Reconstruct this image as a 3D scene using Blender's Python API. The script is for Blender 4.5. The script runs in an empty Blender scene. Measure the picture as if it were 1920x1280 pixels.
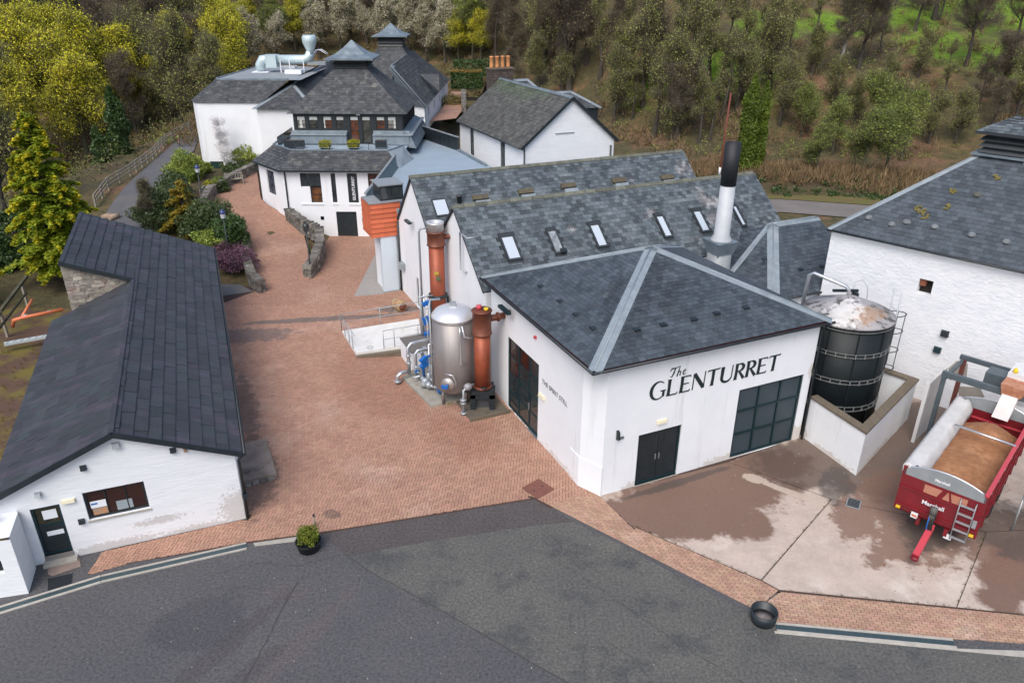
import bpy, math, random
import numpy as np
from mathutils import Vector, Matrix
random.seed(7)
rng = np.random.default_rng(11)
S = bpy.context.scene
C = S.collection
# ---------------------------------------------------------------- camera, light, exposure
CAMH, FPX, PITCH, ROLL = 18.0, 1426.8, math.radians(25.33), math.radians(-0.3)
cam_d = bpy.data.cameras.new('camera'); cam = bpy.data.objects.new('camera', cam_d); C.objects.link(cam)
cam_d.sensor_width = 36; cam_d.lens = FPX / 1920 * 36; cam_d.clip_end = 1500; cam_d.clip_start = .5
cam.rotation_mode = 'XYZ'
cam.matrix_world = Matrix.Translation((0, 0, CAMH)) @ Matrix.Rotation(math.pi/2 - PITCH, 4, 'X') @ Matrix.Rotation(-ROLL, 4, 'Z')
S.camera = cam
W = bpy.data.worlds.new('World'); S.world = W; W.use_nodes = True
wn = W.node_tree; bg = wn.nodes['Background']
sky = wn.nodes.new('ShaderNodeTexSky'); sky.sky_type = 'NISHITA'; sky.sun_disc = False
SUN_EL, SUN_AZ = math.radians(52), math.radians(200)
sky.sun_elevation = SUN_EL; sky.sun_rotation = SUN_AZ; sky.air_density = 1.0; sky.dust_density = 3.2; sky.ozone_density = 1.3
wn.links.new(sky.outputs[0], bg.inputs[0]); bg.inputs[1].default_value = 0.15
sd = bpy.data.lights.new('sun', 'SUN'); sd.energy = 1.45; sd.angle = math.radians(40); sd.color = (1, .98, .95)
sun = bpy.data.objects.new('sun', sd); C.objects.link(sun)
sun.rotation_euler = Vector((math.sin(SUN_AZ)*math.cos(SUN_EL), math.cos(SUN_AZ)*math.cos(SUN_EL), math.sin(SUN_EL))).to_track_quat('Z', 'Y').to_euler()
S.view_settings.view_transform = 'Standard'; S.view_settings.look = 'None'; S.view_settings.gamma = 1
S.view_settings.exposure = 0.46
S.view_settings.use_curve_mapping = False
S.cycles.max_bounces = 6; S.cycles.transparent_max_bounces = 12

# ---------------------------------------------------------------- pixel of the photograph -> place
cP, sP = math.cos(PITCH), math.sin(PITCH)
_f = Vector((0, cP, -sP)); _r0 = Vector((1, 0, 0)); _d0 = _f.cross(_r0)
_a = math.cos(ROLL)*_r0 + math.sin(ROLL)*_d0; _b = -math.sin(ROLL)*_r0 + math.cos(ROLL)*_d0
def ray(x, y): return (x-960)/FPX*_a + (y-640)/FPX*_b + _f
def at(x, y, z=0.0):
    v = ray(x, y); t = (z-CAMH)/v.z
    return Vector((v.x*t, v.y*t, z))
def atY(x, y, Y):
    v = ray(x, y); t = Y/v.y
    return Vector((v.x*t, Y, CAMH+v.z*t))
def sm(a, b, x):
    t = min(1, max(0, (x-a)/(b-a))); return t*t*(3-2*t)
def lerp(a, b, t): return a+(b-a)*t
def hgt(x, y):
    """height of the land"""
    yb = 128 - 52*sm(-12, 26, x) - 6*sm(30, 80, x)
    h = 0.0
    if y > yb:
        d = y-yb; h = .30*d*sm(0, 25, d) if d < 90 else 27+.12*(d-90)
        h += 1.2*math.sin(x*.05+1)*math.sin(y*.06)*sm(0, 20, d)
    h += 2.1*sm(44, 66, y)*(1-sm(-18.0, -12.5, x+.28*(y-57)))*(1-.0*sm(100, 130, y))
    h -= 5.5*sm(-39, -50, x)*sm(20, 50, y)*(1-sm(100, 140, y))
    h += .38*max(0, -x-72)*sm(20, 60, y)
    h += 1.2*sm(69.5, 73, y)*sm(5, 14, x)
    h += 2.2*sm(74, 82, y)*(1-sm(118, 135, y))*sm(-22, -14, x)*(1-sm(2, 12, x))
    return h
def atG(x, y):
    v = ray(x, y); t = 10.0
    while t < 900:
        p = v*t; z = CAMH+p.z
        if z <= hgt(p.x, p.y): break
        t += .25 if t < 60 else .5
    return Vector((p.x, p.y, hgt(p.x, p.y)))
# frame of the still house block: a along its front, b into the yard's depth
O2 = Vector((3.45, 24.07, 0)); AN = math.radians(24.66)
U2 = Vector((math.cos(AN), math.sin(AN), 0)); V2 = Vector((-U2.y, U2.x, 0))
def loc(p):
    d = Vector((p[0], p[1], 0))-O2; return Vector((d.dot(U2), d.dot(V2), p[2]))
def wl(a, b, z=0): 
    p = O2+U2*a+V2*b; return Vector((p.x, p.y, z))

# ---------------------------------------------------------------- materials
MATS = {}
def mat(name, c1, c2=None, scale=3.0, rough=.85, metal=0.0, bump=0.0, bscale=30.0, rnd=0.0, c3=None, s3=.35, t3=.55, w3=.12,
        blobs=None, spec=.5, trans=0.0, hue=0.0, detail=6, stretch=None, brick=None, emit=None, alpha=None, attr=None, bdist=.02, streak=None, grain=None):
    if name in MATS: return MATS[name]
    m = bpy.data.materials.new(name); MATS[name] = m; m.use_nodes = True
    nt = m.node_tree; N = nt.nodes; L = nt.links; bs = N['Principled BSDF']
    bs.inputs['Roughness'].default_value = rough; bs.inputs['Metallic'].default_value = metal
    bs.inputs['Specular IOR Level'].default_value = spec
    geo = N.new('ShaderNodeNewGeometry'); pos = geo.outputs['Position']
    if stretch:
        mp = N.new('ShaderNodeMapping'); mp.inputs['Scale'].default_value = stretch; L.new(pos, mp.inputs[0]); pos = mp.outputs[0]
    def mixc(fac, A, B, blend='MIX'):
        x = N.new('ShaderNodeMix'); x.data_type = 'RGBA'; x.blend_type = blend
        if isinstance(fac, float): x.inputs[0].default_value = fac
        else: L.new(fac, x.inputs[0])
        for i, q in ((6, A), (7, B)):
            if isinstance(q, tuple): x.inputs[i].default_value = (*q[:3], 1)
            else: L.new(q, x.inputs[i])
        return x.outputs[2]
    def noise(sc, det=detail, ro=.6, p=None):
        n = N.new('ShaderNodeTexNoise'); n.inputs['Scale'].default_value = sc; n.inputs['Detail'].default_value = det
        n.inputs['Roughness'].default_value = ro; L.new(p or pos, n.inputs['Vector']); return n.outputs['Fac']
    def rng_(x, a, b, lo=0.0, hi=1.0):
        r = N.new('ShaderNodeMapRange'); r.inputs[1].default_value = a; r.inputs[2].default_value = b
        r.inputs[3].default_value = lo; r.inputs[4].default_value = hi; L.new(x, r.inputs[0]); return r.outputs[0]
    def mth(op, A, B=None):
        x = N.new('ShaderNodeMath'); x.operation = op
        for i, q in ((0, A), (1, B)):
            if q is None: continue
            if isinstance(q, (int, float)): x.inputs[i].default_value = q
            else: L.new(q, x.inputs[i])
        return x.outputs[0]
    col = c1
    if c2: col = mixc(rng_(noise(scale), .34, .66), c1, c2)
    if c3: col = mixc(rng_(noise(s3, 8, .65), t3, t3+w3), col, c3)
    if streak:  # weathering that runs down the surface
        mp = N.new('ShaderNodeMapping'); mp.inputs['Scale'].default_value = (streak[1], streak[1], streak[1]*.08); L.new(geo.outputs['Position'], mp.inputs[0])
        col = mixc(rng_(noise(1.0, 5, .7, mp.outputs[0]), streak[2], streak[2]+.15, 0, streak[3]), col, streak[0])
    if brick:
        bt = N.new('ShaderNodeTexBrick'); bt.inputs['Scale'].default_value = 1
        bt.inputs['Brick Width'].default_value = brick[0]; bt.inputs['Row Height'].default_value = brick[1]; bt.inputs['Mortar Size'].default_value = brick[2]
        bt.inputs['Color1'].default_value = (1, 1, 1, 1); bt.inputs['Color2'].default_value = (.72, .72, .72, 1); bt.inputs['Mortar'].default_value = (brick[3],)*3+(1,)
        mp = N.new('ShaderNodeMapping'); mp.inputs['Rotation'].default_value = brick[4] if len(brick) > 4 else (0, 0, 0); L.new(geo.outputs['Position'], mp.inputs[0]); L.new(mp.outputs[0], bt.inputs[0])
        col = mixc(1.0, col, bt.outputs[0], 'MULTIPLY')
    for bl in (blobs or []):
        cc, items, namp, nsc, strg = bl
        mx = None
        nn = rng_(noise(nsc, 9, .68, geo.outputs['Position']), .25, .75, -namp, namp)
        for it in items:
            cx, cy, rx, ry, ro = it[:5]; cz, rz3 = (it[5], it[6]) if len(it) > 5 else (0, 1000)
            mp = N.new('ShaderNodeMapping'); mp.vector_type = 'TEXTURE'; mp.inputs['Location'].default_value = (cx, cy, cz)
            mp.inputs['Rotation'].default_value = (0, 0, math.radians(ro)); mp.inputs['Scale'].default_value = (rx, ry, rz3)
            L.new(geo.outputs['Position'], mp.inputs[0])
            ln = N.new('ShaderNodeVectorMath'); ln.operation = 'LENGTH'; L.new(mp.outputs[0], ln.inputs[0])
            mx = ln.outputs['Value'] if mx is None else mth('MINIMUM', mx, ln.outputs['Value'])
        f = rng_(mth('ADD', mx, nn), 1.12, .86, 0, strg)
        col = mixc(f, col, cc)
    if attr:
        at_ = N.new('ShaderNodeAttribute'); at_.attribute_name = attr[0]
        nn = rng_(noise(attr[2] if len(attr) > 2 else 1.5), .3, .7, -.35, .35)
        col = mixc(rng_(mth('ADD', at_.outputs['Fac'], nn), .25, .75), col, attr[1])
    if grain:
        gg = rng_(noise(grain[0], 3, .8, geo.outputs['Position']), .3, .7, 1-grain[1], 1+grain[1]); hg = N.new('ShaderNodeHueSaturation'); L.new(gg, hg.inputs['Value'])
        if isinstance(col, tuple): hg.inputs['Color'].default_value = (*col[:3], 1)
        else: L.new(col, hg.inputs['Color'])
        col = hg.outputs[0]
    if rnd or hue:
        oi = N.new('ShaderNodeObjectInfo')
        r = mth('FRACT', mth('ADD', geo.outputs['Random Per Island'], oi.outputs['Random']))
        hs = N.new('ShaderNodeHueSaturation')
        if isinstance(col, tuple): hs.inputs['Color'].default_value = (*col[:3], 1)
        else: L.new(col, hs.inputs['Color'])
        L.new(rng_(r, 0, 1, 1-rnd, 1+rnd), hs.inputs['Value'])
        if hue:
            r2 = mth('FRACT', mth('MULTIPLY', r, 7.31)); L.new(rng_(r2, 0, 1, .5-hue, .5+hue), hs.inputs['Hue'])
        col = hs.outputs[0]
    if isinstance(col, tuple): bs.inputs['Base Color'].default_value = (*col[:3], 1)
    else: L.new(col, bs.inputs['Base Color'])
    if bump:
        b = N.new('ShaderNodeBump'); b.inputs['Strength'].default_value = bump; b.inputs['Distance'].default_value = bdist
        L.new(noise(bscale, 8, .65), b.inputs['Height']); L.new(b.outputs[0], bs.inputs['Normal'])
    if trans:
        tr = N.new('ShaderNodeBsdfTranslucent'); ms = N.new('ShaderNodeMixShader'); ms.inputs[0].default_value = trans
        if isinstance(col, tuple): tr.inputs[0].default_value = (*col[:3], 1)
        else: L.new(col, tr.inputs[0])
        L.new(bs.outputs[0], ms.inputs[1]); L.new(tr.outputs[0], ms.inputs[2]); L.new(ms.outputs[0], N['Material Output'].inputs[0])
    if emit:
        bs.inputs['Emission Color'].default_value = (*emit[0], 1); bs.inputs['Emission Strength'].default_value = emit[1]
    return m

WHITE = mat('white_render', (.80, .815, .83), (.74, .76, .78), scale=.7, rough=.9, bump=.25, bscale=14, streak=((.5, .5, .47), 1.3, .58, .45),
    blobs=[((.50, .42, .34), [(5.2, 24.9, 1.0, .3, 24, .0, .28), (8.9, 26.6, 1.3, .3, 24, .0, .3), (12.2, 28.1, .8, .3, 24, .1, .6), (1.7, 26.2, .4, 1.8, 24, .0, .3), (.4, 29.0, .4, 1.2, 24, 0, .25), (15.5, 27.2, 1.8, .35, 47, .0, .3), (13.4, 26.8, .3, 1.3, 24, .0, .25), (-1.6, 33.6, .4, 1.5, 24, .1, .5), (12.5, 28.2, .12, .15, 24, 3.4, .35)], .75, 4.5, .55)])
ROUGHW = mat('white_rubble_wall', (.80, .81, .82), (.72, .74, .77), scale=1.2, rough=.9, bump=.55, bscale=3.8, stretch=(1, 1, 2.0), bdist=.08, c3=(.55, .54, .52), s3=1.7, t3=.66)
BRICKW = mat('white_painted_brick', (.79, .805, .82), (.73, .75, .77), scale=1.3, rough=.9, bump=.4, bscale=3.5, stretch=(.7, .7, 4), bdist=.05, c3=(.5, .48, .46), s3=5, t3=.67, w3=.05,
    blobs=[((.38, .33, .29), [(-9.9, 22.6, .7, .4, 20, .5, .8), (-11.3, 22.0, 1.4, .4, 20, .0, .22), (-14.0, 21.0, 1.6, .4, 20, .1, .22), (-12.4, 21.6, .8, .3, 20, .75, .15)], .95, 9, .5)])
BLACKP = mat('black_paint', (.012, .018, .022), (.02, .028, .033), rough=.45)
DARKF = mat('dark_teal_frame', (.008, .028, .034), rough=.4)
SLATE = mat('slate_blue', (.066, .080, .093), (.044, .056, .067), scale=1.1, rough=.55, rnd=.3, bump=.3, bscale=18, c3=(.105, .115, .12), s3=.55, t3=.60, blobs=[((.026, .032, .038), [(4.75, 26.3, 1.9, .32, 68), (5.65, 28.6, 1.5, .3, 66), (3.9, 27.6, 1.7, .3, 75), (6.3, 27.9, 1.3, .35, 60), (-.1, 31.6, 1.0, .5, 114)], .7, 1.3, .6)])
SLATEL = mat('slate_mottled', (.112, .130, .140), (.058, .073, .083), scale=.8, rough=.55, rnd=.48, hue=.012, bump=.3, bscale=18, c3=(.22, .215, .215), s3=.4, t3=.60, w3=.08)
SLATEO = mat('slate_old_grey', (.066, .068, .07), (.046, .05, .054), scale=2.5, rough=.75, rnd=.36, bump=.4, bscale=14, c3=(.14, .135, .12), s3=1.3, t3=.57)
SLATEG = mat('slate_moss_tinted', (.062, .062, .058), (.085, .084, .078), scale=2, rough=.8, rnd=.34, bump=.4, bscale=14, blobs=[((.07, .095, .055), [tuple(wl(15.5, 39, 0)[:2])+(6.0, 1.6, 114.66)], .5, .8, .7)], c3=(.15, .15, .125), s3=1.5, t3=.6)
SHEDT = mat('shed_tile', (.030, .038, .044), (.042, .044, .052), scale=.9, rough=.6, rnd=.2, hue=.05, bump=.9, bscale=9, stretch=(.5, 3.2, 1), bdist=.03, c3=(.062, .052, .072), s3=.5, t3=.52)
SUBR = mat('roof_underlay', (.028, .032, .038), rough=.9)
LEAD = mat('lead', (.31, .355, .38), (.23, .27, .295), scale=2, rough=.55, metal=.25, bump=.2, bscale=12, c3=(.34, .37, .38), s3=1.2, t3=.55)
LEADB = mat('lead_roof_blue', (.20, .245, .275), (.13, .165, .19), scale=1.6, rough=.5, metal=.2, bump=.2, bscale=9, c3=(.30, .33, .335), s3=1.0, t3=.58)
FLATR = mat('membrane_roof', (.30, .37, .43), (.27, .335, .39), scale=.8, rough=.5, bump=.1, c3=(.38, .43, .46), s3=1.6, t3=.6)
FLATG = mat('grey_flat_roof', (.27, .29, .30), (.22, .235, .25), scale=.6, rough=.6)
GLASS = mat('dark_glass', (.02, .028, .032), (.045, .05, .05), scale=1.2, rough=.06, spec=.8)
SKYG = mat('skylight_glass', (.60, .66, .70), rough=.08, spec=1.0, metal=.2)
PALEP = mat('pale_blue_cladding', (.60, .68, .74), (.56, .64, .70), scale=1, rough=.4)
ORANGE = mat('terracotta_cladding', (.55, .13, .055), (.48, .11, .045), scale=2, rough=.6, rnd=.12)
COPPER = mat('copper', (.34, .085, .04), (.25, .062, .03), scale=1.8, rough=.5, metal=.3, c3=(.16, .04, .025), s3=1.3, t3=.56, streak=((.5, .19, .1), 3, .6, .5))
COPPERD = mat('copper_dark', (.20, .065, .035), (.13, .045, .03), scale=2.5, rough=.5, metal=.35)
STEEL = mat('brushed_steel', (.33, .30, .285), (.27, .25, .24), scale=.8, rough=.5, metal=.6, streak=((.2, .19, .18), 2.2, .5, .5))
STEELL = mat('bright_steel', (.62, .64, .66), rough=.3, metal=.8)
GALV = mat('galvanised', (.42, .45, .47), (.34, .37, .39), scale=6, rough=.5, metal=.5)
DUCT = mat('duct_metal', (.55, .66, .68), (.50, .61, .63), scale=2, rough=.4, metal=.35)
BLUEV = mat('blue_valve', (.01, .12, .42), rough=.35)
CONC = mat('concrete_slab', (.50, .405, .34), (.42, .345, .29), scale=1.2, rough=.85, bump=.25, bscale=40, c3=(.56, .48, .41), s3=.5, t3=.55, grain=(9, .08),
    blobs=[((.155, .088, .062), [(7.3, 24.2, 4.7, 2.1, 24), (6.6, 22.5, 2.2, 1.0, 10), (8.6, 22.6, 1.2, 1.1, 40), (10.2, 25.9, 2.4, 1.1, 24), (16.8, 19.9, 2.4, .8, 50)], .42, 1.1, .93),
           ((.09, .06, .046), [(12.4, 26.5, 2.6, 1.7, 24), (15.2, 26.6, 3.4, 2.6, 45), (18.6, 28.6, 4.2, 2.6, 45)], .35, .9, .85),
           ((.19, .11, .078), [(12.9, 22.9, 1.5, .9, 60), (15.4, 23.2, 3.0, 2.4, 45), (13.9, 21.3, 1.8, .6, 30), (17.8, 21.3, 2.4, 1.6, 45)], .6, 1.5, .85),
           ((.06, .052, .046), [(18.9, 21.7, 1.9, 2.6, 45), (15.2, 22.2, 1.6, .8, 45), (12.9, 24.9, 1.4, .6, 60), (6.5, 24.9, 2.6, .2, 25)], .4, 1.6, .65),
           ((.47, .38, .31), [(10.9, 24.35, 1.9, .17, -37), (9.75, 25.25, .5, .3, -30)], .5, 2.2, .85)])
CONCP = mat('concrete_pad', (.34, .32, .28), (.25, .235, .20), scale=2.5, rough=.9, bump=.3, c3=(.2, .19, .08), s3=1.6, t3=.56)
ASPH = mat('asphalt', grain=(11, .5), c1=(.074, .073, .077), c2=(.088, .086, .088), scale=.35, rough=.92, bump=.35, bscale=60, c3=(.095, .09, .088), s3=.22, t3=.52, w3=.2,
    blobs=[((.05, .05, .056), [(-9.5, 17.6, 1.6, 1.1, 20)], .6, .8, .5), ((.105, .085, .08), [(-6.3, 16.8, .35, 2.6, -28), (-7.2, 18.9, .7, .4, 0)], .6, 1.6, .4), ((.062, .055, .055), [(-8.8, 16.2, .35, 3.2, -30), (-7.6, 15.5, .3, 1.6, -33)], .6, 1.6, .5)])
ASPHB = mat('asphalt_brown_patch', grain=(11, .5), c1=(.070, .062, .060), c2=(.082, .072, .07), scale=.8, rough=.92, bump=.35, bscale=60)
ASPHG = mat('asphalt_green_grey', grain=(11, .5), c1=(.112, .109, .096), c2=(.088, .087, .082), scale=.3, rough=.92, bump=.35, bscale=60, c3=(.066, .067, .066), s3=.55, t3=.5, w3=.12)
PAVE = mat('paver_brick', (.42, .242, .168), (.345, .195, .135), scale=.9, rough=.85, rnd=.11, hue=.006, bump=.2, bscale=50, c3=(.49, .33, .255), s3=.22, t3=.52, w3=.2,
    blobs=[((.16, .125, .115), [(-14.8, 38.6, 2.6, 1.0, 8)], .5, 1.2, .75), ((.13, .115, .11), [(-11.2, 40.9, 4.8, .34, 9), (-6.6, 42.8, 1.7, .8, 15)], .35, 1.2, .8),
           ((.25, .15, .12), [(-17.3, 53.5, 1.9, 2.2, 10)], .25, 1.0, .5),
           ((.11, .08, .065), [(-10.5, 25.4, 1.0, 2.6, 22), (-6.7, 22.9, .45, .25, -20), (-12.4, 30.5, .6, 3.5, 22)], .7, 1.5, .6),
           ((.27, .13, .085), [(-6.6, 33.4, 2.0, 4.2, 28), (-2.2, 29.0, 1.6, 2.6, 20), (-14.2, 50.5, 2.0, 3.2, 15)], .5, .9, .5)])
PAVEF = mat('paver_brick_far', (.42, .235, .16), (.36, .20, .14), scale=.6, rough=.9, bump=.2, bscale=60, c3=(.46, .28, .20), s3=.3, t3=.52, brick=(.24, .12, .014, .6, (0, 0, .6)))
PAVES = mat('paver_strip', (.43, .27, .185), (.36, .215, .15), scale=1.0, rough=.85, rnd=.14, hue=.01, bump=.2, bscale=50, c3=(.48, .33, .245), s3=.4, t3=.55)
JOINT = mat('paver_joint', (.075, .045, .036), (.055, .036, .03), scale=3, rough=1)
KERB = mat('kerb_stone', (.42, .39, .34), (.34, .32, .28), scale=4, rough=.9, rnd=.1)
CHAN = mat('drain_channel', (.045, .075, .085), (.06, .09, .10), scale=8, rough=.5, metal=.2)
STONE = mat('field_stone', (.19, .175, .155), (.11, .10, .085), scale=5, rough=.95, rnd=.4, bump=.5, bscale=16, c3=(.30, .30, .26), s3=3, t3=.6, w3=.06)
STONEW = mat('old_masonry', (.34, .31, .26), (.24, .20, .165), scale=2.6, rough=.95, rnd=.3, hue=.02, bump=.5, bscale=16, c3=(.33, .16, .09), s3=1.1, t3=.58)
COPING = mat('coping_stone', (.16, .125, .09), (.12, .10, .07), scale=3, rough=.95, bump=.4, bscale=20, c3=(.2, .2, .14), s3=1.5, t3=.58)
RIDGE = mat('ridge_stone', (.15, .155, .12), (.10, .105, .085), scale=3, rough=.95, rnd=.2, bump=.3)
RED = mat('red_paint', (.19, .010, .018), (.15, .009, .014), scale=3, rough=.38, rnd=.05, c3=(.10, .035, .025), s3=4, t3=.60, w3=.06, streak=((.09, .03, .02), 3.5, .58, .6))
REDL = mat('red_paint_light', (.52, .06, .08), rough=.35)
GREYP = mat('grey_paint', (.26, .28, .29), (.22, .24, .25), scale=3, rough=.45)
STEELG = mat('gantry_steel', (.075, .10, .115), (.10, .125, .14), scale=3, rough=.5, metal=.2)
CANVAS = mat('white_tarpaulin', (.60, .59, .57), (.50, .49, .47), scale=1.5, rough=.6, bump=.35, bscale=5, stretch=(1, 1, 2), c3=(.42, .30, .2), s3=1.4, t3=.68)
GRAIN = mat('brewers_grain', (.33, .155, .07), (.25, .11, .05), scale=5, rough=1, bump=.9, bscale=26, c3=(.40, .2, .1), s3=1.5, t3=.52)
RUBBER = mat('rubber', (.012, .012, .013), rough=.8)
WOOD = mat('weathered_wood', (.30, .27, .22), (.22, .20, .165), scale=6, rough=.9, stretch=(1, 1, 1))
CASK = mat('cask_wood', (.40, .235, .14), (.30, .16, .09), scale=5, rough=.7, rnd=.15)
CASKH = mat('cask_head', (.22, .08, .045), (.17, .06, .035), scale=5, rough=.7)
TERRA = mat('chimney_pot', (.56, .25, .10), (.45, .19, .075), scale=4, rough=.8)
PIPEO = mat('orange_drain_pipe', (.60, .17, .07), rough=.5)
YEL = mat('yellow_plastic', (.75, .5, .03), rough=.5)
CREAM = mat('cream_plastic', (.72, .66, .48), rough=.5)
PAPER = mat('paper', (.75, .77, .8), rough=.9)
BARK = mat('bark', (.075, .063, .05), (.04, .034, .028), scale=3, rough=1, bump=.5, bscale=12, rnd=.2)
BARKG = mat('bark_mossy', (.085, .085, .045), (.05, .047, .034), scale=1.2, rough=1, bump=.5, bscale=12, rnd=.2)
BARKW = mat('bark_birch', (.42, .40, .36), (.22, .2, .18), scale=2.2, rough=.9, rnd=.15)
TWIG = mat('twigs', (.085, .068, .05), (.12, .10, .072), scale=.5, rough=1, rnd=.3)
LROUGH = .65
LEAF_Y = mat('leaf_yellow_green', (.74, .68, .03), (.50, .50, .04), scale=.3, rough=LROUGH, rnd=.5, hue=.014, trans=.35)
LEAF_O = mat('leaf_olive_bud', (.30, .34, .06), (.40, .42, .13), scale=.25, rough=LROUGH, rnd=.55, hue=.015, trans=.3)
LEAF_B = mat('leaf_brown_bud', (.22, .165, .085), (.31, .26, .11), scale=.25, rough=LROUGH, rnd=.5, hue=.012, trans=.3)
LEAF_G = mat('leaf_green', (.20, .28, .04), (.30, .34, .07), scale=.35, rough=LROUGH, rnd=.5, hue=.015, trans=.3)
LEAF_W = mat('blossom_cream', (.70, .65, .50), (.42, .40, .22), scale=.8, rough=LROUGH, rnd=.3, trans=.35)
LEAF_D = mat('leaf_dark_evergreen', (.028, .065, .014), (.055, .10, .02), scale=.6, rough=.5, rnd=.35, hue=.01, trans=.1)
LEAF_C = mat('leaf_cypress', (.13, .18, .014), (.085, .125, .012), scale=.5, rough=.6, rnd=.3, trans=.15)
LEAF_K = mat('leaf_golden_conifer', (.17, .25, .014), (.28, .33, .018), scale=.7, rough=.6, rnd=.35, hue=.012, trans=.25, attr=('tip', (.62, .52, .014), 2.0))
LEAF_A = mat('leaf_amber', (.34, .22, .02), (.20, .19, .02), scale=.9, rough=.6, rnd=.3, hue=.012, trans=.25)
LEAF_P = mat('heather_purple', (.14, .06, .10), (.085, .045, .055), scale=1.5, rough=.8, rnd=.3, trans=.1)
LEAF_Z = mat('leaf_box_golden', (.42, .36, .015), (.20, .24, .02), scale=4, rough=.7, rnd=.3, trans=.2)
GRASSY = mat('dry_grass', (.25, .165, .085), (.15, .105, .05), scale=.7, rough=1, rnd=.35)
LAND = mat('hill_ground', (.075, .052, .03), (.07, .075, .016), scale=.16, rough=1, bump=.6, bscale=3, bdist=.2, c3=(.15, .085, .045), s3=.16, t3=.50, w3=.10, grain=(1.6, .35),
    attr=('grass', (.12, .21, .01), .25))
SOIL = mat('garden_soil', (.045, .030, .022), (.075, .05, .035), scale=1.2, rough=1, bump=.6, bscale=9)
MOSSY = mat('moss_and_soil', (.10, .055, .035), (.075, .045, .03), scale=1.0, rough=1, bump=.6, bscale=9, c3=(.13, .105, .02), s3=.45, t3=.47, w3=.12)

# ---------------------------------------------------------------- mesh builder
class MB:
    def __init__(self): self.v = []; self.f = []; self.s = []
    def add(self, vs, fs, smooth=False):
        o = len(self.v); self.v.extend([tuple(x) for x in vs]); self.f.extend([tuple(i+o for i in f) for f in fs]); self.s.extend([smooth]*len(fs)); return self
    def hexa(self, p):   # 8 points: bottom 4 ccw, top 4 ccw
        return self.add(p, [(3, 2, 1, 0), (4, 5, 6, 7), (0, 1, 5, 4), (1, 2, 6, 5), (2, 3, 7, 6), (3, 0, 4, 7)])
    def box(self, x0, x1, y0, y1, z0, z1):
        return self.hexa([(x0, y0, z0), (x1, y0, z0), (x1, y1, z0), (x0, y1, z0), (x0, y0, z1), (x1, y0, z1), (x1, y1, z1), (x0, y1, z1)])
    def wbox(self, Wf, s0, s1, d0, d1, z0, z1):
        return self.hexa([Wf(s0, d1, z0), Wf(s1, d1, z0), Wf(s1, d0, z0), Wf(s0, d0, z0), Wf(s0, d1, z1), Wf(s1, d1, z1), Wf(s1, d0, z1), Wf(s0, d0, z1)])
    def beam(self, p, q, w, h, up=(0, 0, 1)):
        p = Vector(p); q = Vector(q); d = (q-p).normalized(); up = Vector(up)
        s = d.cross(up)
        s = s.normalized()*w/2 if s.length > 1e-4 else Vector((w/2, 0, 0))
        t = s.cross(d).normalized()*h/2
        return self.hexa([p-s-t, p+s-t, q+s-t, q-s-t, p-s+t, p+s+t, q+s+t, q-s+t])
    def prism(self, poly, z0, z1):
        n = len(poly); vs = [(x, y, z0) for x, y in poly]+[(x, y, z1) for x, y in poly]
        return self.add(vs, [tuple(reversed(range(n))), tuple(range(n, 2*n))]+[(i, (i+1) % n, n+(i+1) % n, n+i) for i in range(n)])
    def slab(self, pts, t):  # planar 3d polygon given thickness downward along its normal
        pts = [Vector(p) for p in pts]; n = (pts[1]-pts[0]).cross(pts[2]-pts[0]).normalized(); k = len(pts)
        return self.add(pts+[p-n*t for p in pts], [tuple(range(k)), tuple(reversed(range(k, 2*k)))]+[(i, k+i, k+(i+1) % k, (i+1) % k) for i in range(k)])
    def tube(self, pts, r, n=8, caps=True, rs=None):
        pts = [Vector(p) for p in pts]; k = len(pts); rs = rs or [r]*k; vs = []; up = None
        for i, p in enumerate(pts):
            d = (pts[min(i+1, k-1)]-pts[max(i-1, 0)]).normalized()
            if up is None: up = d.orthogonal().normalized()
            up = (up-d*up.dot(d)).normalized(); w = d.cross(up)
            vs += [p+(up*math.cos(a)+w*math.sin(a))*rs[i] for a in [2*math.pi*j/n for j in range(n)]]
        fs = [(i*n+j, i*n+(j+1) % n, (i+1)*n+(j+1) % n, (i+1)*n+j) for i in range(k-1) for j in range(n)]
        self.add(vs, fs, n > 4)
        if caps:
            o = len(self.v)-k*n
            self.f += [tuple(o+j for j in reversed(range(n))), tuple(o+(k-1)*n+j for j in range(n))]; self.s += [False, False]
        return self
    def lathe(self, prof, c=(0, 0, 0), n=24, smooth=True, axis=None):
        c = Vector(c); vs = []
        if axis is None: X, Y, Z = Vector((1, 0, 0)), Vector((0, 1, 0)), Vector((0, 0, 1))
        else:
            Z = Vector(axis).normalized(); X = Z.orthogonal().normalized(); Y = Z.cross(X)
        for r, z in prof: vs += [c+X*r*math.cos(2*math.pi*j/n)+Y*r*math.sin(2*math.pi*j/n)+Z*z for j in range(n)]
        k = len(prof)
        self.add(vs, [(i*n+j, i*n+(j+1) % n, (i+1)*n+(j+1) % n, (i+1)*n+j) for i in range(k-1) for j in range(n)], smooth)
        o = len(self.v)-k*n
        if prof[0][0] > 1e-3: self.f.append(tuple(o+j for j in reversed(range(n)))); self.s.append(False)
        if prof[-1][0] > 1e-3: self.f.append(tuple(o+(k-1)*n+j for j in range(n))); self.s.append(False)
        return self
    def mesh(self, name, m):
        me = bpy.data.meshes.new(name); me.from_pydata(self.v, [], self.f); me.materials.append(m)
        me.polygons.foreach_set('use_smooth', self.s); me.update(); return me
    def build(self, name, m, parent=None, kind=None, label=None, loc=None):
        o = bpy.data.objects.new(name, self.mesh(name, m)); C.objects.link(o)
        if parent is not None: o.parent = parent
        if kind: o['kind'] = kind
        if label: o['label'] = label
        if loc is not None: o.location = loc
        return o
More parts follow.
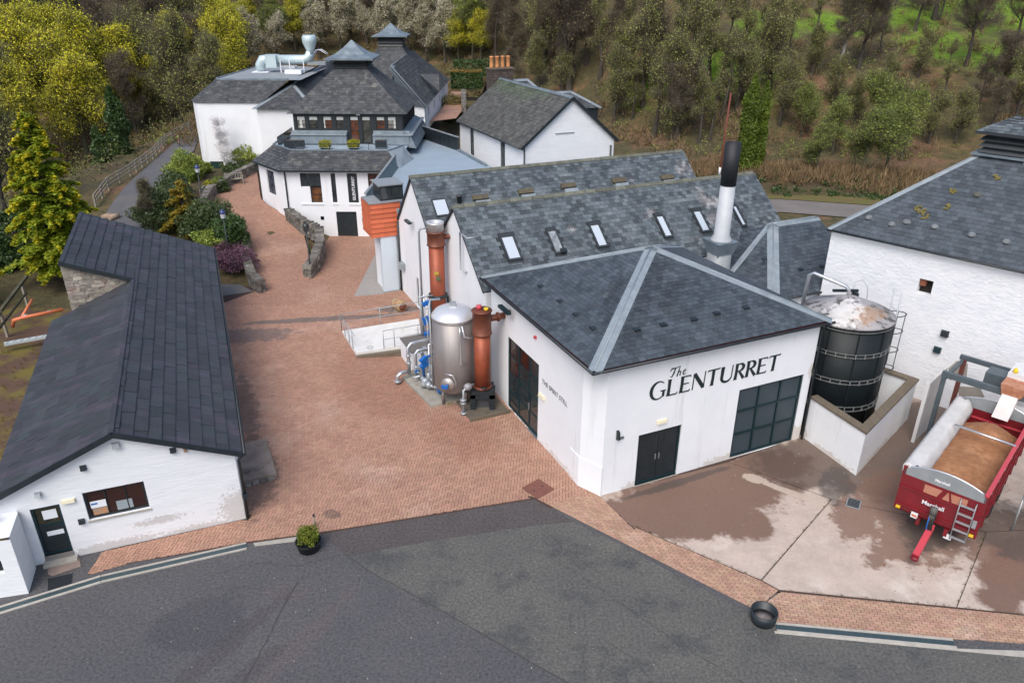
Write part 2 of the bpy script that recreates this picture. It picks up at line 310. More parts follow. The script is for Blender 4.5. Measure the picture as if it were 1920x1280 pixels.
def thing(name, label, cat, loc=(0, 0, 0), rz=0.0, group=None):
    o = bpy.data.objects.new(name, None); C.objects.link(o); o.location = loc; o.rotation_euler = (0, 0, rz); o.empty_display_size = .3
    o['label'] = label; o['category'] = cat
    if group: o['group'] = group
    return o
def tag(o, label, cat, group=None):
    o['label'] = label; o['category'] = cat
    if group: o['group'] = group
    return o
def obj(name, me, parent=None):
    o = bpy.data.objects.new(name, me); C.objects.link(o)
    if parent is not None: o.parent = parent
    return o
def copy_tree(o, parent=None):
    c = o.copy(); C.objects.link(c)
    if parent is not None: c.parent = parent
    for ch in list(o.children): copy_tree(ch, c)
    return c
def WF(p0, p1, d=0.0):
    p0 = Vector((p0[0], p0[1], 0)); p1 = Vector((p1[0], p1[1], 0)); e = (p1-p0).normalized(); n = Vector((e.y, -e.x, 0))
    def f(s, dd, z): return p0+e*s+n*(dd+d)+Vector((0, 0, z))
    f.len = (p1-p0).length; f.e = e; f.n = n
    return f
def wall(mb, Wf, z0, z1, holes=(), dep=.16, top=None, thick=None):
    """wall face with real openings; top = list of (s, z) above z1"""
    Ln = Wf.len; xs = sorted({0, Ln, *[h[0] for h in holes], *[h[1] for h in holes]}); zs = sorted({z0, z1, *[h[2] for h in holes], *[h[3] for h in holes]})
    for i in range(len(xs)-1):
        for j in range(len(zs)-1):
            cx, cz = (xs[i]+xs[i+1])/2, (zs[j]+zs[j+1])/2
            if any(h[0] < cx < h[1] and h[2] < cz < h[3] for h in holes): continue
            mb.add([Wf(xs[i], 0, zs[j]), Wf(xs[i+1], 0, zs[j]), Wf(xs[i+1], 0, zs[j+1]), Wf(xs[i], 0, zs[j+1])], [(0, 1, 2, 3)])
    for (a, b, c, d) in holes:
        P = [(a, c), (b, c), (b, d), (a, d)]
        for k in range(4):
            p, q = P[k], P[(k+1) % 4]
            mb.add([Wf(p[0], 0, p[1]), Wf(q[0], 0, q[1]), Wf(q[0], -dep, q[1]), Wf(p[0], -dep, p[1])], [(3, 2, 1, 0)])
    if top:
        pts = [(0, z1)]+[(Ln, z1)]+list(top)
        mb.add([Wf(s, 0, z) for s, z in pts], [tuple(range(len(pts)))])
    return mb
def clip(poly, rect):
    (x0, x1, y0, y1) = rect; p = [(x0, y0), (x1, y0), (x1, y1), (x0, y1)]
    n = len(poly)
    for i in range(n):
        a, b = poly[i], poly[(i+1) % n]; out = []
        ex, ey = b[0]-a[0], b[1]-a[1]
        def sd(q): return ex*(q[1]-a[1])-ey*(q[0]-a[0])
        for k in range(len(p)):
            c, d = p[k], p[(k+1) % len(p)]; sc, s_ = sd(c), sd(d)
            if sc >= -1e-9: out.append(c)
            if (sc > 1e-9 and s_ < -1e-9) or (sc < -1e-9 and s_ > 1e-9):
                t = sc/(sc-s_); out.append((c[0]+(d[0]-c[0])*t, c[1]+(d[1]-c[1])*t))
        p = out
        if len(p) < 3: return []
    return p
def area(p): return abs(sum(p[i][0]*p[(i+1) % len(p)][1]-p[(i+1) % len(p)][0]*p[i][1] for i in range(len(p))))/2
def tiles(parent, pts, course, width, t, m, name, cap, plural, wedge=.75, gap=.012, skip=(), stag=.5, jit=.35, far=None, root=None, both=0):
    """cover a planar convex polygon (ccw seen from outside, first edge = eave) with single pieces;
    the ones nearest the camera are objects, the rest one joined part"""
    pts = [Vector(p) for p in pts]; P0 = pts[0]; e = (pts[1]-pts[0]).normalized(); n = e.cross(pts[-1]-pts[0]).normalized(); s = n.cross(e)
    q = [((p-P0).dot(e), (p-P0).dot(s)) for p in pts]
    # sheathing below
    xs = [a for a, b in q]; ys = [b for a, b in q]
    full = []; part = MB(); R = random.Random(int(P0.x*10+course*1000))
    j = math.floor(min(ys)/course)
    camL = ((Matrix.Translation(root.location) @ Matrix.Rotation(root.rotation_euler.z, 4, 'Z')).inverted() if root else Matrix.Identity(4)) @ Vector((0, 0, CAMH))
    while j*course < max(ys):
        off = (j % 2)*stag*width+R.uniform(-.06, .06)*width; i = math.floor((min(xs)-off)/width)
        while off+i*width < max(xs):
            x0 = off+i*width+gap/2; x1 = x0+width-gap; y0 = j*course+gap*both; y1 = (j+1)*course-gap*both+(0 if both else .0)
            i += 1
            c = clip(q, (x0, x1, y0, y1))
            if not c or area(c) < .08*width*course: continue
            cx, cy = (x0+x1)/2, (y0+y1)/2
            if any(a < cx < b and c_ < cy < d for a, b, c_, d in skip): continue
            h = t*(1+R.uniform(-jit, jit))
            if area(c) > .985*(x1-x0)*(y1-y0):
                pos = P0+e*x0+s*y0; full.append(((pos-camL).length, pos, h))
                continue
            top = [P0+e*a+s*b+n*h*(1-wedge*(b-y0)/course) for a, b in c]; bot = [P0+e*a+s*b-n*.004 for a, b in c]; k = len(c)
            part.add(top+bot, [tuple(range(k))]+[(k+i_, k+(i_+1) % k, (i_+1) % k, i_) for i_ in range(k)])
        j += 1
    w = width-gap; y1 = course*(1)-2*gap*both
    def piece(P, hh):
        T = [P+n*hh, P+e*w+n*hh, P+e*w+s*y1+n*hh*(1-wedge), P+s*y1+n*hh*(1-wedge)]; B = [P-n*.004, P+e*w-n*.004, P+e*w+s*y1-n*.004, P+s*y1-n*.004]
        return T+B
    F = [(0, 1, 2, 3), (4, 5, 1, 0), (5, 6, 2, 1), (6, 7, 3, 2), (7, 4, 0, 3)]
    full.sort(key=lambda x: x[0])
    me = None
    for k, (d, P, h) in enumerate(full):
        if k < cap:
            if me is None:
                mb = MB(); mb.add(piece(Vector((0, 0, 0)), t), F+[(7, 6, 5, 4)]); me = mb.mesh(name, m)
            o = obj(name, me, parent); o.location = P+n*(h-t)*.8
        else: part.add(piece(P, h), F)
    if part.v: part.build(plural, m, parent, kind='stuff')
def hipcap(parent, p, q, nL, nR, w=.22, m=None, name='hip_flashing', lift=.03):
    """lead flashing lying on the two roof slopes with a roll down the middle"""
    mb = MB(); p = Vector(p); q = Vector(q); d = (q-p).normalized()
    for nn, sg in ((Vector(nL), 1), (Vector(nR), -1)):
        sd = nn.cross(d).normalized()*sg
        if sd.z > 0: sd = -sd
        a = [p+nn*lift, q+nn*lift, q+sd*w+nn*lift, p+sd*w+nn*lift]
        fc = [a[0], a[3], a[2], a[1]]
        n_ = (fc[1]-fc[0]).cross(fc[2]-fc[0])
        if n_.dot(nn) < 0: fc.reverse()
        mb.slab(fc, .018)
    mb.tube([p+Vector((0, 0, lift+.01)), q+Vector((0, 0, lift+.01))], .032, 6)
    return mb.build(name, m or LEAD, parent)
def textmesh(body, size, ext=.006, bold=0.0):
    cu = bpy.data.curves.new('lettering', 'FONT'); cu.body = body; cu.size = size; cu.extrude = ext; cu.offset = bold; cu.align_x = 'LEFT'; cu.resolution_u = 3
    ob = bpy.data.objects.new('lettering', cu); C.objects.link(ob); bpy.context.view_layer.update()
    me = bpy.data.meshes.new_from_object(ob.evaluated_get(bpy.context.evaluated_depsgraph_get())); bpy.data.objects.remove(ob); return me
def nrm(a, b, c): return (Vector(b)-Vector(a)).cross(Vector(c)-Vector(a)).normalized()
def sheet(name, pts, z, m, kind='structure', parent=None, thick=0.0):
    pts = [(p[0], p[1]) for p in pts]
    A = sum(pts[i][0]*pts[(i+1) % len(pts)][1]-pts[(i+1) % len(pts)][0]*pts[i][1] for i in range(len(pts)))
    if A < 0: pts.reverse()
    mb = MB()
    if thick: mb.prism(pts, z-thick, z)
    else:
        import mathutils
        tr = mathutils.geometry.tessellate_polygon([[Vector((x, y, 0)) for x, y in pts]])
        for t in tr:
            a, b, c = [pts[i] for i in t]
            if (b[0]-a[0])*(c[1]-a[1])-(b[1]-a[1])*(c[0]-a[0]) < 0: t = (t[0], t[2], t[1])
            mb.add([(pts[i][0], pts[i][1], z) for i in t], [(0, 1, 2)])
    return mb.build(name, m, parent, kind=kind)
def inpoly(x, y, P):
    r = False; n = len(P)
    for i in range(n):
        x1, y1 = P[i][0], P[i][1]; x2, y2 = P[(i+1) % n][0], P[(i+1) % n][1]
        if (y1 > y) != (y2 > y) and x < (x2-x1)*(y-y1)/(y2-y1)+x1: r = not r
    return r
# ================================================================ SETTING
GRS = [(*atG(px, py)[:2], r) for px, py, r in ((1395, 118, 6), (1300, 125, 4), (1235, 140, 4), (1440, 50, 5), (1690, 25, 7), (1850, 20, 9), (1760, 85, 5), (1560, 45, 4), (1880, 110, 5), (880, 60, 5), (1330, 160, 3))]
def terrain():
    xs = np.concatenate([np.arange(-190, -60, 5), np.arange(-60, 60, 2.0), np.arange(60, 211, 5)]); ys = np.concatenate([np.arange(30, 150, 2.0), np.arange(150, 330, 6)])
    v = []; g = []
    for y in ys:
        for x in xs:
            h = hgt(x, y)
            if y < 44 or -16 < x < 30 and y < 69: h = min(h, 0)-.06
            else: h -= .05
            v.append((x, y, h))
            gr = 0.0
            for (gx, gy, gr_) in GRS:   # pasture and clearings
                gr = max(gr, 1.15*math.exp(-(((x-gx)/gr_)**2+((y-gy)/(gr_*1.1))**2)))
            g.append(gr)
    nx, ny = len(xs), len(ys)
    f = [(j*nx+i, j*nx+i+1, (j+1)*nx+i+1, (j+1)*nx+i) for j in range(ny-1) for i in range(nx-1)]
    me = bpy.data.meshes.new('hillside'); me.from_pydata(v, [], f); me.materials.append(LAND)
    at_ = me.attributes.new('grass', 'FLOAT', 'POINT'); at_.data.foreach_set('value', g)
    me.polygons.foreach_set('use_smooth', [True]*len(f)); o = obj('hillside', me); o['kind'] = 'structure'
    # plain ground in front and all round to the horizon
    sheet('ground', [(-400, -200), (400, -200), (400, 36), (-400, 36)], -.12, MOSSY)
    mb = MB()
    mb.add([(-900, 326, 52), (900, 326, 52), (900, 900, 70), (-900, 900, 70)], [(0, 1, 2, 3)]); mb.build('far_hill', LAND, kind='structure')
terrain()
sheet('asphalt_road', [(-60, -10), (60, -10), (60, 18.4), (16, 17.6), (9, 18.7), (3, 23.9), (.9, 24.6), (-6.8, 22.6), (-9, 22), (-12.9, 20.9), (-14.1, 20.9), (-19.5, 19.5), (-60, 10)], 0, ASPH)
p = [at(600, 1000), at(1000, 935), at(1032, 950), at(1075, 978), at(1000, 985), at(820, 1012), at(652, 1042)]
sheet('asphalt_patch', [(q.x, q.y) for q in p], .004, ASPHB)
p = [at(650, 1042), at(820, 1012), at(1000, 985), at(1075, 978), (3.5, 21.6), (8.0, 17.6), (30, 14.0), (30, -5), (4.5, -5), at(1320, 1560), at(1070, 1280), at(760, 1115)]
sheet('asphalt_patch', [(q[0], q[1]) for q in p], .004, ASPHG)
mb = MB()
seam = [at(648, 1040), at(700, 1075), at(820, 1140), at(950, 1215), at(1100, 1300), at(1250, 1400)]
for i in range(len(seam)-1):
    a, b = seam[i], seam[i+1]; d = (b-a).normalized(); s = Vector((-d.y, d.x, 0))*.02; z = Vector((0, 0, .009))
    mb.add([a-s+z, b-s+z, b+s+z, a+s+z], [(0, 1, 2, 3)])
mb.build('tar_seam', mat('tar_seam', (.05, .048, .05), rough=.9), kind='structure')
RC = random.Random(12)
for line, w0 in (([(1040, 1050), (1095, 1082), (1150, 1120), (1222, 1172), (1330, 1240), (1480, 1330)], .012), ([(1010, 985), (1100, 1060), (1175, 1105)], .01), ([(455, 1285), (500, 1200), (535, 1130), (560, 1085)], .016), ([(1225, 1280), (1190, 1235), (1120, 1190)], .01), ([(640, 1040), (560, 1060), (470, 1055), (380, 1085)], .011)):
    mb = MB(); P = []
    for i in range(len(line)-1):
        a, b = at(*line[i]), at(*line[i+1])
        for k in range(8): P.append(a.lerp(b, k/8)+Vector((RC.uniform(-.03, .03), RC.uniform(-.03, .03), 0)))
    for i in range(len(P)-1):
        a, b = P[i], P[i+1]; d = (b-a).normalized(); w = w0*RC.uniform(.4, 1.5); s = Vector((-d.y, d.x, 0))*w; z = Vector((0, 0, .0085)); mb.add([a-s+z, b-s+z, b+s+z, a+s+z], [(0, 1, 2, 3)])
    mb.build('road_crack', mat('tar_seam', (.05, .048, .05)), kind='structure')
# grit and litter on the road and slabs
gm = MB()
for k in range(420):
    x, y = RC.uniform(-14, 16), RC.uniform(14.5, 30)
    if x < -9 and y > 19 or x > -8 and y > 23 and x < 3.5 or x > 3 and y > 24.5+.4*(x-3): continue
    s = RC.uniform(.008, .026); a = RC.uniform(0, 3); c, q = math.cos(a)*s, math.sin(a)*s; z = .012 if y < 22-.4*x or y < 17.5 else .045
    gm.add([(x-c, y-q, z), (x+q, y-c, z), (x+c, y+q, z), (x-q, y+c, z), (x, y, z+s)], [(0, 1, 4), (1, 2, 4), (2, 3, 4), (3, 0, 4)])
go_ = gm.build('road_grit', mat('grit', (.22, .2, .17), (.4, .37, .3), scale=30, rough=1, rnd=.5), kind='stuff'); tag(go_, 'scattered pale grit and fallen bits on road and slabs', 'grit')
# concrete yard slabs at the loading side, each with its own edges
ED = [(3.5, 24.0), (4.4, 22.35), (8.35, 19.55), (8.8, 19.1), (16.2, 18.1), (30, 16.2)]
SL = [[(3.2, 24.3), (3.5, 23.9), (4.37, 22.34), (8.345, 19.55), (12.315, 23.92), (9.02, 26.4), (3.45, 24.07)],
      [(8.375, 19.52), (8.8, 19.1), (14.225, 18.365), (17.23, 22.02), (12.345, 23.9)],
      [(14.255, 18.36), (16.2, 18.08), (30, 16.3), (30, 23.05), (17.26, 22.02)],
      [(12.345, 23.94), (17.24, 22.06), (30, 23.09), (30, 34), (18, 34), (12.6, 28.4), (9.04, 26.42)]]
for i, pl in enumerate(SL): sheet('concrete_slab', pl, .03 + .003*i, CONC, thick=.02)
sheet('yard_base', [(2.9, 24.6), (4.4, 22.3), (8.3, 19.5), (8.8, 19.0), (16.2, 18.0), (31, 16.2), (31, 36), (12, 36), (3, 26)], .008, JOINT)
# ------------------------------------------------ paved yard
YARD = [(-14.15, 19.6), (-12.9, 20.25), (-9.2, 21.35), (-6.9, 21.85), (.9, 23.95), (1.45, 23.5), (3.2, 24.3), (3.0, 25.4), (-.6, 33), (-1.2, 43.5), (-6.9, 46.5), (-8.3, 45.3), (-9.9, 44.7), (-9.0, 57.0), (-13.7, 57.0), (-17.0, 57.0), (-17.5, 57.8), (-18.5, 54), (-17.6, 51), (-16.3, 45.5), (-18.6, 44.2), (-17.0, 41), (-9.7, 22.6), (-14.2, 20.75)]
sheet('yard_base', [(-13.6, 20.05), (-9.2, 21.25), (-6.9, 21.75), (.9, 23.85), (1.45, 23.3), (3.5, 24.1), (3.0, 26.4), (0, 33), (1, 45), (-5, 47.5), (-9, 58), (-18.5, 58), (-18.5, 51), (-19.5, 44), (-13, 21)], .006, JOINT)
FARY = 43.0
def pavers(name, region, L_, Wd, org, ang, m, ymax, cap, herring=True, z=.03):
    base = sheet(name, region, .012, JOINT)
    ca, sa = math.cos(ang), math.sin(ang)
    xs = [p[0] for p in region]; ys = [p[1] for p in region]
    cx, cy = (min(xs)+max(xs))/2, (min(ys)+max(ys))/2; Rr = max(max(xs)-min(xs), max(ys)-min(ys))*.75
    rects = []; g = .016
    if herring:
        n = int(Rr/Wd)+2
        for j in range(-n, n):
            for i in range(-n, n):
                k = (i-j) % 4
                if k == 0: rects.append((i*Wd, j*Wd, 2*Wd, Wd))
                elif k == 3: rects.append((i*Wd, j*Wd, Wd, 2*Wd)) if True else None
    else:
        n = int(Rr/Wd)+2; n2 = int(Rr/L_)+2
        for j in range(-n, n):
            for i in range(-n2, n2): rects.append((i*L_+(j % 2)*L_*.5, j*Wd, L_, Wd))
    keep = []; edge = []
    for (x, y, w, h) in rects:
        mx, my = x+w/2, y+h/2; X = cx+mx*ca-my*sa; Y = cy+mx*sa+my*ca
        cs_ = [(X+a*ca-b*sa, Y+a*sa+b*ca) for a, b in ((-w/2, -h/2), (w/2, -h/2), (w/2, h/2), (-w/2, h/2))]; nin = sum(inpoly(q[0], q[1], region) for q in cs_)
        if Y < ymax and nin == 4: keep.append((X, Y, w, h))
        elif Y < ymax and nin and inpoly(X, Y, region) or Y < ymax and nin >= 1: edge.append((X, Y, w-g, h-g))
    keep.sort(key=lambda k: k[0]**2+k[1]**2)
    meshes = {}
    def verts(w, h, dz, c=0, s=0, tx=0, ty=0):
        a, b = w/2-g/2, h/2-g/2; P = [(-a, -b), (a, -b), (a, b), (-a, b)]
        return P
    ms = MB(); V = []; Fc = []
    R = random.Random(5)
    for k, (X, Y, w, h) in enumerate(keep):
        a, b = w/2-g/2, h/2-g/2; dz = R.uniform(-.004, .004); t1, t2 = R.uniform(-.004, .004), R.uniform(-.004, .004)
        if k < cap:
            key = (round(w, 3), round(h, 3))
            if key not in meshes: meshes[key] = MB().box(-a, a, -b, b, -.03, 0).mesh('paver', m)
            o = obj('paver', meshes[key], base); o.location = (X, Y, z+dz); o.rotation_euler = (t1*3, t2*3, ang); continue
        o = len(V)
        for (px, py) in ((-a, -b), (a, -b), (a, b), (-a, b)):
            wx, wy = X+px*ca-py*sa, Y+px*sa+py*ca
            V.append((wx, wy, z+dz+t1*(px > 0)+t2*(py > 0))); 
        for q in range(4): V.append((V[o+q][0], V[o+q][1], .0))
        Fc += [(o, o+1, o+2, o+3), (o+4, o+5, o+1, o), (o+5, o+6, o+2, o+1), (o+6, o+7, o+3, o+2), (o+7, o+4, o, o+3)]
    A_ = sum(region[i][0]*region[(i+1) % len(region)][1]-region[(i+1) % len(region)][0]*region[i][1] for i in range(len(region))); RG = region if A_ > 0 else region[::-1]
    for (X, Y, w, h) in edge:   # blocks cut along the border
        P = [(X+a*ca-b*sa, Y+a*sa+b*ca) for a, b in ((-w/2, -h/2), (w/2, -h/2), (w/2, h/2), (-w/2, h/2))]
        for i in range(len(RG)):
            a, b = RG[i], RG[(i+1) % len(RG)]; ex, ey = b[0]-a[0], b[1]-a[1]; l2 = ex*ex+ey*ey; t = max(0, min(1, ((X-a[0])*ex+(Y-a[1])*ey)/l2))
            if math.hypot(X-a[0]-ex*t, Y-a[1]-ey*t) > .2 or l2 < .01: continue
            out = []
            for k2 in range(len(P)):
                c, d = P[k2], P[(k2+1) % len(P)]; sc = ex*(c[1]-a[1])-ey*(c[0]-a[0]); s_ = ex*(d[1]-a[1])-ey*(d[0]-a[0])
                if sc >= 0: out.append(c)
                if sc*s_ < 0: q = sc/(sc-s_); out.append((c[0]+(d[0]-c[0])*q, c[1]+(d[1]-c[1])*q))
            P = out
            if len(P) < 3: break
        if len(P) < 3 or area(P) < .0015: continue
        o = len(V); k2 = len(P); V.extend([(x, y, z) for x, y in P]); V.extend([(x, y, 0) for x, y in P]); Fc.append(tuple(range(o, o+k2))); Fc.extend([(o+k2+i, o+k2+(i+1) % k2, o+(i+1) % k2, o+i) for i in range(k2)])
    me = bpy.data.meshes.new('pavers'); me.from_pydata(V, [], Fc); me.materials.append(m); so = obj('pavers', me, base); so['kind'] = 'stuff'
    return base
pavers('paved_yard', YARD, .24, .12, (0, 0), math.radians(-4), PAVE, FARY, 300)
# far part of the yard: the joints are too fine to see singly
FY = [(-18.0, FARY-.1), (-1.0, FARY-.1), (-1.2, 43.5), (-6.9, 46.5), (-8.3, 45.3), (-9.9, 44.7), (-9.0, 57.0), (-17.5, 57.0), (-17.7, 52), (-16.3, 45.4)]
sheet('paved_yard_far', FY, .028, PAVEF)
# brick strip along the road
s1 = [(1.45, 23.5), (7.8, 18.2), (8.75, 19.05), (8.3, 19.5), (4.35, 22.3), (3.5, 23.9), (3.2, 24.3)]
d1 = math.atan2(18.25-23.45, 7.75-1.55)
pavers('paver_strip', s1, .25, .108, (0, 0), d1, PAVES, 99, 220, False, z=.034)
s2 = [(7.8, 18.2), (8.15, 17.72), (13.4, 17.08), (15.6, 16.9), (24, 15.7), (24, 17.0), (16.2, 18.0), (8.8, 18.98)]
pavers('paver_strip', s2, .25, .108, (0, 0), math.atan2(18.0-18.98, 16.2-8.8), PAVES, 99, 260, False, z=.034)
def kerbrun(name, pts, w, z0, z1, L_, m, label=None):
    root = MB().add([(pts[0][0], pts[0][1], z0-.02), (pts[0][0]+.01, pts[0][1], z0-.02), (pts[0][0], pts[0][1]+.01, z0-.02)], [(0, 1, 2)]).build(name, m, kind='structure')
    me = MB().box(0, L_-.012, -w/2, w/2, z0, z1).mesh('kerb_stone', m)
    for i in range(len(pts)-1):
        a = Vector((pts[i][0], pts[i][1], 0)); b = Vector((pts[i+1][0], pts[i+1][1], 0)); d = b-a; n = max(1, int(round(d.length/L_)))
        for k in range(n):
            o = obj('kerb_stone', me, root); o.location = a+d*(k/n); o.rotation_euler = (0, 0, math.atan2(d.y, d.x)); o.scale = (d.length/n/L_, 1, 1)
# drainage channels: dark grate between two pale rails
def channel(pts):
    mb = MB(); rail = MB(); slots = MB()
    for i in range(len(pts)-1):
        a = Vector((*pts[i], 0)); b = Vector((*pts[i+1], 0)); d = (b-a).normalized(); s = Vector((-d.y, d.x, 0))
        mb.beam(a+Vector((0, 0, .012)), b+Vector((0, 0, .012)), .2, .02)
        for q in (-.15, .15): rail.beam(a+s*q+Vector((0, 0, .018)), b+s*q+Vector((0, 0, .018)), .085, .036)
        n = int((b-a).length/.1)
        for k in range(n): 
            c = a+(b-a)*((k+.5)/n)+Vector((0, 0, .025)); slots.beam(c-s*.07, c+s*.07, .03, .008)
    o = mb.build('drain_channel', CHAN, kind='structure'); rail.build('channel_edge', KERB, o); sl = slots.build('grate_bars', CHAN, o, kind='stuff')
channel([(8.2, 17.5), (13.4, 16.88)])
channel([(-16.1, 18.02), (-13.6, 19.42), (-9.3, 21.1)])
sheet('concrete_edging', [(8.1, 17.25), (8.1, 17.35), (13.4, 16.70), (15.6, 16.62), (24, 15.45), (24, 15.3)], .012, KERB)
sheet('concrete_edging', [at(475, 1018), at(560, 1006), at(562, 1014), at(478, 1024)], .02, KERB, thick=.015)
sheet('dark_step_mat', [at(90, 1085), at(136, 1075), at(134, 1095), at(90, 1113)], .02, mat('doormat', (.01, .014, .018), rough=.9), thick=.01)
# concrete bay, ramp apron and steps of ground
sheet('asphalt_bay', [at(400, 505), at(470, 545), at(480, 546), at(408, 557), (-19.2, 43.5), (-20.5, 48.5)], .03, mat('bay_asphalt', (.13, .125, .12), (.17, .165, .155), scale=.5, rough=.9, bump=.3, bscale=50))
sheet('gravel_pad', [(-9.96, 55.4), (-8.0, 45.2), (-8.2, 44.9), (-9.95, 44.45)], .034, mat('grey_gravel', (.33, .31, .285), (.25, .235, .22), scale=9, rough=1, bump=.7, bscale=40), thick=.02)
# upper path and garden beds to the left
def ribbonsheet(name, left, right, m, n=8, dz=.03, fixz=False):
    L_ = []; Rr = []
    def res(pl):
        out = []
        for i in range(len(pl)-1):
            for k in range(n): out.append(Vector(pl[i]).lerp(Vector(pl[i+1]), k/n))
        out.append(Vector(pl[-1])); return out
    L_ = res(left); Rr = res(right); v = []; k = len(L_); mcols = 8
    for a, b in zip(L_, Rr):
        for j in range(mcols+1):
            p = a.lerp(b, j/mcols); v.append((p.x, p.y, p.z if fixz else hgt(p.x, p.y)+dz))
    f = [(i*(mcols+1)+j, i*(mcols+1)+j+1, (i+1)*(mcols+1)+j+1, (i+1)*(mcols+1)+j) for i in range(k-1) for j in range(mcols)]
    mb = MB(); mb.add(v, f, True); return mb.build(name, m, kind='structure')
def ph(x, y, z): p = at(x, y, z); return (p.x, p.y, z)
ribbonsheet('upper_path', [(-16.3, 45.4, .03), ph(468, 480, .45), ph(446, 432, 1.1), ph(400, 398, 1.7), ph(388, 372, 2.1), ph(440, 345, 2.3), ph(482, 322, 2.4)],
            [(-13.4, 47.0, .03), ph(585, 500, .3), ph(570, 440, .8), ph(545, 412, 1.45), ph(530, 400, 1.6), ph(500, 382, 2.0), ph(489, 372, 2.2)], PAVEF, fixz=True)
def pg(x, y, dz=0.0): p = atG(x, y); return (p.x, p.y, p.z+dz)
ribbonsheet('asphalt_track', [pg(180, 450), pg(203, 395), pg(235, 352), pg(285, 305), pg(325, 272), pg(352, 252), pg(358, 240)],
            [pg(285, 450), pg(292, 395), pg(318, 350), pg(340, 305), pg(364, 284), pg(372, 262), pg(366, 246)], mat('track_asphalt', (.09, .09, .095), (.115, .11, .115), scale=.6, rough=.9, bump=.3, bscale=40, c3=(.13, .12, .11), s3=.3), dz=.05)
ribbonsheet('far_path', [ph(806, 228, 4.35), ph(826, 206, 4.35), ph(843, 183, 4.35), ph(846, 172, 4.35)], [ph(855, 222, 4.35), ph(866, 208, 4.35), ph(868, 188, 4.35), ph(869, 172, 4.35)], PAVEF, fixz=True)
# back road behind the buildings, verge and bank
ribbonsheet('back_road', [(12, 62, .02), (23.3, 64.5, .02), (30, 62.5, .02), (45, 54, .02)], [(10, 67.5, .02), (24.5, 68.8, .02), (33, 66.5, .02), (50, 58, .02)], mat('road_pale', (.19, .17, .155), (.15, .135, .125), scale=.5, rough=.9, bump=.2, bscale=30), fixz=True)
sheet('grass_verge', [(9, 67.6), (24.6, 68.9), (33.2, 66.6), (50, 58.1), (52, 60), (34, 69.4), (25, 71.4), (9, 70.2)], .05, mat('verge_grass', (.10, .115, .02), (.14, .09, .04), scale=.9, rough=1, bump=.6, bscale=12), thick=.03)
sheet('garden_soil', [(-16.5, 20.0), (-60, 12), (-60, 44), (-19, 42)], -.03, MOSSY)
sheet('door_pad', [at(90, 1056), at(148, 1043), at(152, 1062), at(98, 1080), at(90, 1076)], .03, mat('pad_pinkish', (.30, .22, .18), (.22, .17, .145), scale=3, rough=.9, bump=.3), thick=.02)
# ================================================================ STILL HOUSE (front building with the name on its wall)
def frame_box(mb, Wf, s0, s1, z0, z1, w, d0, d1):
    mb.wbox(Wf, s0, s0+w, d0, d1, z0, z1); mb.wbox(Wf, s1-w, s1, d0, d1, z0, z1); mb.wbox(Wf, s0+w, s1-w, d0, d1, z1-w, z1); mb.wbox(Wf, s0+w, s1-w, d0, d1, z0, z0+w)
def window(parent, Wf, s0, s1, z0, z1, nx=1, nz=1, fm=None, gm=None, w=.06, d=-.12, bar=.035, name='window'):
    fm = fm or DARKF; mb = MB(); frame_box(mb, Wf, s0, s1, z0, z1, w, d-.03, d+.03)
    for i in range(1, nx): x = lerp(s0, s1, i/nx); mb.wbox(Wf, x-bar/2, x+bar/2, d-.02, d+.026, z0+w, z1-w)
    for i in range(1, nz): z = lerp(z0, z1, i/nz); mb.wbox(Wf, s0+w, s1-w, d-.02, d+.022, z-bar/2, z+bar/2)
    fo = mb.build(name, fm, parent)
    for i in range(nx):
        for j in range(nz):
            a, b = lerp(s0+w, s1-w, i/nx), lerp(s0+w, s1-w, (i+1)/nx); c, e = lerp(z0+w, z1-w, j/nz), lerp(z0+w, z1-w, (j+1)/nz)
            MB().wbox(Wf, a+.004, b-.004, d-.012, d-.004, c+.004, e-.004).build('pane', gm or GLASS, fo)
    return fo
def room(parent, Wf, s0, s1, z0, z1, m, dep=1.2, items=()):
    """the room behind a pane: back wall, floor, and things standing in it"""
    mb = MB(); d = -.2
    mb.wbox(Wf, s0, s1, -dep-.05, -dep, z0, z1); mb.wbox(Wf, s0, s1, -dep, d, z0-.05, z0); mb.build('room_lining', m, parent)
    for (nm, a, b, c, e, dd, mm) in items: MB().wbox(Wf, a, b, dd-.12, dd, c, e).build(nm, mm, parent)

still = thing('still_house', 'white still house with slate pyramid roof and black lettering on its wall', 'distillery building', (O2.x, O2.y, 0), AN)
A0, A1, B1, WZ = -.45, 10.0, 9.6, 5.62
SF = WF((0, 0), (A1, 0)); SLf = WF((A0, B1), (A0, .95)); SC = WF((A0, .95), (0, 0)); SR = WF((A1, 0), (A1, B1)); SB = WF((A1, B1), (A0, B1))
sdr = (B1-7.75, B1-4.6, .03, 3.65)
mb = MB()
wall(mb, SF, 0, WZ, [(1.55, 3.54, .03, 2.36), (6.22, 9.6, .03, 3.28)])
wall(mb, SLf, 0, WZ, [sdr]); wall(mb, SC, 0, WZ); wall(mb, SR, 0, WZ); wall(mb, SB, 0, WZ)
mb.build('wall', WHITE, still)
mb = MB(); mb.wbox(SC, -.02, SC.len+.02, 0, .03, 0, 1.35); mb.wbox(SLf, SLf.len-.75, SLf.len, 0, .03, 0, 1.35); mb.build('plinth', WHITE, still)
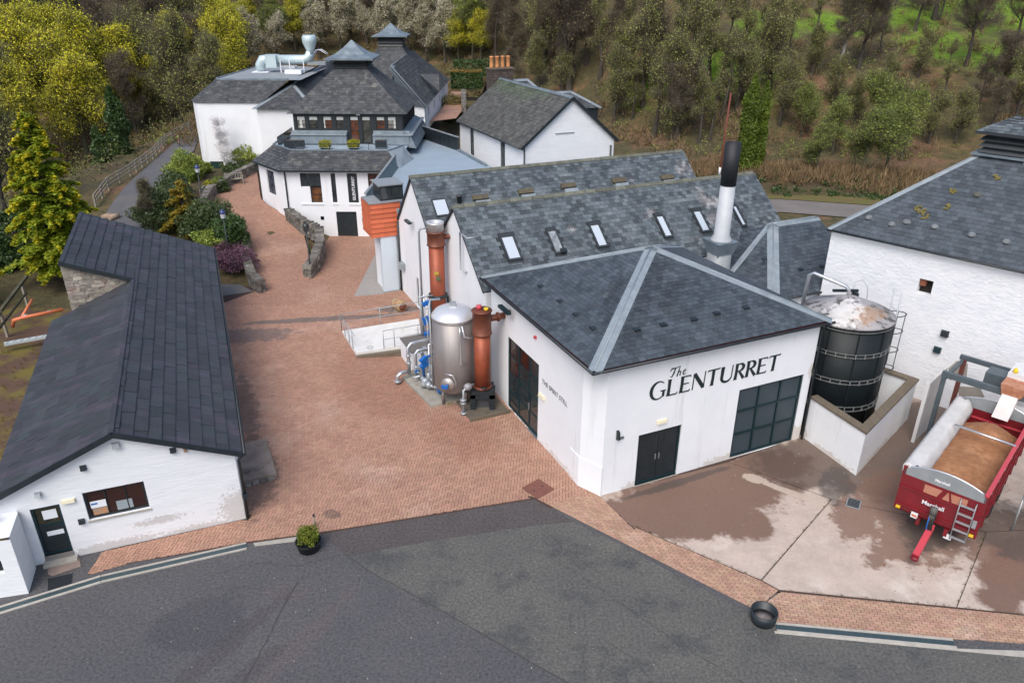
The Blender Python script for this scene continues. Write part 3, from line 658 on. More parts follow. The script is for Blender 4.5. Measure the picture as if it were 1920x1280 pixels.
# double door
def leafdoor(parent, Wf, s0, s1, z0, z1, m, d=-.1, handle=None, name='door', planks=0):
    mb = MB(); mb.wbox(Wf, s0, s1, d-.05, d, z0, z1)
    o = mb.build(name, m, parent)
    if planks:
        g = MB()
        for i in range(planks): a = lerp(s0+.05, s1-.05, i/planks); g.wbox(Wf, a+.006, a+(s1-s0-.1)/planks-.006, d, d+.012, z0+.06, z1-.06)
        g.build('boards', m, o, kind='stuff')
    if handle: MB().wbox(Wf, handle[0]-.015, handle[0]+.015, d+.013, d+.05, handle[1], handle[1]+.25).build('handle', STEELL, o)
    return o
mb = MB(); frame_box(mb, SF, 1.55, 3.54, .03, 2.36, .07, -.15, -.05); mb.build('door_frame', DARKF, still)
leafdoor(still, SF, 1.63, 2.535, .1, 2.28, BLACKP, handle=(2.46, 1.0), planks=8)
leafdoor(still, SF, 2.555, 3.46, .1, 2.28, BLACKP, handle=(2.63, 1.0), planks=8)
MB().wbox(SF, 1.5, 3.6, -.16, .05, 0, .03).build('door_sill', KERB, still)
# framed garage shutter 3 x 3 with diagonal boarding
SHM = mat('shutter_grey_blue', (.045, .065, .08), (.055, .075, .09), scale=1, rough=.5)
mb = MB(); s0, s1, z0, z1 = 6.22, 9.6, .03, 3.28
frame_box(mb, SF, s0, s1, z0, z1, .09, -.15, -.04)
for i in (1, 2): x = lerp(s0, s1, i/3); mb.wbox(SF, x-.035, x+.035, -.14, -.05, z0+.09, z1-.09)
for i in (1, 2): z = lerp(z0, z1, i/3); mb.wbox(SF, s0+.09, s1-.09, -.14, -.055, z-.035, z+.035)
shut = mb.build('shutter_frame', DARKF, still)
for i in range(3):
    for j in range(3):
        a, b = lerp(s0, s1, i/3)+.05, lerp(s0, s1, (i+1)/3)-.05; c, e = lerp(z0, z1, j/3)+.05, lerp(z0, z1, (j+1)/3)-.05
        mb = MB(); mb.wbox(SF, a, b, -.15, -.12, c, e)
        k = -10
        while k < 14:   # diagonal raised laths clipped to the panel
            x0 = a+k*.11; seg = []
            # line going up-left: (x0+t, c+ (… ))
            for t0, t1 in ((0, 1),):
                xa, za = x0, e; xb, zb = x0+(e-c), c
                lo = max(0, (a+.02-xa)/(xb-xa)); hi = min(1, (b-.02-xa)/(xb-xa))
                if hi-lo > .05:
                    P = lambda t: SF(xa+(xb-xa)*t, -.112, za+(zb-za)*t)
                    mb.beam(P(lo), P(hi), .04, .016, up=SF.n)
            k += 1
        mb.build('shutter_panel', SHM, shut)
# tall glazed door on the yard side, a red reflection painted into three of its panes
s0, s1, z0, z1 = sdr
mb = MB(); frame_box(mb, SLf, s0, s1, z0, z1, .08, -.13, -.04)
for i in (.34, .68): x = lerp(s0, s1, i); mb.wbox(SLf, x-.03, x+.03, -.12, -.05, z0, z1-.08)
for i in (1, 2, 3): z = lerp(z0, z1, i/4); mb.wbox(SLf, s0+.08, s1-.08, -.12, -.055, z-.022, z+.022)
gd = mb.build('glazed_door', DARKF, still)
for i in range(3):
    for j in range(4):
        a, b = lerp(s0, s1, (0, .34, .68, 1)[i])+.03, lerp(s0, s1, (0, .34, .68, 1)[i+1])-.03; c, e = lerp(z0, z1, j/4)+.02, lerp(z0, z1, (j+1)/4)-.02
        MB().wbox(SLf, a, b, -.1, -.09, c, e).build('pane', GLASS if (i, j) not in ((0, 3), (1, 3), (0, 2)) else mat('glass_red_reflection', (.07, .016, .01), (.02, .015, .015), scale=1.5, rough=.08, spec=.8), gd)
MB().wbox(SLf, lerp(s0, s1, .68)+.05, lerp(s0, s1, .68)+.08, -.05, 0.0, 1.0, 1.35).build('handle', STEELL, gd)
MB().wbox(SLf, lerp(s0, s1, .68), s1, -.16, .05, -.01, .04).build('door_sill', STEELL, still)
# roof
EZ, AZ = 5.75, 8.02; e0, e1, e2, e3 = (-.78, -.3, EZ), (10.22, -.3, EZ), (10.22, 9.95, EZ), (-.78, 9.95, EZ); ap = (4.79, 4.77, AZ)
mb = MB(); mb.add([e0, e1, e2, e3, ap], [(0, 1, 4), (1, 2, 4), (2, 3, 4), (3, 0, 4), (3, 2, 1, 0)]); rf = mb.build('roof', SUBR, still)
for a, b, cp in ((e0, e1, 150), (e3, e0, 150), (e1, e2, 0), (e2, e3, 0)):
    tiles(rf, [a, b, ap], .19, .27, .016, SLATE, 'slate', cp, 'slates', root=still)
nF, nL, nR_, nB = nrm(e0, e1, ap), nrm(e3, e0, ap), nrm(e1, e2, ap), nrm(e2, e3, ap)
hipcap(still, ap, e0, nL, nF, .26); hipcap(still, ap, e1, nF, nR_, .26); hipcap(still, ap, e3, nB, nL, .2); hipcap(still, ap, e2, nR_, nB, .2)
mb = MB(); mb.beam((-.72, -.24, 5.66), (10.2, -.24, 5.66), .1, .14); mb.beam((-.72, -.19, 5.66), (-.72, 9.9, 5.66), .1, .14); mb.beam((10.16, -.19, 5.66), (10.16, 9.9, 5.66), .1, .14); mb.build('fascia', mat('fascia_dark_red', (.05, .012, .012), rough=.5), still)
mb = MB(); mb.tube([(-.88, -.4, 5.71), (10.3, -.4, 5.67)], .055, 8); mb.tube([(-.88, -.4, 5.71), (-.88, 9.9, 5.72)], .055, 8); mb.build('gutter', BLACKP, still)
mb = MB(); mb.tube([(10.06, -.42, 5.6), (10.06, -.1, 5.3), (10.06, -.1, .05)], .05, 8); mb.box(9.98, 10.14, -.14, 0, 3.3, 3.5); mb.build('downpipe', BLACKP, still)
def vents(face_pts, base, lst, parent, m=BLACKP):
    n = nrm(*base)
    for (a, b) in lst:
        P0 = Vector(base[0]); z = P0.z-(n.x*(a-P0.x)+n.y*(b-P0.y))/n.z; p = Vector((a, b, z)); e = (Vector(base[1])-P0).normalized(); s = n.cross(e)
        mb = MB(); w, h = .14, .1
        mb.hexa([p-e*w-s*h+n*.02, p+e*w-s*h+n*.02, p+e*w+s*h+n*.02, p-e*w+s*h+n*.02, p-e*w*.9-s*h+n*.10, p+e*w*.9-s*h+n*.10, p+e*w*.9+s*h+n*.035, p-e*w*.9+s*h+n*.035]); mb.build('roof_vent', m, parent)
def onp(x, y, base):
    # where the sight line of a photograph pixel meets a roof slope of the still block
    n = nrm(*base); r = ray(x, y); rl = Vector((r.dot(U2), r.dot(V2), r.z)); o = loc((0, 0, CAMH)); t = n.dot(Vector(base[0])-o)/n.dot(rl); q = o+rl*t
    return (q.x, q.y)
bF, bL = (e0, e1, ap), (e3, e0, ap)
vents(None, bF, [onp(x, y, bF) for x, y in ((1193, 618), (1243, 609), (1300, 599), (1343, 588), (1398, 577))], still)
vents(None, bL, [onp(x, y, bL) for x, y in ((1015, 537), (1051, 565), (1081, 590), (1113, 616))], still)
# lettering on the front wall
def ribbon(mb, pts, ws, S_, t=.02):
    k = len(pts); P = []
    for i, (x, y) in enumerate(pts):
        dx = pts[min(i+1, k-1)][0]-pts[max(i-1, 0)][0]; dy = pts[min(i+1, k-1)][1]-pts[max(i-1, 0)][1]; l = math.hypot(dx, dy) or 1
        nx, ny = -dy/l, dx/l; w = ws[i]/2
        P.append(((x+nx*w, y+ny*w), (x-nx*w, y-ny*w)))
    for i in range(k-1):
        a, b = P[i]; c, d = P[i+1]
        mb.hexa([S_(b, 0), S_(d, 0), S_(c, 0), S_(a, 0), S_(b, t), S_(d, t), S_(c, t), S_(a, t)])
def arc(cx, cy, rx, ry, a0, a1, n=14): return [(cx+rx*math.cos(math.radians(lerp(a0, a1, i/n))), cy+ry*math.sin(math.radians(lerp(a0, a1, i/n)))) for i in range(n+1)]
TH, TN = .19, .055
def stem(x, w=TH): return ([(x, 0), (x, .08), (x+.01, .5), (x, .92), (x, 1)], [w*1.25, w, w*.9, w, w*1.25])
GL_ = {'G': [(arc(.48, .5, .42, .5, 48, 322, 18), [TN+(TH-TN)*max(0, -math.cos(math.radians(lerp(48, 322, i/18)))) for i in range(19)]), ([(.80, .0+.10), (.80, .42)], [.13, .15]), ([(.62, .44), (.92, .44)], [TN, TN])],
       'L': [stem(.12), ([(.12, .03), (.62, .03), (.66, .14)], [.06, .07, .04])],
       'E': [stem(.12), ([(.12, .03), (.62, .03), (.65, .13)], [.06, .07, .04]), ([(.12, .52), (.54, .52)], [TN, TN]), ([(.12, .97), (.60, .97), (.62, .88)], [.06, .07, .04])],
       'N': [([(.08, 0), (.08, 1)], [TN, TN]), ([(.10, .98), (.74, .04)], [TH*1.15, TH*1.15]), ([(.76, 0), (.76, 1.02)], [TN, TN])],
       'T': [stem(.36), ([(0, .88), (.03, .97), (.70, .97), (.74, 1.03)], [.04, .07, .07, .04])],
       'U': [([(.12, 1), (.12, .4)]+arc(.43, .33, .31, .31, 180, 360, 12)+[(.74, .4), (.74, 1)], [TH*1.2, TH]+[TH+(TN-TH)*i/12 for i in range(13)]+[TN, TN])],
       'R': [stem(.12), ([(.12, .97), (.30, .97)]+arc(.30, .745, .25, .225, 90, -90, 10)+[(.14, .5)], [TN, TN]+[TN+(TH-TN)*math.sin(math.pi*i/10) for i in range(11)]+[TN]), ([(.30, .5), (.66, .0)], [.12, TH])]}
XW = {'G': .98, 'L': .76, 'E': .74, 'N': .92, 'T': .82, 'U': .90, 'R': .74}
LB = mat('letter_black', (.008, .02, .02), rough=.5)
x = 1.86; word = 'GLENTURRET'; tot = sum(XW[c] for c in word); kx = (8.12-1.86)/tot
for i, ch in enumerate(word):
    mb = MB(); hh = .70; oz = 3.83
    if ch == 'G': hh = .74; oz = 3.80
    for pts, ws in GL_[ch]:
        ribbon(mb, [(px*kx/ .7, py) for px, py in pts], ws, lambda q, t, x=x, hh=hh, oz=oz: SF(x+q[0]*.7+q[1]*.03, .004+t, oz+q[1]*hh), .02)
    mb.build('letter', LB, still); x += XW[ch]*kx
# small script word above it
sc = {'T': [([(.0, .62), (.12, .9), (.5, .86), (.95, .98)], [.05, .13, .10, .03]), ([(.52, .88), (.42, .4), (.28, .05), (.08, .12)], [.10, .15, .11, .05])],
      'h': [([(.15, 1.02), (.08, .5), (.0, .0)], [.03, .10, .13]), ([(.05, .25), (.22, .52), (.34, .42), (.30, .05), (.42, .05)], [.03, .07, .11, .10, .03])],
      'e': [([(.05, .28), (.30, .38), (.28, .55), (.12, .50), (.03, .22), (.14, .02), (.38, .14)], [.04, .05, .07, .07, .11, .09, .03])]}
for ch, ox in (('T', 2.68), ('h', 3.03), ('e', 3.27)):
    mb = MB()
    for pts, ws in sc[ch]: ribbon(mb, pts, ws, lambda q, t, ox=ox: SF(ox+q[0]*.42+q[1]*.05, .004+t, 4.60+q[1]*.42), .015)
    mb.build('letter', LB, still)
def walltext(body, size, Wf, s, z, m, parent, d=.01, name='lettering', bold=0.0, label=None):
    me = textmesh(body, size, .004, bold); me.materials.append(m); o = obj(name, me, parent)
    M_ = Matrix((( Wf.e.x, 0, Wf.n.x, 0), (Wf.e.y, 0, Wf.n.y, 0), (0, 1, 0, 0), (0, 0, 0, 1)))
    M_.translation = Wf(s, d, z); o.matrix_local = M_; return o
GREYT = mat('letter_grey', (.12, .13, .14), rough=.5)
walltext('THE SPIRIT STILL', .30, SLf, B1-4.28, 2.98, GREYT, still)
# small fittings on the walls: things of their own
def lamp(p, Wf, s, z, label, L_=.5, m=BLACKP, cat='wall lamp', par=None, name='wall_lamp', out=.14, h=.14):
    root = thing(name, label, cat, tuple(par(Wf(s, 0, z))) if par else tuple(Wf(s, 0, z)))
    return root
def fit(name, label, cat, Wf, s0, s1, z0, z1, d, m, host=None, extra=None, group=None):
    """a small wall fitting: body, back plate and a detail, in world space"""
    def T(v): return (host_m(host) @ Vector(v)) if host else Vector(v)
    c = T(Wf((s0+s1)/2, 0, (z0+z1)/2)); root = thing(name, label, cat, tuple(c), 0, group)
    def F(s, dd, z): return T(Wf(s, dd, z))-c
    w = s1-s0; h = z1-z0
    MB().wbox(F, s0, s1, .0, .03, z0, z1).build('back_plate', m, root)
    MB().hexa([F(s0+w*.06, d, z0+h*.1), F(s1-w*.06, d, z0+h*.1), F(s1-w*.04, .03, z0+h*.04), F(s0+w*.04, .03, z0+h*.04), F(s0+w*.1, d*.75, z1-h*.1), F(s1-w*.1, d*.75, z1-h*.1), F(s1-w*.04, .03, z1-h*.04), F(s0+w*.04, .03, z1-h*.04)]).build('housing', extra or m, root)
    return root
def host_m(h): return Matrix.Translation(h.location) @ Matrix.Rotation(h.rotation_euler.z, 4, 'Z')
fit('exit_light', 'cream bulkhead light above the black double doors', 'light', SF, 2.32, 2.78, 2.68, 2.84, .1, CREAM, still)
fit('bulkhead_light', 'cream bulkhead light under the grey wall writing beside the glazed doors', 'light', SLf, B1-4.5, B1-3.95, 2.28, 2.44, .1, CREAM, still)
fit('alarm_sounder', 'small red sounder on the yard side wall below the eaves', 'alarm', SLf, B1-5.0, B1-4.85, 4.72, 4.84, .1, REDL, still)
def flood(label, c, d, host=None, L_=.75):
    c = Vector(c); d = Vector(d).normalized(); side = d.cross(Vector((0, 0, 1))).normalized()
    r = thing('flood_light', label, 'flood light', tuple(c))
    MB().tube([(0, 0, 0), d*.3+Vector((0, 0, .12))], .02, 6).build('bracket', BLACKP, r)
    MB().beam(-side*L_/2+d*.32+Vector((0, 0, .1)), side*L_/2+d*.32+Vector((0, 0, .1)), .2, .12).build('housing', DARKF, r)
    MB().beam(-side*L_*.42+d*.34+Vector((0, 0, .035)), side*L_*.42+d*.34+Vector((0, 0, .035)), .14, .01).build('lens', CREAM, r)
HM = host_m(still)
fit('wall_bracket', 'small black bracket fitting on the white wall left of the black double doors', 'bracket', SF, .52, .62, 2.45, 2.85, .16, BLACKP, still)
fit('small_wall_sign', 'tiny grey plate beside the black wall bracket', 'sign', SF, .66, .86, 2.42, 2.52, .04, GREYT, still)
flood('long black flood light on the still house wall right of the copper outlet pipe', HM @ Vector((A0, 7.4, 5.0)), HM.to_3x3() @ Vector((-1, 0, 0)), L_=1.0)
flood('long black flood light high on the left white gable beside the tall condenser', HM @ Vector((-.55, 20.9, 5.3)), HM.to_3x3() @ Vector((-1, 0, 0)), L_=.8)

# ================================================================ LONG RANGES BEHIND (two gabled blocks)
GA, GE = -.55, 17.9   # gable planes of the two ranges
def range_block(b0, b1, ridge, zE0, zE1, zR, label, hole=()):
    root = thing('gabled_range', label, 'distillery building', (O2.x, O2.y, 0), AN)
    Wl = WF((GA, b1), (GA, b0)); mb = MB(); r = b1-ridge; zl_ = min(zE0, zE1)-.08
    wall(mb, Wl, 0, zl_, hole, top=[(Wl.len, zE0-.05), (r, zR-.06), (0, zE1-.05)])
    Wr = WF((GE, b0), (GE, b1)); wall(mb, Wr, 0, zl_, top=[(Wl.len, zE1-.05), (ridge-b0, zR-.06), (0, zE0-.05)])
    wall(mb, WF((GA, b0), (GE, b0)), 0, zE0-.05); wall(mb, WF((GE, b1), (GA, b1)), 0, zE1-.05); mb.build('wall', WHITE, root)
    g0, g1 = GA-.12, GE+.1
    A = (g0, b0, zE0); B = (g1, b0, zE0); Cc = (g1, ridge, zR); D = (g0, ridge, zR); E_ = (g1, b1, zE1); F_ = (g0, b1, zE1)
    mb = MB(); mb.slab([A, B, Cc, D], .1); mb.slab([E_, F_, D, Cc], .1); rf = mb.build('roof', SUBR, root)
    return root, rf, (A, B, Cc, D, E_, F_), Wl
w2, w2r, w2c, w2w = range_block(10.05, 17.3, 13.9, 4.93, 5.0, 8.02, 'nearer long white range with six skylights in its slate roof')
w1, w1r, w1c, w1w = range_block(17.3, 23.95, 20.75, 5.0, 4.75, 8.02, 'farther long white range with a mottled slate roof behind the skylight roof', [(2.95, 3.5, .05, 2.0)])
A, B, Cc, D, E_, F_ = w2c; bW2 = (A, B, Cc); RG2, RG1 = 13.9, 20.75
skp = [((936, 447), (980, 490)), ((1022, 433), (1060, 476)), ((1102, 423), (1141, 464)), ((1226, 406), (1262, 446)), ((1296, 398), (1333, 437)), ((1371, 390), (1403, 431))]
sk = []
for (p, q) in skp:
    a_ = onp(*p, bW2); c_2 = onp(*q, bW2); sk.append((a_[0], c_2[0]+.02))
SY0, SY1 = 11.15, 12.35
sl = math.hypot(RG2-10.05, 8.02-4.93); s_of = lambda b: (b-10.05)/(RG2-10.05)*sl
skips = [(a-A[0]-.05, c-A[0]+.05, s_of(SY0)-.05, s_of(SY1)+.05) for a, c in sk]
tiles(w2r, [A, B, Cc, D], .235, .29, .02, SLATEL, 'slate', 290, 'slates', root=w2, skip=skips)
tiles(w2r, [E_, F_, D, Cc], .235, .29, .02, SLATEL, 'slate', 0, 'slates', root=w2)
A1_, B1_, C1_, D1_, E1_, F1_ = w1c
tiles(w1r, [A1_, B1_, C1_, D1_], .235, .29, .02, SLATEL, 'slate', 290, 'slates', root=w1)
tiles(w1r, [E1_, F1_, D1_, C1_], .235, .29, .02, SLATEL, 'slate', 0, 'slates', root=w1)
for (root, ridge) in ((w2, RG2), (w1, RG1)):
    mb = MB(); mb.add([(0, -.13, -.1), (.6, -.13, -.1), (.6, 0, .03), (0, 0, .03), (.6, .13, -.1), (0, .13, -.1), (0, -.13, -.15), (.6, -.13, -.15), (.6, .13, -.15), (0, .13, -.15)],
        [(0, 1, 2, 3), (3, 2, 4, 5), (6, 7, 1, 0), (9, 5, 4, 8), (0, 3, 5, 9, 6), (7, 8, 4, 2, 1), (9, 8, 7, 6)]); me = mb.mesh('ridge_tile', RIDGE)
    for k in range(30): o = obj('ridge_tile', me, root); o.location = (GA-.15+k*.62, ridge, 8.08+random.uniform(-.008, .008))
def slopebox(root, a0, a1, b0, b1, base, h0, h1, nm, m, parent=None):
    n = nrm(*base); P0 = Vector(base[0])
    def P(a, b, h): z = P0.z-(n.x*(a-P0.x)+n.y*(b-P0.y))/n.z; return Vector((a, b, z))+n*h
    mb = MB(); mb.hexa([P(a0, b0, h0), P(a1, b0, h0), P(a1, b1, h0), P(a0, b1, h0), P(a0, b0, h1), P(a1, b0, h1), P(a1, b1, h1), P(a0, b1, h1)]); return mb.build(nm, m, parent or root)
for i, (a, c) in enumerate(sk):
    base = (A, B, Cc); f = MB(); n = nrm(*base); P0 = Vector(base[0])
    def P(aa, bb, h): z = P0.z-(n.x*(aa-P0.x)+n.y*(bb-P0.y))/n.z; return Vector((aa, bb, z))+n*h
    def bx(a0, a1, b0, b1, h0, h1): f.hexa([P(a0, b0, h0), P(a1, b0, h0), P(a1, b1, h0), P(a0, b1, h0), P(a0, b0, h1), P(a1, b0, h1), P(a1, b1, h1), P(a0, b1, h1)])
    y0, y1 = SY0, SY1; w = .09
    bx(a, a+w, y0, y1, 0, .1); bx(c-w, c, y0, y1, 0, .1); bx(a+w, c-w, y0, y0+w, 0, .095); bx(a+w, c-w, y1-w*1.6, y1, 0, .12); bx(a-.03, c+.03, y0-.1, y0, 0, .03)
    so = f.build('skylight', GREYP if False else mat('skylight_frame', (.03, .036, .04), rough=.5), w2)
    slopebox(w2, a+w, c-w, y0+w, y1-w*1.6, base, .03, .07, 'pane', SKYG if i != 1 else mat('skylight_glass_dirty', (.42, .46, .48), (.16, .17, .17), scale=1.6, rough=.25, metal=.2, stretch=(3, 1, 1)), so)
    if i == 1: slopebox(w2, a+.3, a+.62, y0-.02, y0+.16, base, .1, .22, 'air_vent', BLACKP, so)
base1 = (A1_, B1_, C1_)
so = slopebox(w1, .1, .95, 18.6, 19.5, base1, 0, .08, 'skylight', mat('skylight_frame', (.03, .036, .04)), w1); slopebox(w1, .17, .88, 18.67, 19.4, base1, .09, .1, 'pane', SKYG, so)
for k, (x, y) in enumerate(((900, 374), (985, 363), (1065, 352), (1160, 342), (1250, 336))):
    a, b = onp(x, y, base1)
    so = slopebox(w1, a-.45, a+.5, b-.05, b+.18, base1, 0, .16, 'ridge_vent', mat('vent_wood', (.12, .10, .05), (.07, .06, .05), scale=4), w1)
    slopebox(w1, a-.3, a+.6, b-.26, b-.06, base1, .02, .06, 'apron', LEAD, so)
a, b = onp(861, 380, base1); fl = MB().lathe([(.13, 0), (.13, .35), (.17, .35), (.17, .45), (.12, .47)], (a, b, 5.0+(b-17.3)*.87), 12).build('flue_cowl', mat('cowl_dark', (.05, .05, .055), rough=.5), w1)
Wl = w1w
mb = MB(); mb.wbox(Wl, 2.95, 3.5, -.14, -.1, .05, 2.0); mb.build('side_door', DARKF, w1)
mb = MB(); mb.tube([(GA-.08, 23.9, 4.6), (GA-.08, 23.9, .05)], .06, 8); mb.build('downpipe', BLACKP, w1)
mb = MB(); mb.tube([(GA+.3, 11.6, 7.1), (GA-.25, 11.6, 7.1), (GA-.25, 12.6, 7.1), (GA-.2, 12.7, 6.9), (GA-.2, 12.7, 5.2), (GA-.05, 12.3, 5.15)], .045, 6); mb.build('steam_pipe', GALV, w2)
fit('junction_box', 'grey sheet metal hood on the white gable corner above the barrel', 'wall hood', Wl, .3, .95, 1.7, 2.1, .35, GREYP, w1)

# ================================================================ SMALL HIPPED LINK ROOF between still house and mill
lk = thing('hipped_link_building', 'small white building with hipped slate roof wedged between still house and mill', 'distillery building', (O2.x, O2.y, 0), AN)
kz, kr = 4.0, 6.3; k0, k1, k2, k3 = (12.8, 5.55, kz), (19.2, 5.55, kz), (19.2, 13.8, kz), (12.5, 13.8, kz); r0_, r1_ = (16.0, 9.7, kr), (19.2, 9.7, kr); km = (12.45, 8.6, kz)
mb = MB(); wall(mb, WF((12.85, 5.8), (18.3, 5.8)), 0, kz); wall(mb, WF((12.85, 11.7), (12.85, 5.8)), 0, kz); mb.build('wall', WHITE, lk)
mb = MB(); mb.add([k0, k1, r1_, r0_, km, k3, k2], [(0, 1, 2, 3), (4, 0, 3), (5, 4, 3), (6, 5, 3, 2)]); kro = mb.build('roof', SUBR, lk)
tiles(kro, [k0, k1, r1_, r0_], .24, .3, .018, SLATE, 'slate', 120, 'slates', root=lk)
tiles(kro, [km, k0, r0_], .24, .3, .018, SLATE, 'slate', 60, 'slates', root=lk)
tiles(kro, [k3, km, r0_], .24, .3, .018, SLATE, 'slate', 0, 'slates', root=lk)
nf, nm_, nb = nrm(k0, k1, r1_), nrm(km, k0, r0_), nrm(k3, km, r0_)
hipcap(lk, r0_, k0, nm_, nf, .3); hipcap(lk, r0_, km, nb, nm_, .3); hipcap(lk, r0_, r1_, nf, nb, .25, name='ridge_flashing')
mb = MB(); mb.tube([(12.8, 5.5, kz-.05), (19, 5.5, kz-.05)], .05, 6); mb.build('gutter', BLACKP, lk)
vents(None, (k0, k1, r1_), [onp(1500, 505, (k0, k1, r1_)), onp(1540, 499, (k0, k1, r1_)), onp(1430, 500, (km, k0, r0_))], lk)

# ================================================================ WHITE BOILER CHIMNEY
CHB, CHT = 8.85, 10.95
cb = at(1352, 450, 6.0); ch = thing('boiler_chimney', 'white round steel chimney with a black top rising through the slate roofs', 'chimney', (cb.x, cb.y, 0))
MB().lathe([(.62, 0), (.62, 5.3)], n=20).build('lower_stack', GREYP, ch)
mb = MB()
mb.hexa([(-.45, -.45, 5.2), (.45, -.45, 5.2), (.45, .45, 5.2), (-.45, .45, 5.2), (-.66, -.66, 6.0), (.66, -.66, 6.0), (.66, .66, 6.0), (-.66, .66, 6.0)]); o = mb.build('flashing_hood', LEADB, ch); o.rotation_euler = (0, 0, AN)
MB().lathe([(.55, 6.0), (.55, 6.05), (.40, 6.3), (.37, CHB)], n=24).build('white_stack', mat('white_metal', (.47, .49, .51), (.40, .42, .44), scale=1.5, rough=.5, streak=((.5, .5, .48), 3, .6, .5)), ch)
mb = MB(); mb.lathe([(.39, CHB), (.39, CHT), (.33, CHT), (.33, CHT-.7)], n=24); mb.build('black_top', mat('black_cowl', (.014, .015, .018), rough=.6), ch)

# ================================================================ MILL / KILN on the right
e_m = Vector((.7071, -.7071, 0)); Mc = Vector((15.5, 35.7, 0))
mill = thing('malt_mill', 'large white rubble walled mill with slate pyramid roof and louvred ventilator', 'distillery building', tuple(Mc), -math.pi/4)
LM, mz = 10.6, 7.2
fr = WF((0, 0), (LM, 0)); hd = [(4.35, 4.95, 5.15, 5.85)]
mb = MB(); wall(mb, fr, 0, mz, hd, dep=.35); wall(mb, WF((0, LM), (0, 0)), 0, mz); wall(mb, WF((LM, 0), (LM, LM)), 0, mz); wall(mb, WF((LM, LM), (0, LM)), 0, mz)
mb.build('wall', ROUGHW, mill)
mb = MB(); mb.wbox(fr, 4.35, 4.95, -.4, -.36, 5.15, 5.85); mb.build('wall_vent', mat('dark_vent', (.02, .014, .012), rough=.9), mill)
mb = MB(); mb.wbox(fr, 4.38, 4.62, -.35, -.1, 5.5, 5.82); mb.build('rusty_flap', mat('rusty', (.30, .10, .045), (.16, .06, .04), scale=6), mill)
q0, q1, q2, q3 = (-.15, -.18, mz+.05), (LM+.15, -.18, mz+.05), (LM+.15, LM+.15, mz+.05), (-.15, LM+.15, mz+.05); c_ = LM/2; tz = 10.85; hw = .95
t0, t1, t2, t3 = (c_-hw, c_-hw, tz), (c_+hw, c_-hw, tz), (c_+hw, c_+hw, tz), (c_-hw, c_+hw, tz)
mb = MB(); mb.add([q0, q1, q2, q3, t0, t1, t2, t3], [(0, 1, 5, 4), (1, 2, 6, 5), (2, 3, 7, 6), (3, 0, 4, 7), (4, 5, 6, 7)]); mr = mb.build('roof', SUBR, mill)
tiles(mr, [q0, q1, t1, t0], .23, .3, .018, SLATE, 'slate', 280, 'slates', root=mill)
tiles(mr, [q1, q2, t2, t1], .23, .3, .018, SLATE, 'slate', 0, 'slates', root=mill)
tiles(mr, [q3, q0, t0, t3], .23, .3, .018, SLATE, 'slate', 0, 'slates', root=mill)
nF_, nR2, nL2 = nrm(q0, q1, t1), nrm(q1, q2, t2), nrm(q3, q0, t0)
hipcap(mill, t0, q0, nL2, nF_, .17); hipcap(mill, t1, q1, nF_, nR2, .17)
mb = MB(); mb.tube([(-.15, -.25, mz), (LM+.15, -.25, mz)], .05, 6); mb.build('gutter', BLACKP, mill)
def louvre(root, c, hw, z0, z1, rhw, rz0, rz1, n=4, m=BLACKP, rm=SLATE, flare=False, skirt=None):
    cx, cy = c
    if skirt: MB().box(cx-hw-.25, cx+hw+.25, cy-hw-.25, cy+hw+.25, skirt-.02, skirt+.06).build('lead_apron', LEADB, root)
    MB().box(cx-hw+.12, cx+hw-.12, cy-hw+.12, cy+hw-.12, z0, z1).build('ventilator', m, root)
    for k in range(n):
        z = lerp(z0, z1, (k+.2)/n); h = (z1-z0)/n*.62
        mb = MB(); w = hw-.02+.02*k
        mb.hexa([(cx-w-.06, cy-w-.06, z), (cx+w+.06, cy-w-.06, z), (cx+w+.06, cy+w+.06, z), (cx-w-.06, cy+w+.06, z), (cx-w+.06, cy-w+.06, z+h), (cx+w-.06, cy-w+.06, z+h), (cx+w-.06, cy+w-.06, z+h), (cx-w+.06, cy+w-.06, z+h)]); mb.build('louvre', m, root)
    mb = MB(); N = 4; prof = [(1, rz0), (.62, lerp(rz0, rz1, .22)), (.3, lerp(rz0, rz1, .58)), (0.02, rz1)] if flare else [(1, rz0), (.02, rz1)]
    rings = []
    for f_, z in prof:
        w = rhw*f_; rings.append([(cx-w, cy-w, z), (cx+w, cy-w, z), (cx+w, cy+w, z), (cx-w, cy+w, z)])
    vs = [p for r in rings for p in r]; k = len(rings)
    mb.add(vs, [(i*4+j, i*4+(j+1) % 4, (i+1)*4+(j+1) % 4, (i+1)*4+j) for i in range(k-1) for j in range(4)]+[(3, 2, 1, 0), ((k-1)*4, (k-1)*4+1, (k-1)*4+2, (k-1)*4+3)])
    mb.box(cx-rhw-.02, cx+rhw+.02, cy-rhw-.02, cy+rhw+.02, rz0-.12, rz0-.01)
    return mb.build('ventilator_roof', rm, root), rings
vr, rings = louvre(mill, (c_, c_), 1.0, tz+.05, tz+.85, 1.25, tz+1.05, tz+1.75, 3, skirt=tz, rm=SUBR)
R0 = rings[0]; apx = (c_, c_, tz+1.75)
for i in (0, 3): tiles(vr, [R0[i], R0[(i+1) % 4], apx], .2, .28, .018, SLATEL, 'slate', 20, 'slates', root=mill)
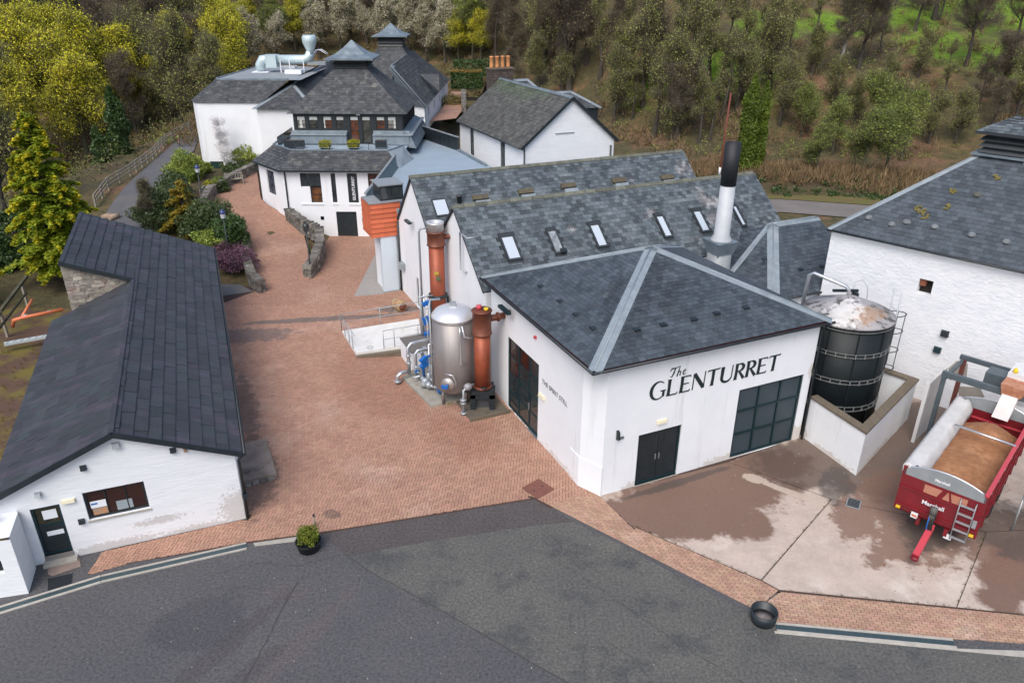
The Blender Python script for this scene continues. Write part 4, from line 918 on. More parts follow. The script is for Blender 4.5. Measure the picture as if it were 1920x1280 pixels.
# loose stones and moss on the roof
for k, (x, y) in enumerate(((1629, 409), (1672, 421), (1700, 417), (1752, 426), (1822, 441), (1887, 454), (1832, 366))):
    n = nF_; q = Vector(q0); r = ray(x, y); RI = host_m(mill).inverted(); o_ = RI @ Vector((0, 0, CAMH)); rl = RI.to_3x3() @ r; t = n.dot(q-o_)/n.dot(rl); pp = o_+rl*t
    mb = MB(); mb.lathe([(.02, .14), (.12, .12), (.17, .05), (.18, -.02)][::-1], tuple(pp), 7, smooth=False); mb.build('roof_vent', mat('vent_lead_grey', (.2, .22, .23), (.12, .13, .14), scale=5) if k != 6 else RIDGE, mill)
R = random.Random(3)
for k, (x, y) in enumerate(((1786, 360), (1775, 389), (1728, 398), (1733, 408), (1720, 392), (1868, 335))):
    r = ray(x, y); t = nF_.dot(Vector(q0)-o_)/nF_.dot(RI.to_3x3() @ r); pp = o_+(RI.to_3x3() @ r)*t
    mb = MB()
    for _ in range(9):
        c2 = pp+Vector((R.uniform(-.14, .14), R.uniform(-.1, .1), 0)); c2.z = pp.z+(c2.y-pp.y)*.8+.03; mb.lathe([(.06, -.02), (.07, .02), (.03, .06), (.003, .07)], tuple(c2), 6, smooth=False)
    mb.build('moss_clump', mat('moss_gold', (.20, .16, .05), (.11, .10, .03), scale=14, rough=1), mill, kind='stuff')
# patched foot of the mill wall
def mpt(x, y): 
    r = ray(x, y); RI_ = RI; rl = RI_.to_3x3() @ r; t = (0-o_.y)/rl.y; return o_+rl*t
for nm, pts in (('bare_render_patch', [(1778, 690), (1795, 676), (1815, 682), (1812, 712), (1780, 712)]), ('bare_render_patch', [(1796, 724), (1838, 726), (1846, 744), (1820, 752), (1798, 742)])):
    P = [mpt(*q) for q in pts]; mb = MB(); mb.slab([(p.x, -.004-.0*i, p.z) for i, p in enumerate(reversed(P))], .003) ; ob = mb.build(nm, mat('bare_render', (.34, .31, .27), (.27, .25, .22), scale=2, rough=.95), mill)
for (x, y, label) in ((1758, 655, 'round white extractor vent on the mill wall, nearer the black tank'), (1772, 625, 'small black wall lamp on the mill wall above the round vent')):
    p_ = mpt(x, y); fit('wall_vent' if y > 640 else 'wall_lamp', label, 'wall vent' if y > 640 else 'wall lamp', WF((0, 0), (LM, 0)), p_.x-.17, p_.x+.17, p_.z-.15, p_.z+.15, .16, GALV if y > 640 else BLACKP, mill, DARKF if y > 640 else None)
# ================================================================ BUND WALL AND BLACK BOLTED TANK
bw = thing('bund_wall', 'low white wall with brown coping boxing in the black tank', 'wall', (13.9, 25.5, 0))
bp = [Vector(p)-Vector((13.9, 25.5, 0)) for p in ((12.75, 28.3, 0), (13.9, 25.47, 0), (18.05, 29.9, 0), (16.2, 31.9, 0))]
def offs(pts, d):
    out = []
    for i, p in enumerate(pts):
        a = (pts[i]-pts[i-1]).normalized() if i else (pts[1]-pts[0]).normalized(); b = (pts[i+1]-pts[i]).normalized() if i < len(pts)-1 else a
        na, nb_ = Vector((a.y, -a.x, 0)), Vector((b.y, -b.x, 0)); m = (na+nb_).normalized(); out.append(p+m*d/max(.3, m.dot(na)))
    return out
def wallrun(name, pts, d0, d1, z0, z1, m, parent):
    a, b = offs(pts, d0), offs(pts, d1); mb = MB()
    for i in range(len(pts)-1):
        up = Vector((0, 0, 1)); mb.hexa([a[i]+up*z0, a[i+1]+up*z0, b[i+1]+up*z0, b[i]+up*z0, a[i]+up*z1, a[i+1]+up*z1, b[i+1]+up*z1, b[i]+up*z1])
    return mb.build(name, m, parent)
wallrun('wall', bp, 0, -.26, 0, 2.02, WHITE, bw)
# coping as single stones
a, b = offs(bp, .05), offs(bp, -.33)
for i in range(3):
    n = max(2, int((a[i+1]-a[i]).length/.75))
    for k in range(n):
        P = [a[i].lerp(a[i+1], k/n), a[i].lerp(a[i+1], (k+.985)/n), b[i].lerp(b[i+1], (k+.985)/n), b[i].lerp(b[i+1], k/n)]
        mb = MB(); mb.hexa([p+Vector((0, 0, 2.02)) for p in P]+[p+Vector((0, 0, 2.11+random.uniform(-.005, .005))) for p in P]); mb.build('coping_stone', COPING, bw)
TC = Vector((14.55, 30.35, 0)); TR = 1.85; TZ = 5.1
tk = thing('black_sectional_tank', 'tall black bolted storage tank with a pale stained conical lid', 'tank', tuple(TC))
TB = mat('tank_black_glass', (.010, .015, .016), (.007, .010, .012), scale=1, rough=.5, spec=.3, streak=((.06, .065, .06), 5, .68, .45))
mb = MB(); mb.lathe([(TR, .1), (TR, TZ)], n=48); mb.build('shell', TB, tk)
mb = MB(); n = 48
mb.lathe([(TR+.06, TZ-.02), (TR+.06, TZ+.06), (.15, TZ+.78), (.02, TZ+.8)], n=48); mb.build('lid', mat('tank_lid', (.40, .38, .37), (.30, .29, .30), scale=2, rough=.5, bump=.3, bscale=8, c3=(.07, .065, .06), s3=1.9, t3=.50, w3=.1, blobs=[((.36, .22, .13), [(14.9, 29.3, .9, .45, 30)], .9, 3, .7), ((.62, .61, .59), [(13.9, 29.4, .8, .6, 30)], .9, 4, .7)]), tk)
for k, z in enumerate((1.25, 1.45, 2.55, 2.72, 3.8, 3.95, 4.95)):
    MB().lathe([(TR+.01, z-.02), (TR+.05, z-.02), (TR+.05, z+.02), (TR+.01, z+.02)], n=48).build('band', mat('tank_band', (.05, .055, .055), (.12, .125, .12), scale=6, rough=.5), tk)
mb = MB()
for z in (1.35, 2.64, 3.88):
    for k in range(30):
        an = 2*math.pi*k/30; p = Vector((math.cos(an)*(TR+.04), math.sin(an)*(TR+.04), z)); mb.beam(p-Vector((0, 0, .1)), p+Vector((0, 0, .1)), .035, .05, up=(math.cos(an), math.sin(an), 0))
mb.build('bolts', mat('bolt_grey', (.2, .21, .2), rough=.6), tk, kind='stuff')
for k in range(10):
    an = 2*math.pi*k/10+.2; c = Vector((math.cos(an), math.sin(an), 0)); MB().beam(c*(TR+.02)+Vector((0, 0, .15)), c*(TR+.02)+Vector((0, 0, TZ-.1)), .05, .04, up=tuple(c)).build('seam_strip', TB, tk)
# top rail and caged ladder on the mill side
lad = Vector((TR+.15, .1, 0)); ax = Vector((1, .15, 0)).normalized(); sd_ = Vector((-ax.y, ax.x, 0))
mb = MB()
for s in (-.25, .25): mb.tube([lad+sd_*s+Vector((0, 0, .3)), lad+sd_*s+Vector((0, 0, TZ+1.0))], .025, 6)
mb.build('ladder_rails', GALV, tk)
mb = MB()
for k in range(18): mb.tube([lad-sd_*.25+Vector((0, 0, .5+k*.28)), lad+sd_*.25+Vector((0, 0, .5+k*.28))], .014, 5)
mb.build('rungs', GALV, tk, kind='stuff')
for z in (2.4, 3.3, 4.2, 5.0):
    MB().tube([lad+sd_*.25*math.cos(a)*1.4+ax*.62*math.sin(a)+Vector((0, 0, z)) for a in [math.pi*i/10 for i in range(11)]], .02, 6).build('ladder_hoop', BLACKP, tk)
mb = MB()
for a in (.25, .5, .75): q = lad+sd_*.35*math.cos(a*math.pi)+ax*.62*math.sin(a*math.pi); mb.tube([q+Vector((0, 0, 2.4)), q+Vector((0, 0, 5.0))], .015, 5)
mb.build('cage_bars', BLACKP, tk)
mb = MB(); mb.tube([Vector((-1.7, .9, 4.6)), Vector((-1.6, .9, 6.5)), Vector((-1.45, .8, 6.62)), Vector((-.25, .15, 6.25)), Vector((-.12, .1, 6.1)), Vector((-.1, .1, 5.85))], .075, 10); mb.build('fill_pipe', STEELL, tk)
mb = MB(); mb.box(-.6, .5, .5, .62, TZ+.75, TZ+.85); mb.box(.25, .4, .2, .6, TZ+.5, TZ+.8); mb.build('hatch_bar', BLACKP, tk)
MB().tube([(.3, .6, TZ+.6), (.4, .8, TZ+1.1), (.75, .9, TZ+1.2), (1.0, .8, TZ+.9), (1.05, .7, TZ+.2)], .016, 5).build('hand_hoop', GALV, tk)
MB().box(2.05, 2.6, .9, 1.5, 2.1, 4.1).build('control_cabinet', mat('cabinet_grey', (.33, .4, .44), rough=.4), tk)
# white drop pipe between tank and still house
MB().tube([(-2.25, -1.1, 4.9), (-2.28, -1.15, 0.2)], .09, 10).build('white_downpipe', mat('white_metal', (.8, .81, .82)), tk)

# ================================================================ GANTRY, CHUTE, TRAILER
ga = thing('loading_gantry', 'grey steel loading gantry against the mill above the red trailer', 'gantry', (17.75, 27.65, 0), -math.pi/4)
def gb(nm, p, q, w=.16, h=.2, m=STEELG): return MB().beam(p, q, w, h).build(nm, m, ga)
gb('post', (0, 0, 0), (0, 0, 3.5)); gb('post', (.1, 2.2, 0), (.1, 2.2, 3.5), m=mat('gantry_rust', (.13, .04, .03), rough=.7)); gb('beam', (-.1, 0, 3.55), (6.6, 0, 3.55), .18, .24); gb('beam', (-.1, 2.2, 3.55), (6.6, 2.2, 3.55), .14, .2)
gb('beam', (.04, 0, 3.4), (.04, 2.2, 3.4), .12, .16); gb('post', (6.5, 0, 0), (6.5, 0, 3.5)); gb('post', (6.5, 2.2, 0), (6.5, 2.2, 3.5))
MB().box(2.0, 3.1, .6, 1.9, 2.9, 4.15).build('conveyor_head', mat('chute_white', (.70, .71, .72), (.6, .6, .6), scale=2, rough=.5), ga)
MB().box(1.2, 2.0, .9, 1.7, 3.3, 3.75).build('motor_housing', STEELG, ga)
MB().beam((2.55, 1.2, 4.2), (8.0, 2.0, 5.0), .5, .4).build('screw_conveyor', GREYP, ga)
mb = MB(); mb.lathe([(.09, 0), (.09, .12), (.05, .2)], (2.2, .75, 4.15), 10); mb.build('warning_light', YEL, ga)
mb = MB(); mb.hexa([(2.05, -.35, 2.55), (2.62, -.35, 2.55), (2.62, .05, 2.6), (2.05, .05, 2.6), (2.15, -.1, 3.75), (2.7, -.1, 3.75), (2.7, .5, 3.75), (2.15, .5, 3.75)]); mb.build('chute', mat('chute_stained', (.8, .78, .76), (.7, .67, .64), scale=3, rough=.45, c3=(.42, .14, .07), s3=2.2, t3=.60), ga)
mb = MB(); mb.hexa([(2.1, -.14, 3.5), (2.75, -.14, 3.5), (2.75, .6, 3.5), (2.1, .6, 3.5), (2.0, -.2, 3.95), (2.95, -.2, 3.95), (2.95, .62, 3.95), (2.0, .62, 3.95)]); mb.build('chute_hood', mat('rusty_hood', (.36, .13, .07), (.5, .25, .15), scale=5, rough=.7), ga)
bd = thing('white_splash_board', 'tall white stained board leaning beside the gantry post', 'board', (17.4, 28.0, 0), -math.pi/4)
mb = MB(); mb.box(-.05, .05, 0, 2.2, .05, 2.9); mb.build('panel', CANVAS, bd); MB().box(-.07, .07, -.06, .02, 0, 2.95).build('edge_strip', mat('edge_strip', (.6, .6, .6), rough=.5), bd)

tr = thing('grain_trailer', 'red farm trailer heaped with brown spent grain under a white rolled sheet', 'trailer', (14.72, 21.33, 0), math.radians(47.7)-math.pi)
# local +x points to the drawbar, body lies at -x; local +y is the side with the sheet? (left seen from camera)
Lb, Wb, tz0, tz1 = 6.8, 2.56, 1.0, 2.72
def tb(nm, x0, x1, y0, y1, z0, z1, m=RED): return MB().box(x0, x1, y0, y1, z0, z1).build(nm, m, tr)
# with this rotation local +y is towards lower right in the photograph; the sheet lies on the -y side
for sg, nm in ((-1, 'side_panel'), (1, 'side_panel')):
    yo = sg*Wb/2; yi = sg*(Wb/2-.06); mb = MB(); mb.box(-Lb, 0, min(yo, yi), max(yo, yi), tz0, tz1)
    o = mb.build(nm, RED, tr)
    mb = MB()
    for z in (1.35, 1.9): mb.box(-Lb, 0, min(yo, yo+sg*.03), max(yo, yo+sg*.03), z, z+.06)
    for k in range(9): x = -k*Lb/8.0; mb.box(x-.06 if k else x-.09, x if k else x, min(yo, yo+sg*.045), max(yo, yo+sg*.045), tz0, tz1)
    mb.build('rib', RED, o)
    mb = MB(); mb.box(-Lb, 0, min(yo+sg*.05, yo-sg*.08), max(yo+sg*.05, yo-sg*.08), tz1+.003, tz1+.07); mb.build('top_rail', REDL if sg > 0 else RED, tr)
# front: red panel, windows, grey arched cap
tb('front_panel', -.06, -.0, -Wb/2+.06, Wb/2-.06, tz0, tz1-.25)
for z in (1.22, 1.95): tb('front_rail', .002, .05, -Wb/2, Wb/2, z, z+.07)
for x0_, x1_ in ((-.55, 0.0), (.05, .55)): pass
WIN = mat('window_tan', (.45, .20, .13), (.4, .17, .11), scale=3, rough=.2)
mb = MB(); mb.hexa([(0.001, -.55, 2.05), (.02, -.55, 2.05), (.02, -.12, 2.05), (0.001, -.12, 2.05), (0.001, -.55, 2.36), (.02, -.55, 2.36), (.02, .0, 2.36), (0.001, .0, 2.36)]); mb.build('front_window', WIN, tr)
mb = MB(); mb.hexa([(0.001, .05, 2.05), (.02, .05, 2.05), (.02, .28, 2.05), (0.001, .28, 2.05), (0.001, .17, 2.36), (.02, .17, 2.36), (.02, .2, 2.36), (0.001, .2, 2.36)]); mb.build('front_window', WIN, tr)
mb = MB(); mb.hexa([(0.001, .36, 2.05), (.02, .36, 2.05), (.02, .8, 2.05), (0.001, .8, 2.05), (0.001, .27, 2.36), (.02, .27, 2.36), (.02, .8, 2.36), (0.001, .8, 2.36)]); mb.build('front_window', WIN, tr)
def archcap(x0, x1, nm):
    mb = MB(); N = 12; lo = []; hi = []
    for i in range(N+1):
        y = lerp(-Wb/2, Wb/2, i/N); z = tz1-.03+.30*(1-(2*i/N-1)**2); lo.append((y, tz1-.26)); hi.append((y, z))
    for i in range(N):
        mb.hexa([(x0, lo[i][0], lo[i][1]), (x1, lo[i][0], lo[i][1]), (x1, lo[i+1][0], lo[i+1][1]), (x0, lo[i+1][0], lo[i+1][1]), (x0, hi[i][0], hi[i][1]), (x1, hi[i][0], hi[i][1]), (x1, hi[i+1][0], hi[i+1][1]), (x0, hi[i+1][0], hi[i+1][1])])
    o = mb.build(nm, GREYP, tr)
    MB().tube([(x0+.03, hi[i][0], hi[i][1]+.02) for i in range(N+1)], .03, 6).build('cap_tube', STEELL, o)
archcap(-.09, .0, 'front_cap'); archcap(-Lb, -Lb+.08, 'rear_cap')
tb('rear_panel', -Lb, -Lb+.06, -Wb/2+.06, Wb/2-.06, tz0, tz1-.27); tb('floor', -Lb, 0, -Wb/2+.07, Wb/2-.07, tz0, tz0+.05)
tb('inner_rail', -Lb+.062, -Lb+.1, -Wb/2+.1, Wb/2-.1, 2.05, 2.12, REDL)
# grain heap
mb = MB(); nx, ny = 48, 20; vs = []
R = random.Random(4)
for i in range(nx+1):
    for j in range(ny+1):
        x = -Lb+.1+(Lb-.2)*i/nx; y = -Wb/2+.08+(Wb-.16)*j/ny
        z = 2.05+.62*math.exp(-(((x+5.2)/1.0)**2+((y-.2)/.8)**2))+.35*math.exp(-(((x+2.6)/1.9)**2+((y+.1)/1.1)**2))-.25*sm(-.8, 0, x)-.45*sm(-5.9, -6.7, x)*1+R.uniform(-.02, .02)
        vs.append((x, y, z))
mb.add(vs, [(i*(ny+1)+j, (i+1)*(ny+1)+j, (i+1)*(ny+1)+j+1, i*(ny+1)+j+1) for i in range(nx) for j in range(ny)], True)
g = mb.build('grain_load', GRAIN, None, kind='stuff'); g.location = tr.location; g.rotation_euler = tr.rotation_euler; tag(g, 'heap of brown spent grain filling the red trailer', 'grain')
for y in (-1.18, 1.18): MB().box(.005, .05, y-.07, y+.07, 1.06, 1.16).build('marker_lamp', YEL, tr)
for k in range(7): x = -.4-k*.95; MB().lathe([(.02, 0), (.03, .03), (.01, .04)], (x, Wb/2+.02, 2.68), 6, axis=(0, 1, 0)).build('rope_hook', GALV, tr)
R = random.Random(8); sp = MB()
for k in range(260):
    x, y = R.uniform(-6.5, 2.2), R.gauss(0, 1.3); s = R.uniform(.01, .03); z = .05
    if abs(y) < 1.0 and x < 0: continue
    sp.add([(x-s, y, z), (x, y-s, z), (x+s, y, z), (x, y+s, z), (x, y, z+s)], [(0, 1, 4), (1, 2, 4), (2, 3, 4), (3, 0, 4)])
spo = sp.build('spilled_grain', GRAIN, None, kind='stuff'); spo.location = tr.location; spo.rotation_euler = tr.rotation_euler; tag(spo, 'crumbs of spilled grain on the slab round the red trailer', 'grain')
MB().tube([(-4.0, -Wb/2+.5, 2.86), (-4.0, Wb/2, 2.8)], .045, 8).build('cross_bar', STEELL, tr)
# rolled sheet along one side
mb = MB(); pr = []; k = 36
for i in range(k+1):
    x = -Lb+.15+(Lb-.2)*i/k; w = .012*math.sin(i*1.1)+.01*math.sin(i*2.7)
    ring = [(-Wb/2-.07, 2.55), (-Wb/2-.08, 2.76+w*.6), (-Wb/2+.04, 2.83+w*.6), (-Wb/2+.22, 2.76-w*.6), (-Wb/2+.34, 2.80+w), (-Wb/2+.44+w, 2.70), (-Wb/2+.56+w, 2.45+w), (-Wb/2+.58+w*.5, 2.2)]
    pr.append([(x, y, z) for y, z in ring])
vs = [p for r in pr for p in r]; mb.add(vs, [(i*8+j, i*8+j+1, (i+1)*8+j+1, (i+1)*8+j) for i in range(k) for j in range(7)], True)
mb.add(pr[-1], [tuple(range(8))]); sh = mb.build('rolled_sheet', CANVAS, tr)
sh.modifiers.new('thick', 'SOLIDIFY').thickness = .02
for y in (-.95, -.62): MB().lathe([(.06, 0), (.07, .04), (.04, .09)], (-.12, y, 2.78), 10).build('roller_end', BLACKP, tr)
# chassis, axles, wheels
for y in (-.45, .45): tb('chassis_rail', -Lb+.2, .1, y-.06, y+.06, .72, .98)
WH = MB(); WH.lathe([(.28, -.17), (.50, -.19), (.56, -.14), (.57, 0), (.56, .14), (.50, .19), (.28, .17)], n=28, axis=(0, 1, 0)); wme = WH.mesh('tyre', RUBBER)
RM = MB(); RM.lathe([(.05, .13), (.1, .12), (.12, .05), (.27, .08), (.29, .165), (.28, -.16), (.05, -.16)], n=20, axis=(0, 1, 0)); rme = RM.mesh('rim', GREYP)
for x in (-3.3, -4.6):
    MB().tube([(x, -1.05, .57), (x, 1.05, .57)], .07, 8).build('axle', BLACKP, tr)
    for y in (-1.05, 1.05):
        w = obj('wheel', wme, tr); w.location = (x, y, .57); r = obj('rim', rme, w); r.rotation_euler = (0, 0, 0 if y > 0 else math.pi)
    for y in (-1, 1): MB().box(x-.62, x+.62, min(y*.86, y*1.26), max(y*.86, y*1.26), 1.17, 1.2).build('mudguard', BLACKP, tr)
mb = MB(); mb.beam((0, 0, .85), (1.55, 0, .5), .2, .2); mb.build('drawbar', REDL, tr)
MB().lathe([(.07, -.06), (.13, -.06), (.13, .06), (.07, .06)], (1.62, 0, .48), 14).build('hitch_eye', RED, tr)
mb = MB(); mb.beam((.2, -.05, .9), (.2, -.05, 1.45), .22, .16); mb.lathe([(.12, 0), (.12, .25), (.05, .3)], (.2, -.05, 1.45), 10); mb.build('hose_holder', mat('hose_grey', (.1, .1, .09), rough=.7), tr)
R = random.Random(2)
for k in range(4): MB().tube([(.24, -.12+.06*k, 1.5), (.4, -.1+.05*k, 1.1), (.32, -.08+.05*k, .75), (.6, 0+.02*k, .72), (1.0, .02, .66)], .018, 6).build('hose', BLUEV if k == 0 else RUBBER, tr)
tb('number_board', .03, .06, -.72, -.5, .92, 1.14, PAPER); tb('reflector', .062, .07, -.69, -.53, .98, 1.06, PIPEO)
tb('light_board', .03, .06, .42, .66, .62, .82, PAPER)
# ladder on the front
mb = MB(); yl, yr = .62, 1.08
for y in (yl, yr): mb.tube([(.10, y, .7), (.14, y, 2.3), (.02, y, 2.36)], .02, 6)
lo_ = mb.build('ladder', GALV, tr)
for k in range(5): MB().box(.09, .17, yl, yr, .82+k*.33, .86+k*.33).build('rung', GALV, lo_)
tb('control_box', .05, .17, 1.12, 1.24, 1.5, 1.75, GREYP)
me = textmesh('Marshall', .215, .004, .004); me.materials.append(PAPER); o = obj('lettering', me, tr); o.matrix_local = Matrix(((0, 0, 1, .056), (1, 0, 0, -.50), (0, 1, 0, 1.62), (0, 0, 0, 1)))
me = textmesh('Marshall', .14, .003, .003); me.materials.append(PAPER); o = obj('lettering', me, tr); o.matrix_local = Matrix(((0, 0, 1, .006), (1, 0, 0, -.30), (0, 1, 0, 2.62), (0, 0, 0, 1)))
# access platform at the edge of the frame
pf = thing('access_platform', 'galvanised mesh work platform standing beside the red trailer', 'platform', (18.2, 22.1, 0), math.radians(47.7))
for x, y in ((0, 0), (3.4, 0), (0, -1.2), (3.4, -1.2)): MB().tube([(x, y, 0), (x, y, 1.5)], .035, 8).build('leg', GALV, pf)
MB().beam((-.05, 0, 1.5), (3.45, 0, 1.5), .06, .1).build('edge_beam', GALV, pf); MB().beam((0, 0, 1.5), (0, -1.2, 1.5), .06, .1).build('edge_beam', GALV, pf)
mb = MB()
for k in range(30): mb.beam((k*.115, 0, 1.56), (k*.115, -1.2, 1.56), .02, .02)
for k in range(11): mb.beam((0, -k*.12, 1.56), (3.4, -k*.12, 1.56), .02, .022)
mb.build('grating', GALV, pf, kind='stuff')
for z in (2.0, 2.55): MB().tube([(0, -1.2, z), (0, 0, z), (3.4, 0, z)], .022, 6).build('guard_rail', GALV, pf)
for x in (0, 1.1, 2.2, 3.4): MB().tube([(x, 0, 1.5), (x, 0, 2.55)], .022, 6).build('guard_post', GALV, pf)

# ================================================================ PROCESS PLANT BETWEEN YARD AND STILL HOUSE
pd = thing('plant_pad', 'mossy concrete pad under the pipework and steel tank', 'concrete pad', (-4.2, 32.5, 0), AN)
def L2(p):  # world -> plant pad local
    d = Vector(p)-Vector((-4.2, 32.5, 0)); return Vector((d.dot(U2), d.dot(V2), d.z))
q = [L2(at(*c)) for c in ((755, 712), (808, 765), (872, 753), (905, 700), (850, 640))]
MB().prism([(p.x, p.y) for p in q][::1], 0, .16).build('slab', CONCP, pd)
p2_ = thing('condenser_pad', 'dark stained concrete pad with raised kerb at the wall foot', 'concrete pad', (-1.3, 30.6, 0), AN)
MB().box(-.95, .95, -.75, 1.1, 0, .14).build('slab', mat('pad_dark', (.14, .12, .09), (.09, .075, .06), scale=2.5, rough=.9), p2_); MB().box(-.99, .99, -.83, -.752, 0, .2).build('kerb', COPING, p2_)
t1 = thing('steel_vessel', 'large brushed steel vessel with domed lid between two copper columns', 'tank', (-2.66, 31.5, 0))
MB().lathe([(.02, .62), (.5, .66), (.85, .78), (.97, .95), (.97, 4.42)], n=48).build('shell', STEEL, t1)
MB().lathe([(.99, 4.38), (1.0, 4.42), (.97, 4.46), (.85, 4.62), (.6, 4.76), (.3, 4.84), (.02, 4.86)], n=48).build('lid', mat('lid_steel', (.74, .74, .75), (.68, .68, .69), scale=2, rough=.35, metal=.5), t1)
MB().lathe([(.985, 4.3), (1.01, 4.33), (.985, 4.36)], n=48).build('seam', STEEL, t1)
MB().box(-.14, .14, -.12, .12, 4.83, 5.02).build('lid_box', GALV, t1)
for k in range(4):
    an = math.pi/4+k*math.pi/2; MB().tube([(.75*math.cos(an), .75*math.sin(an), .1), (.75*math.cos(an), .75*math.sin(an), .95)], .08, 10).build('leg', STEEL, t1)
d = Vector((-.25, -.97, 0)).normalized(); mb = MB(); mb.lathe([(.34, .95), (.34, 1.05), (.02, 1.07)], (0, 0, 1.35), 24, axis=d); mb.build('manway', mat('manway_steel', (.42, .38, .36), rough=.4, metal=.6), t1)
sdv = Vector((-d.y, d.x, 0)); MB().tube([d*1.1+sdv*-.1+Vector((0, 0, 1.95)), d*1.12+sdv*.28+Vector((0, 0, 1.92)), d*1.12+sdv*.42+Vector((0, 0, 1.6)), d*1.1+sdv*.42+Vector((0, 0, 1.2))], .03, 8).build('davit_arm', STEELL, t1)
mb = MB(); mb.tube([d*1.06+Vector((0, 0, 1.35)), d*1.35+Vector((0, 0, 1.35))], .07, 8); mb.beam(d*1.3+sdv*-.2+Vector((0, 0, 1.38)), d*1.3+sdv*.1+Vector((0, 0, 1.38)), .12, .14); mb.build('agitator_motor', BLUEV, t1)
MB().tube([(.35, -.92, 4.2), (.36, -1.02, 3.9), (.36, -1.04, 2.4), (.62, -.95, 2.45)], .035, 8).build('sight_pipe', STEELL, t1)
MB().tube([(-1.02, -.1, .8), (-1.05, -.1, 4.9), (-1.05, .3, 5.0), (-.6, .4, 5.0)], .05, 8).build('vent_line', GALV, t1)
MB().tube([(.45, -.9, 4.25), (.55, -1.0, 3.75), (.9, -.95, 3.7)], .04, 8).build('transfer_line', STEELL, t1)
def column(name, label, c, r, z0, z1, head, m=COPPER, stand=True, cap=None, outlet=None):
    t = thing(name, label, 'copper column', c)
    MB().lathe([(r, z0), (r, z1-head)], n=32).build('body', m, t)
    MB().lathe([(r+.03, z1-head), (r+.09, z1-head+.03), (r+.05, z1-head+.06), (r+.05, z1-.05), (r+.1, z1-.03), (r+.08, z1), (.02, z1+.04)], n=32).build('head', COPPERD, t)
    MB().lathe([(r+.01, z0), (r+.07, z0+.02), (r+.05, z0+.1), (r+.01, z0+.12)], n=32).build('foot_ring', COPPERD, t)
    return t
c2 = column('short_condenser', 'shorter copper condenser column on a black stand by the glazed doors', (-1.34, 30.8, 0), .37, 1.1, 4.95, 1.15)
mb = MB(); mb.box(-.5, .5, -.45, .5, .92, 1.1); st = mb.build('stand_top', BLACKP, c2)
for x in (-.44, .44):
    for y in (-.36, .42): MB().box(x-.12, x+.12, y-.1, y+.1, .14, .92).build('stand_leg', BLACKP, c2)
MB().box(-.56, .56, -.46, .5, .72, .915).build('stand_rail', BLACKP, c2); MB().box(-.3, .3, -.2, .2, .14, .7).build('drain_box', mat('drain_box', (.06, .06, .065), rough=.6), c2)
HV = U2
MB().tube([Vector((0, 0, 4.45)), HV*1.25+Vector((0, 0, 4.5))], .15, 14).build('outlet_pipe', COPPERD, c2)
MB().lathe([(.15, -.03), (.22, -.03), (.22, .03), (.15, .03)], HV*.78+Vector((0, 0, 4.48)), 16, axis=HV).build('flange', COPPERD, c2)
MB().lathe([(.12, 0), (.12, .18), (.05, .2)], (-.12, 0, 4.98), 12).build('valve_cap', REDL, c2); MB().lathe([(.1, 0), (.11, .1), (.06, .12)], (.2, -.1, 4.98), 12).build('gauge', YEL, c2)
MB().lathe([(.09, 0), (.09, .1)], (-.12, 0, 4.96), 10).build('valve_body', mat('valve_green', (.02, .08, .05), rough=.5), c2)
MB().tube([(-.05, -.4, 1.3), (.08, -.5, 1.25), (.2, -.42, 1.3)], .05, 8).build('drain_elbow', BLACKP, c2)
c1 = column('tall_condenser', 'tall copper condenser column with white steel cap behind the steel vessel', (-3.9, 37.2, 0), .40, .3, 6.55, .75)
MB().lathe([(.42, 6.55), (.42, 6.95), (.45, 6.97), (.45, 7.03), (.28, 7.03), (.26, 6.8)], n=28).build('steel_cap', mat('cap_steel', (.6, .6, .6), rough=.4, metal=.4), c1)
MB().tube([(.4, 0, 6.25), (1.2, .2, 6.25)], .13, 12).build('lyne_pipe', COPPERD, c1)
for s in (.75, .95, 1.1): MB().lathe([(.2, -.03), (.24, -.03), (.24, .03), (.2, .03)], (s, s*.16, 6.25), 14, axis=(1, .16, 0)).build('flange', STEEL if s > .8 else COPPERD, c1)
MB().lathe([(.44, 3.0), (.5, 3.02), (.5, 3.14), (.44, 3.16)], n=24).build('support_collar', BLACKP, c1)
MB().tube([(-.4, 0, 6.7), (-.75, -.05, 6.7), (-.85, -.05, 6.5), (-.85, -.05, .3)], .06, 8).build('riser_pipe', GALV, c1)
MB().box(-.1, .12, -.45, -.40, 4.35, 4.5).build('name_plate', mat('brass_plate', (.4, .3, .04), rough=.4), c1); MB().box(-.02, .2, -.46, -.40, 4.05, 4.25).build('name_plate', mat('plate_green', (.1, .13, .06), rough=.4), c1)
for x in (-.5, .5): MB().box(x-.06, x+.06, -.1, .1, 0, 3.0).build('support_leg', BLACKP, c1)
# pipework skid: pumps, valves and bends on the pad
sk_ = thing('pump_skid', 'cluster of galvanised pipes with blue valves and pumps on the pad edge', 'pipework', (-4.1, 32.0, 0.16), AN)
def tp(nm, pts, r, m=GALV): return MB().tube(pts, r, 10).build(nm, m, sk_)
def fl_(c, ax, r=.13): MB().lathe([(r*.5, -.03), (r, -.03), (r, .03), (r*.5, .03)], c, 14, axis=ax).build('flange', GALV, sk_)
tp('pipe', [(.9, 2.0, 1.75), (-.1, 1.9, 1.75), (-.28, 1.8, 1.6), (-.28, 1.75, .2)], .09, STEELL)
tp('pipe', [(.9, 1.6, 1.5), (.1, 1.5, 1.5), (-.02, 1.45, 1.38), (-.02, 1.4, .2)], .08, STEELL)
tp('pipe', [(-.28, 1.75, .35), (-.75, 1.6, .42), (-.95, 1.55, .3), (-.95, 1.55, -.12)], .1, STEELL); fl_((-.95, 1.55, .02), (0, 0, 1), .17)
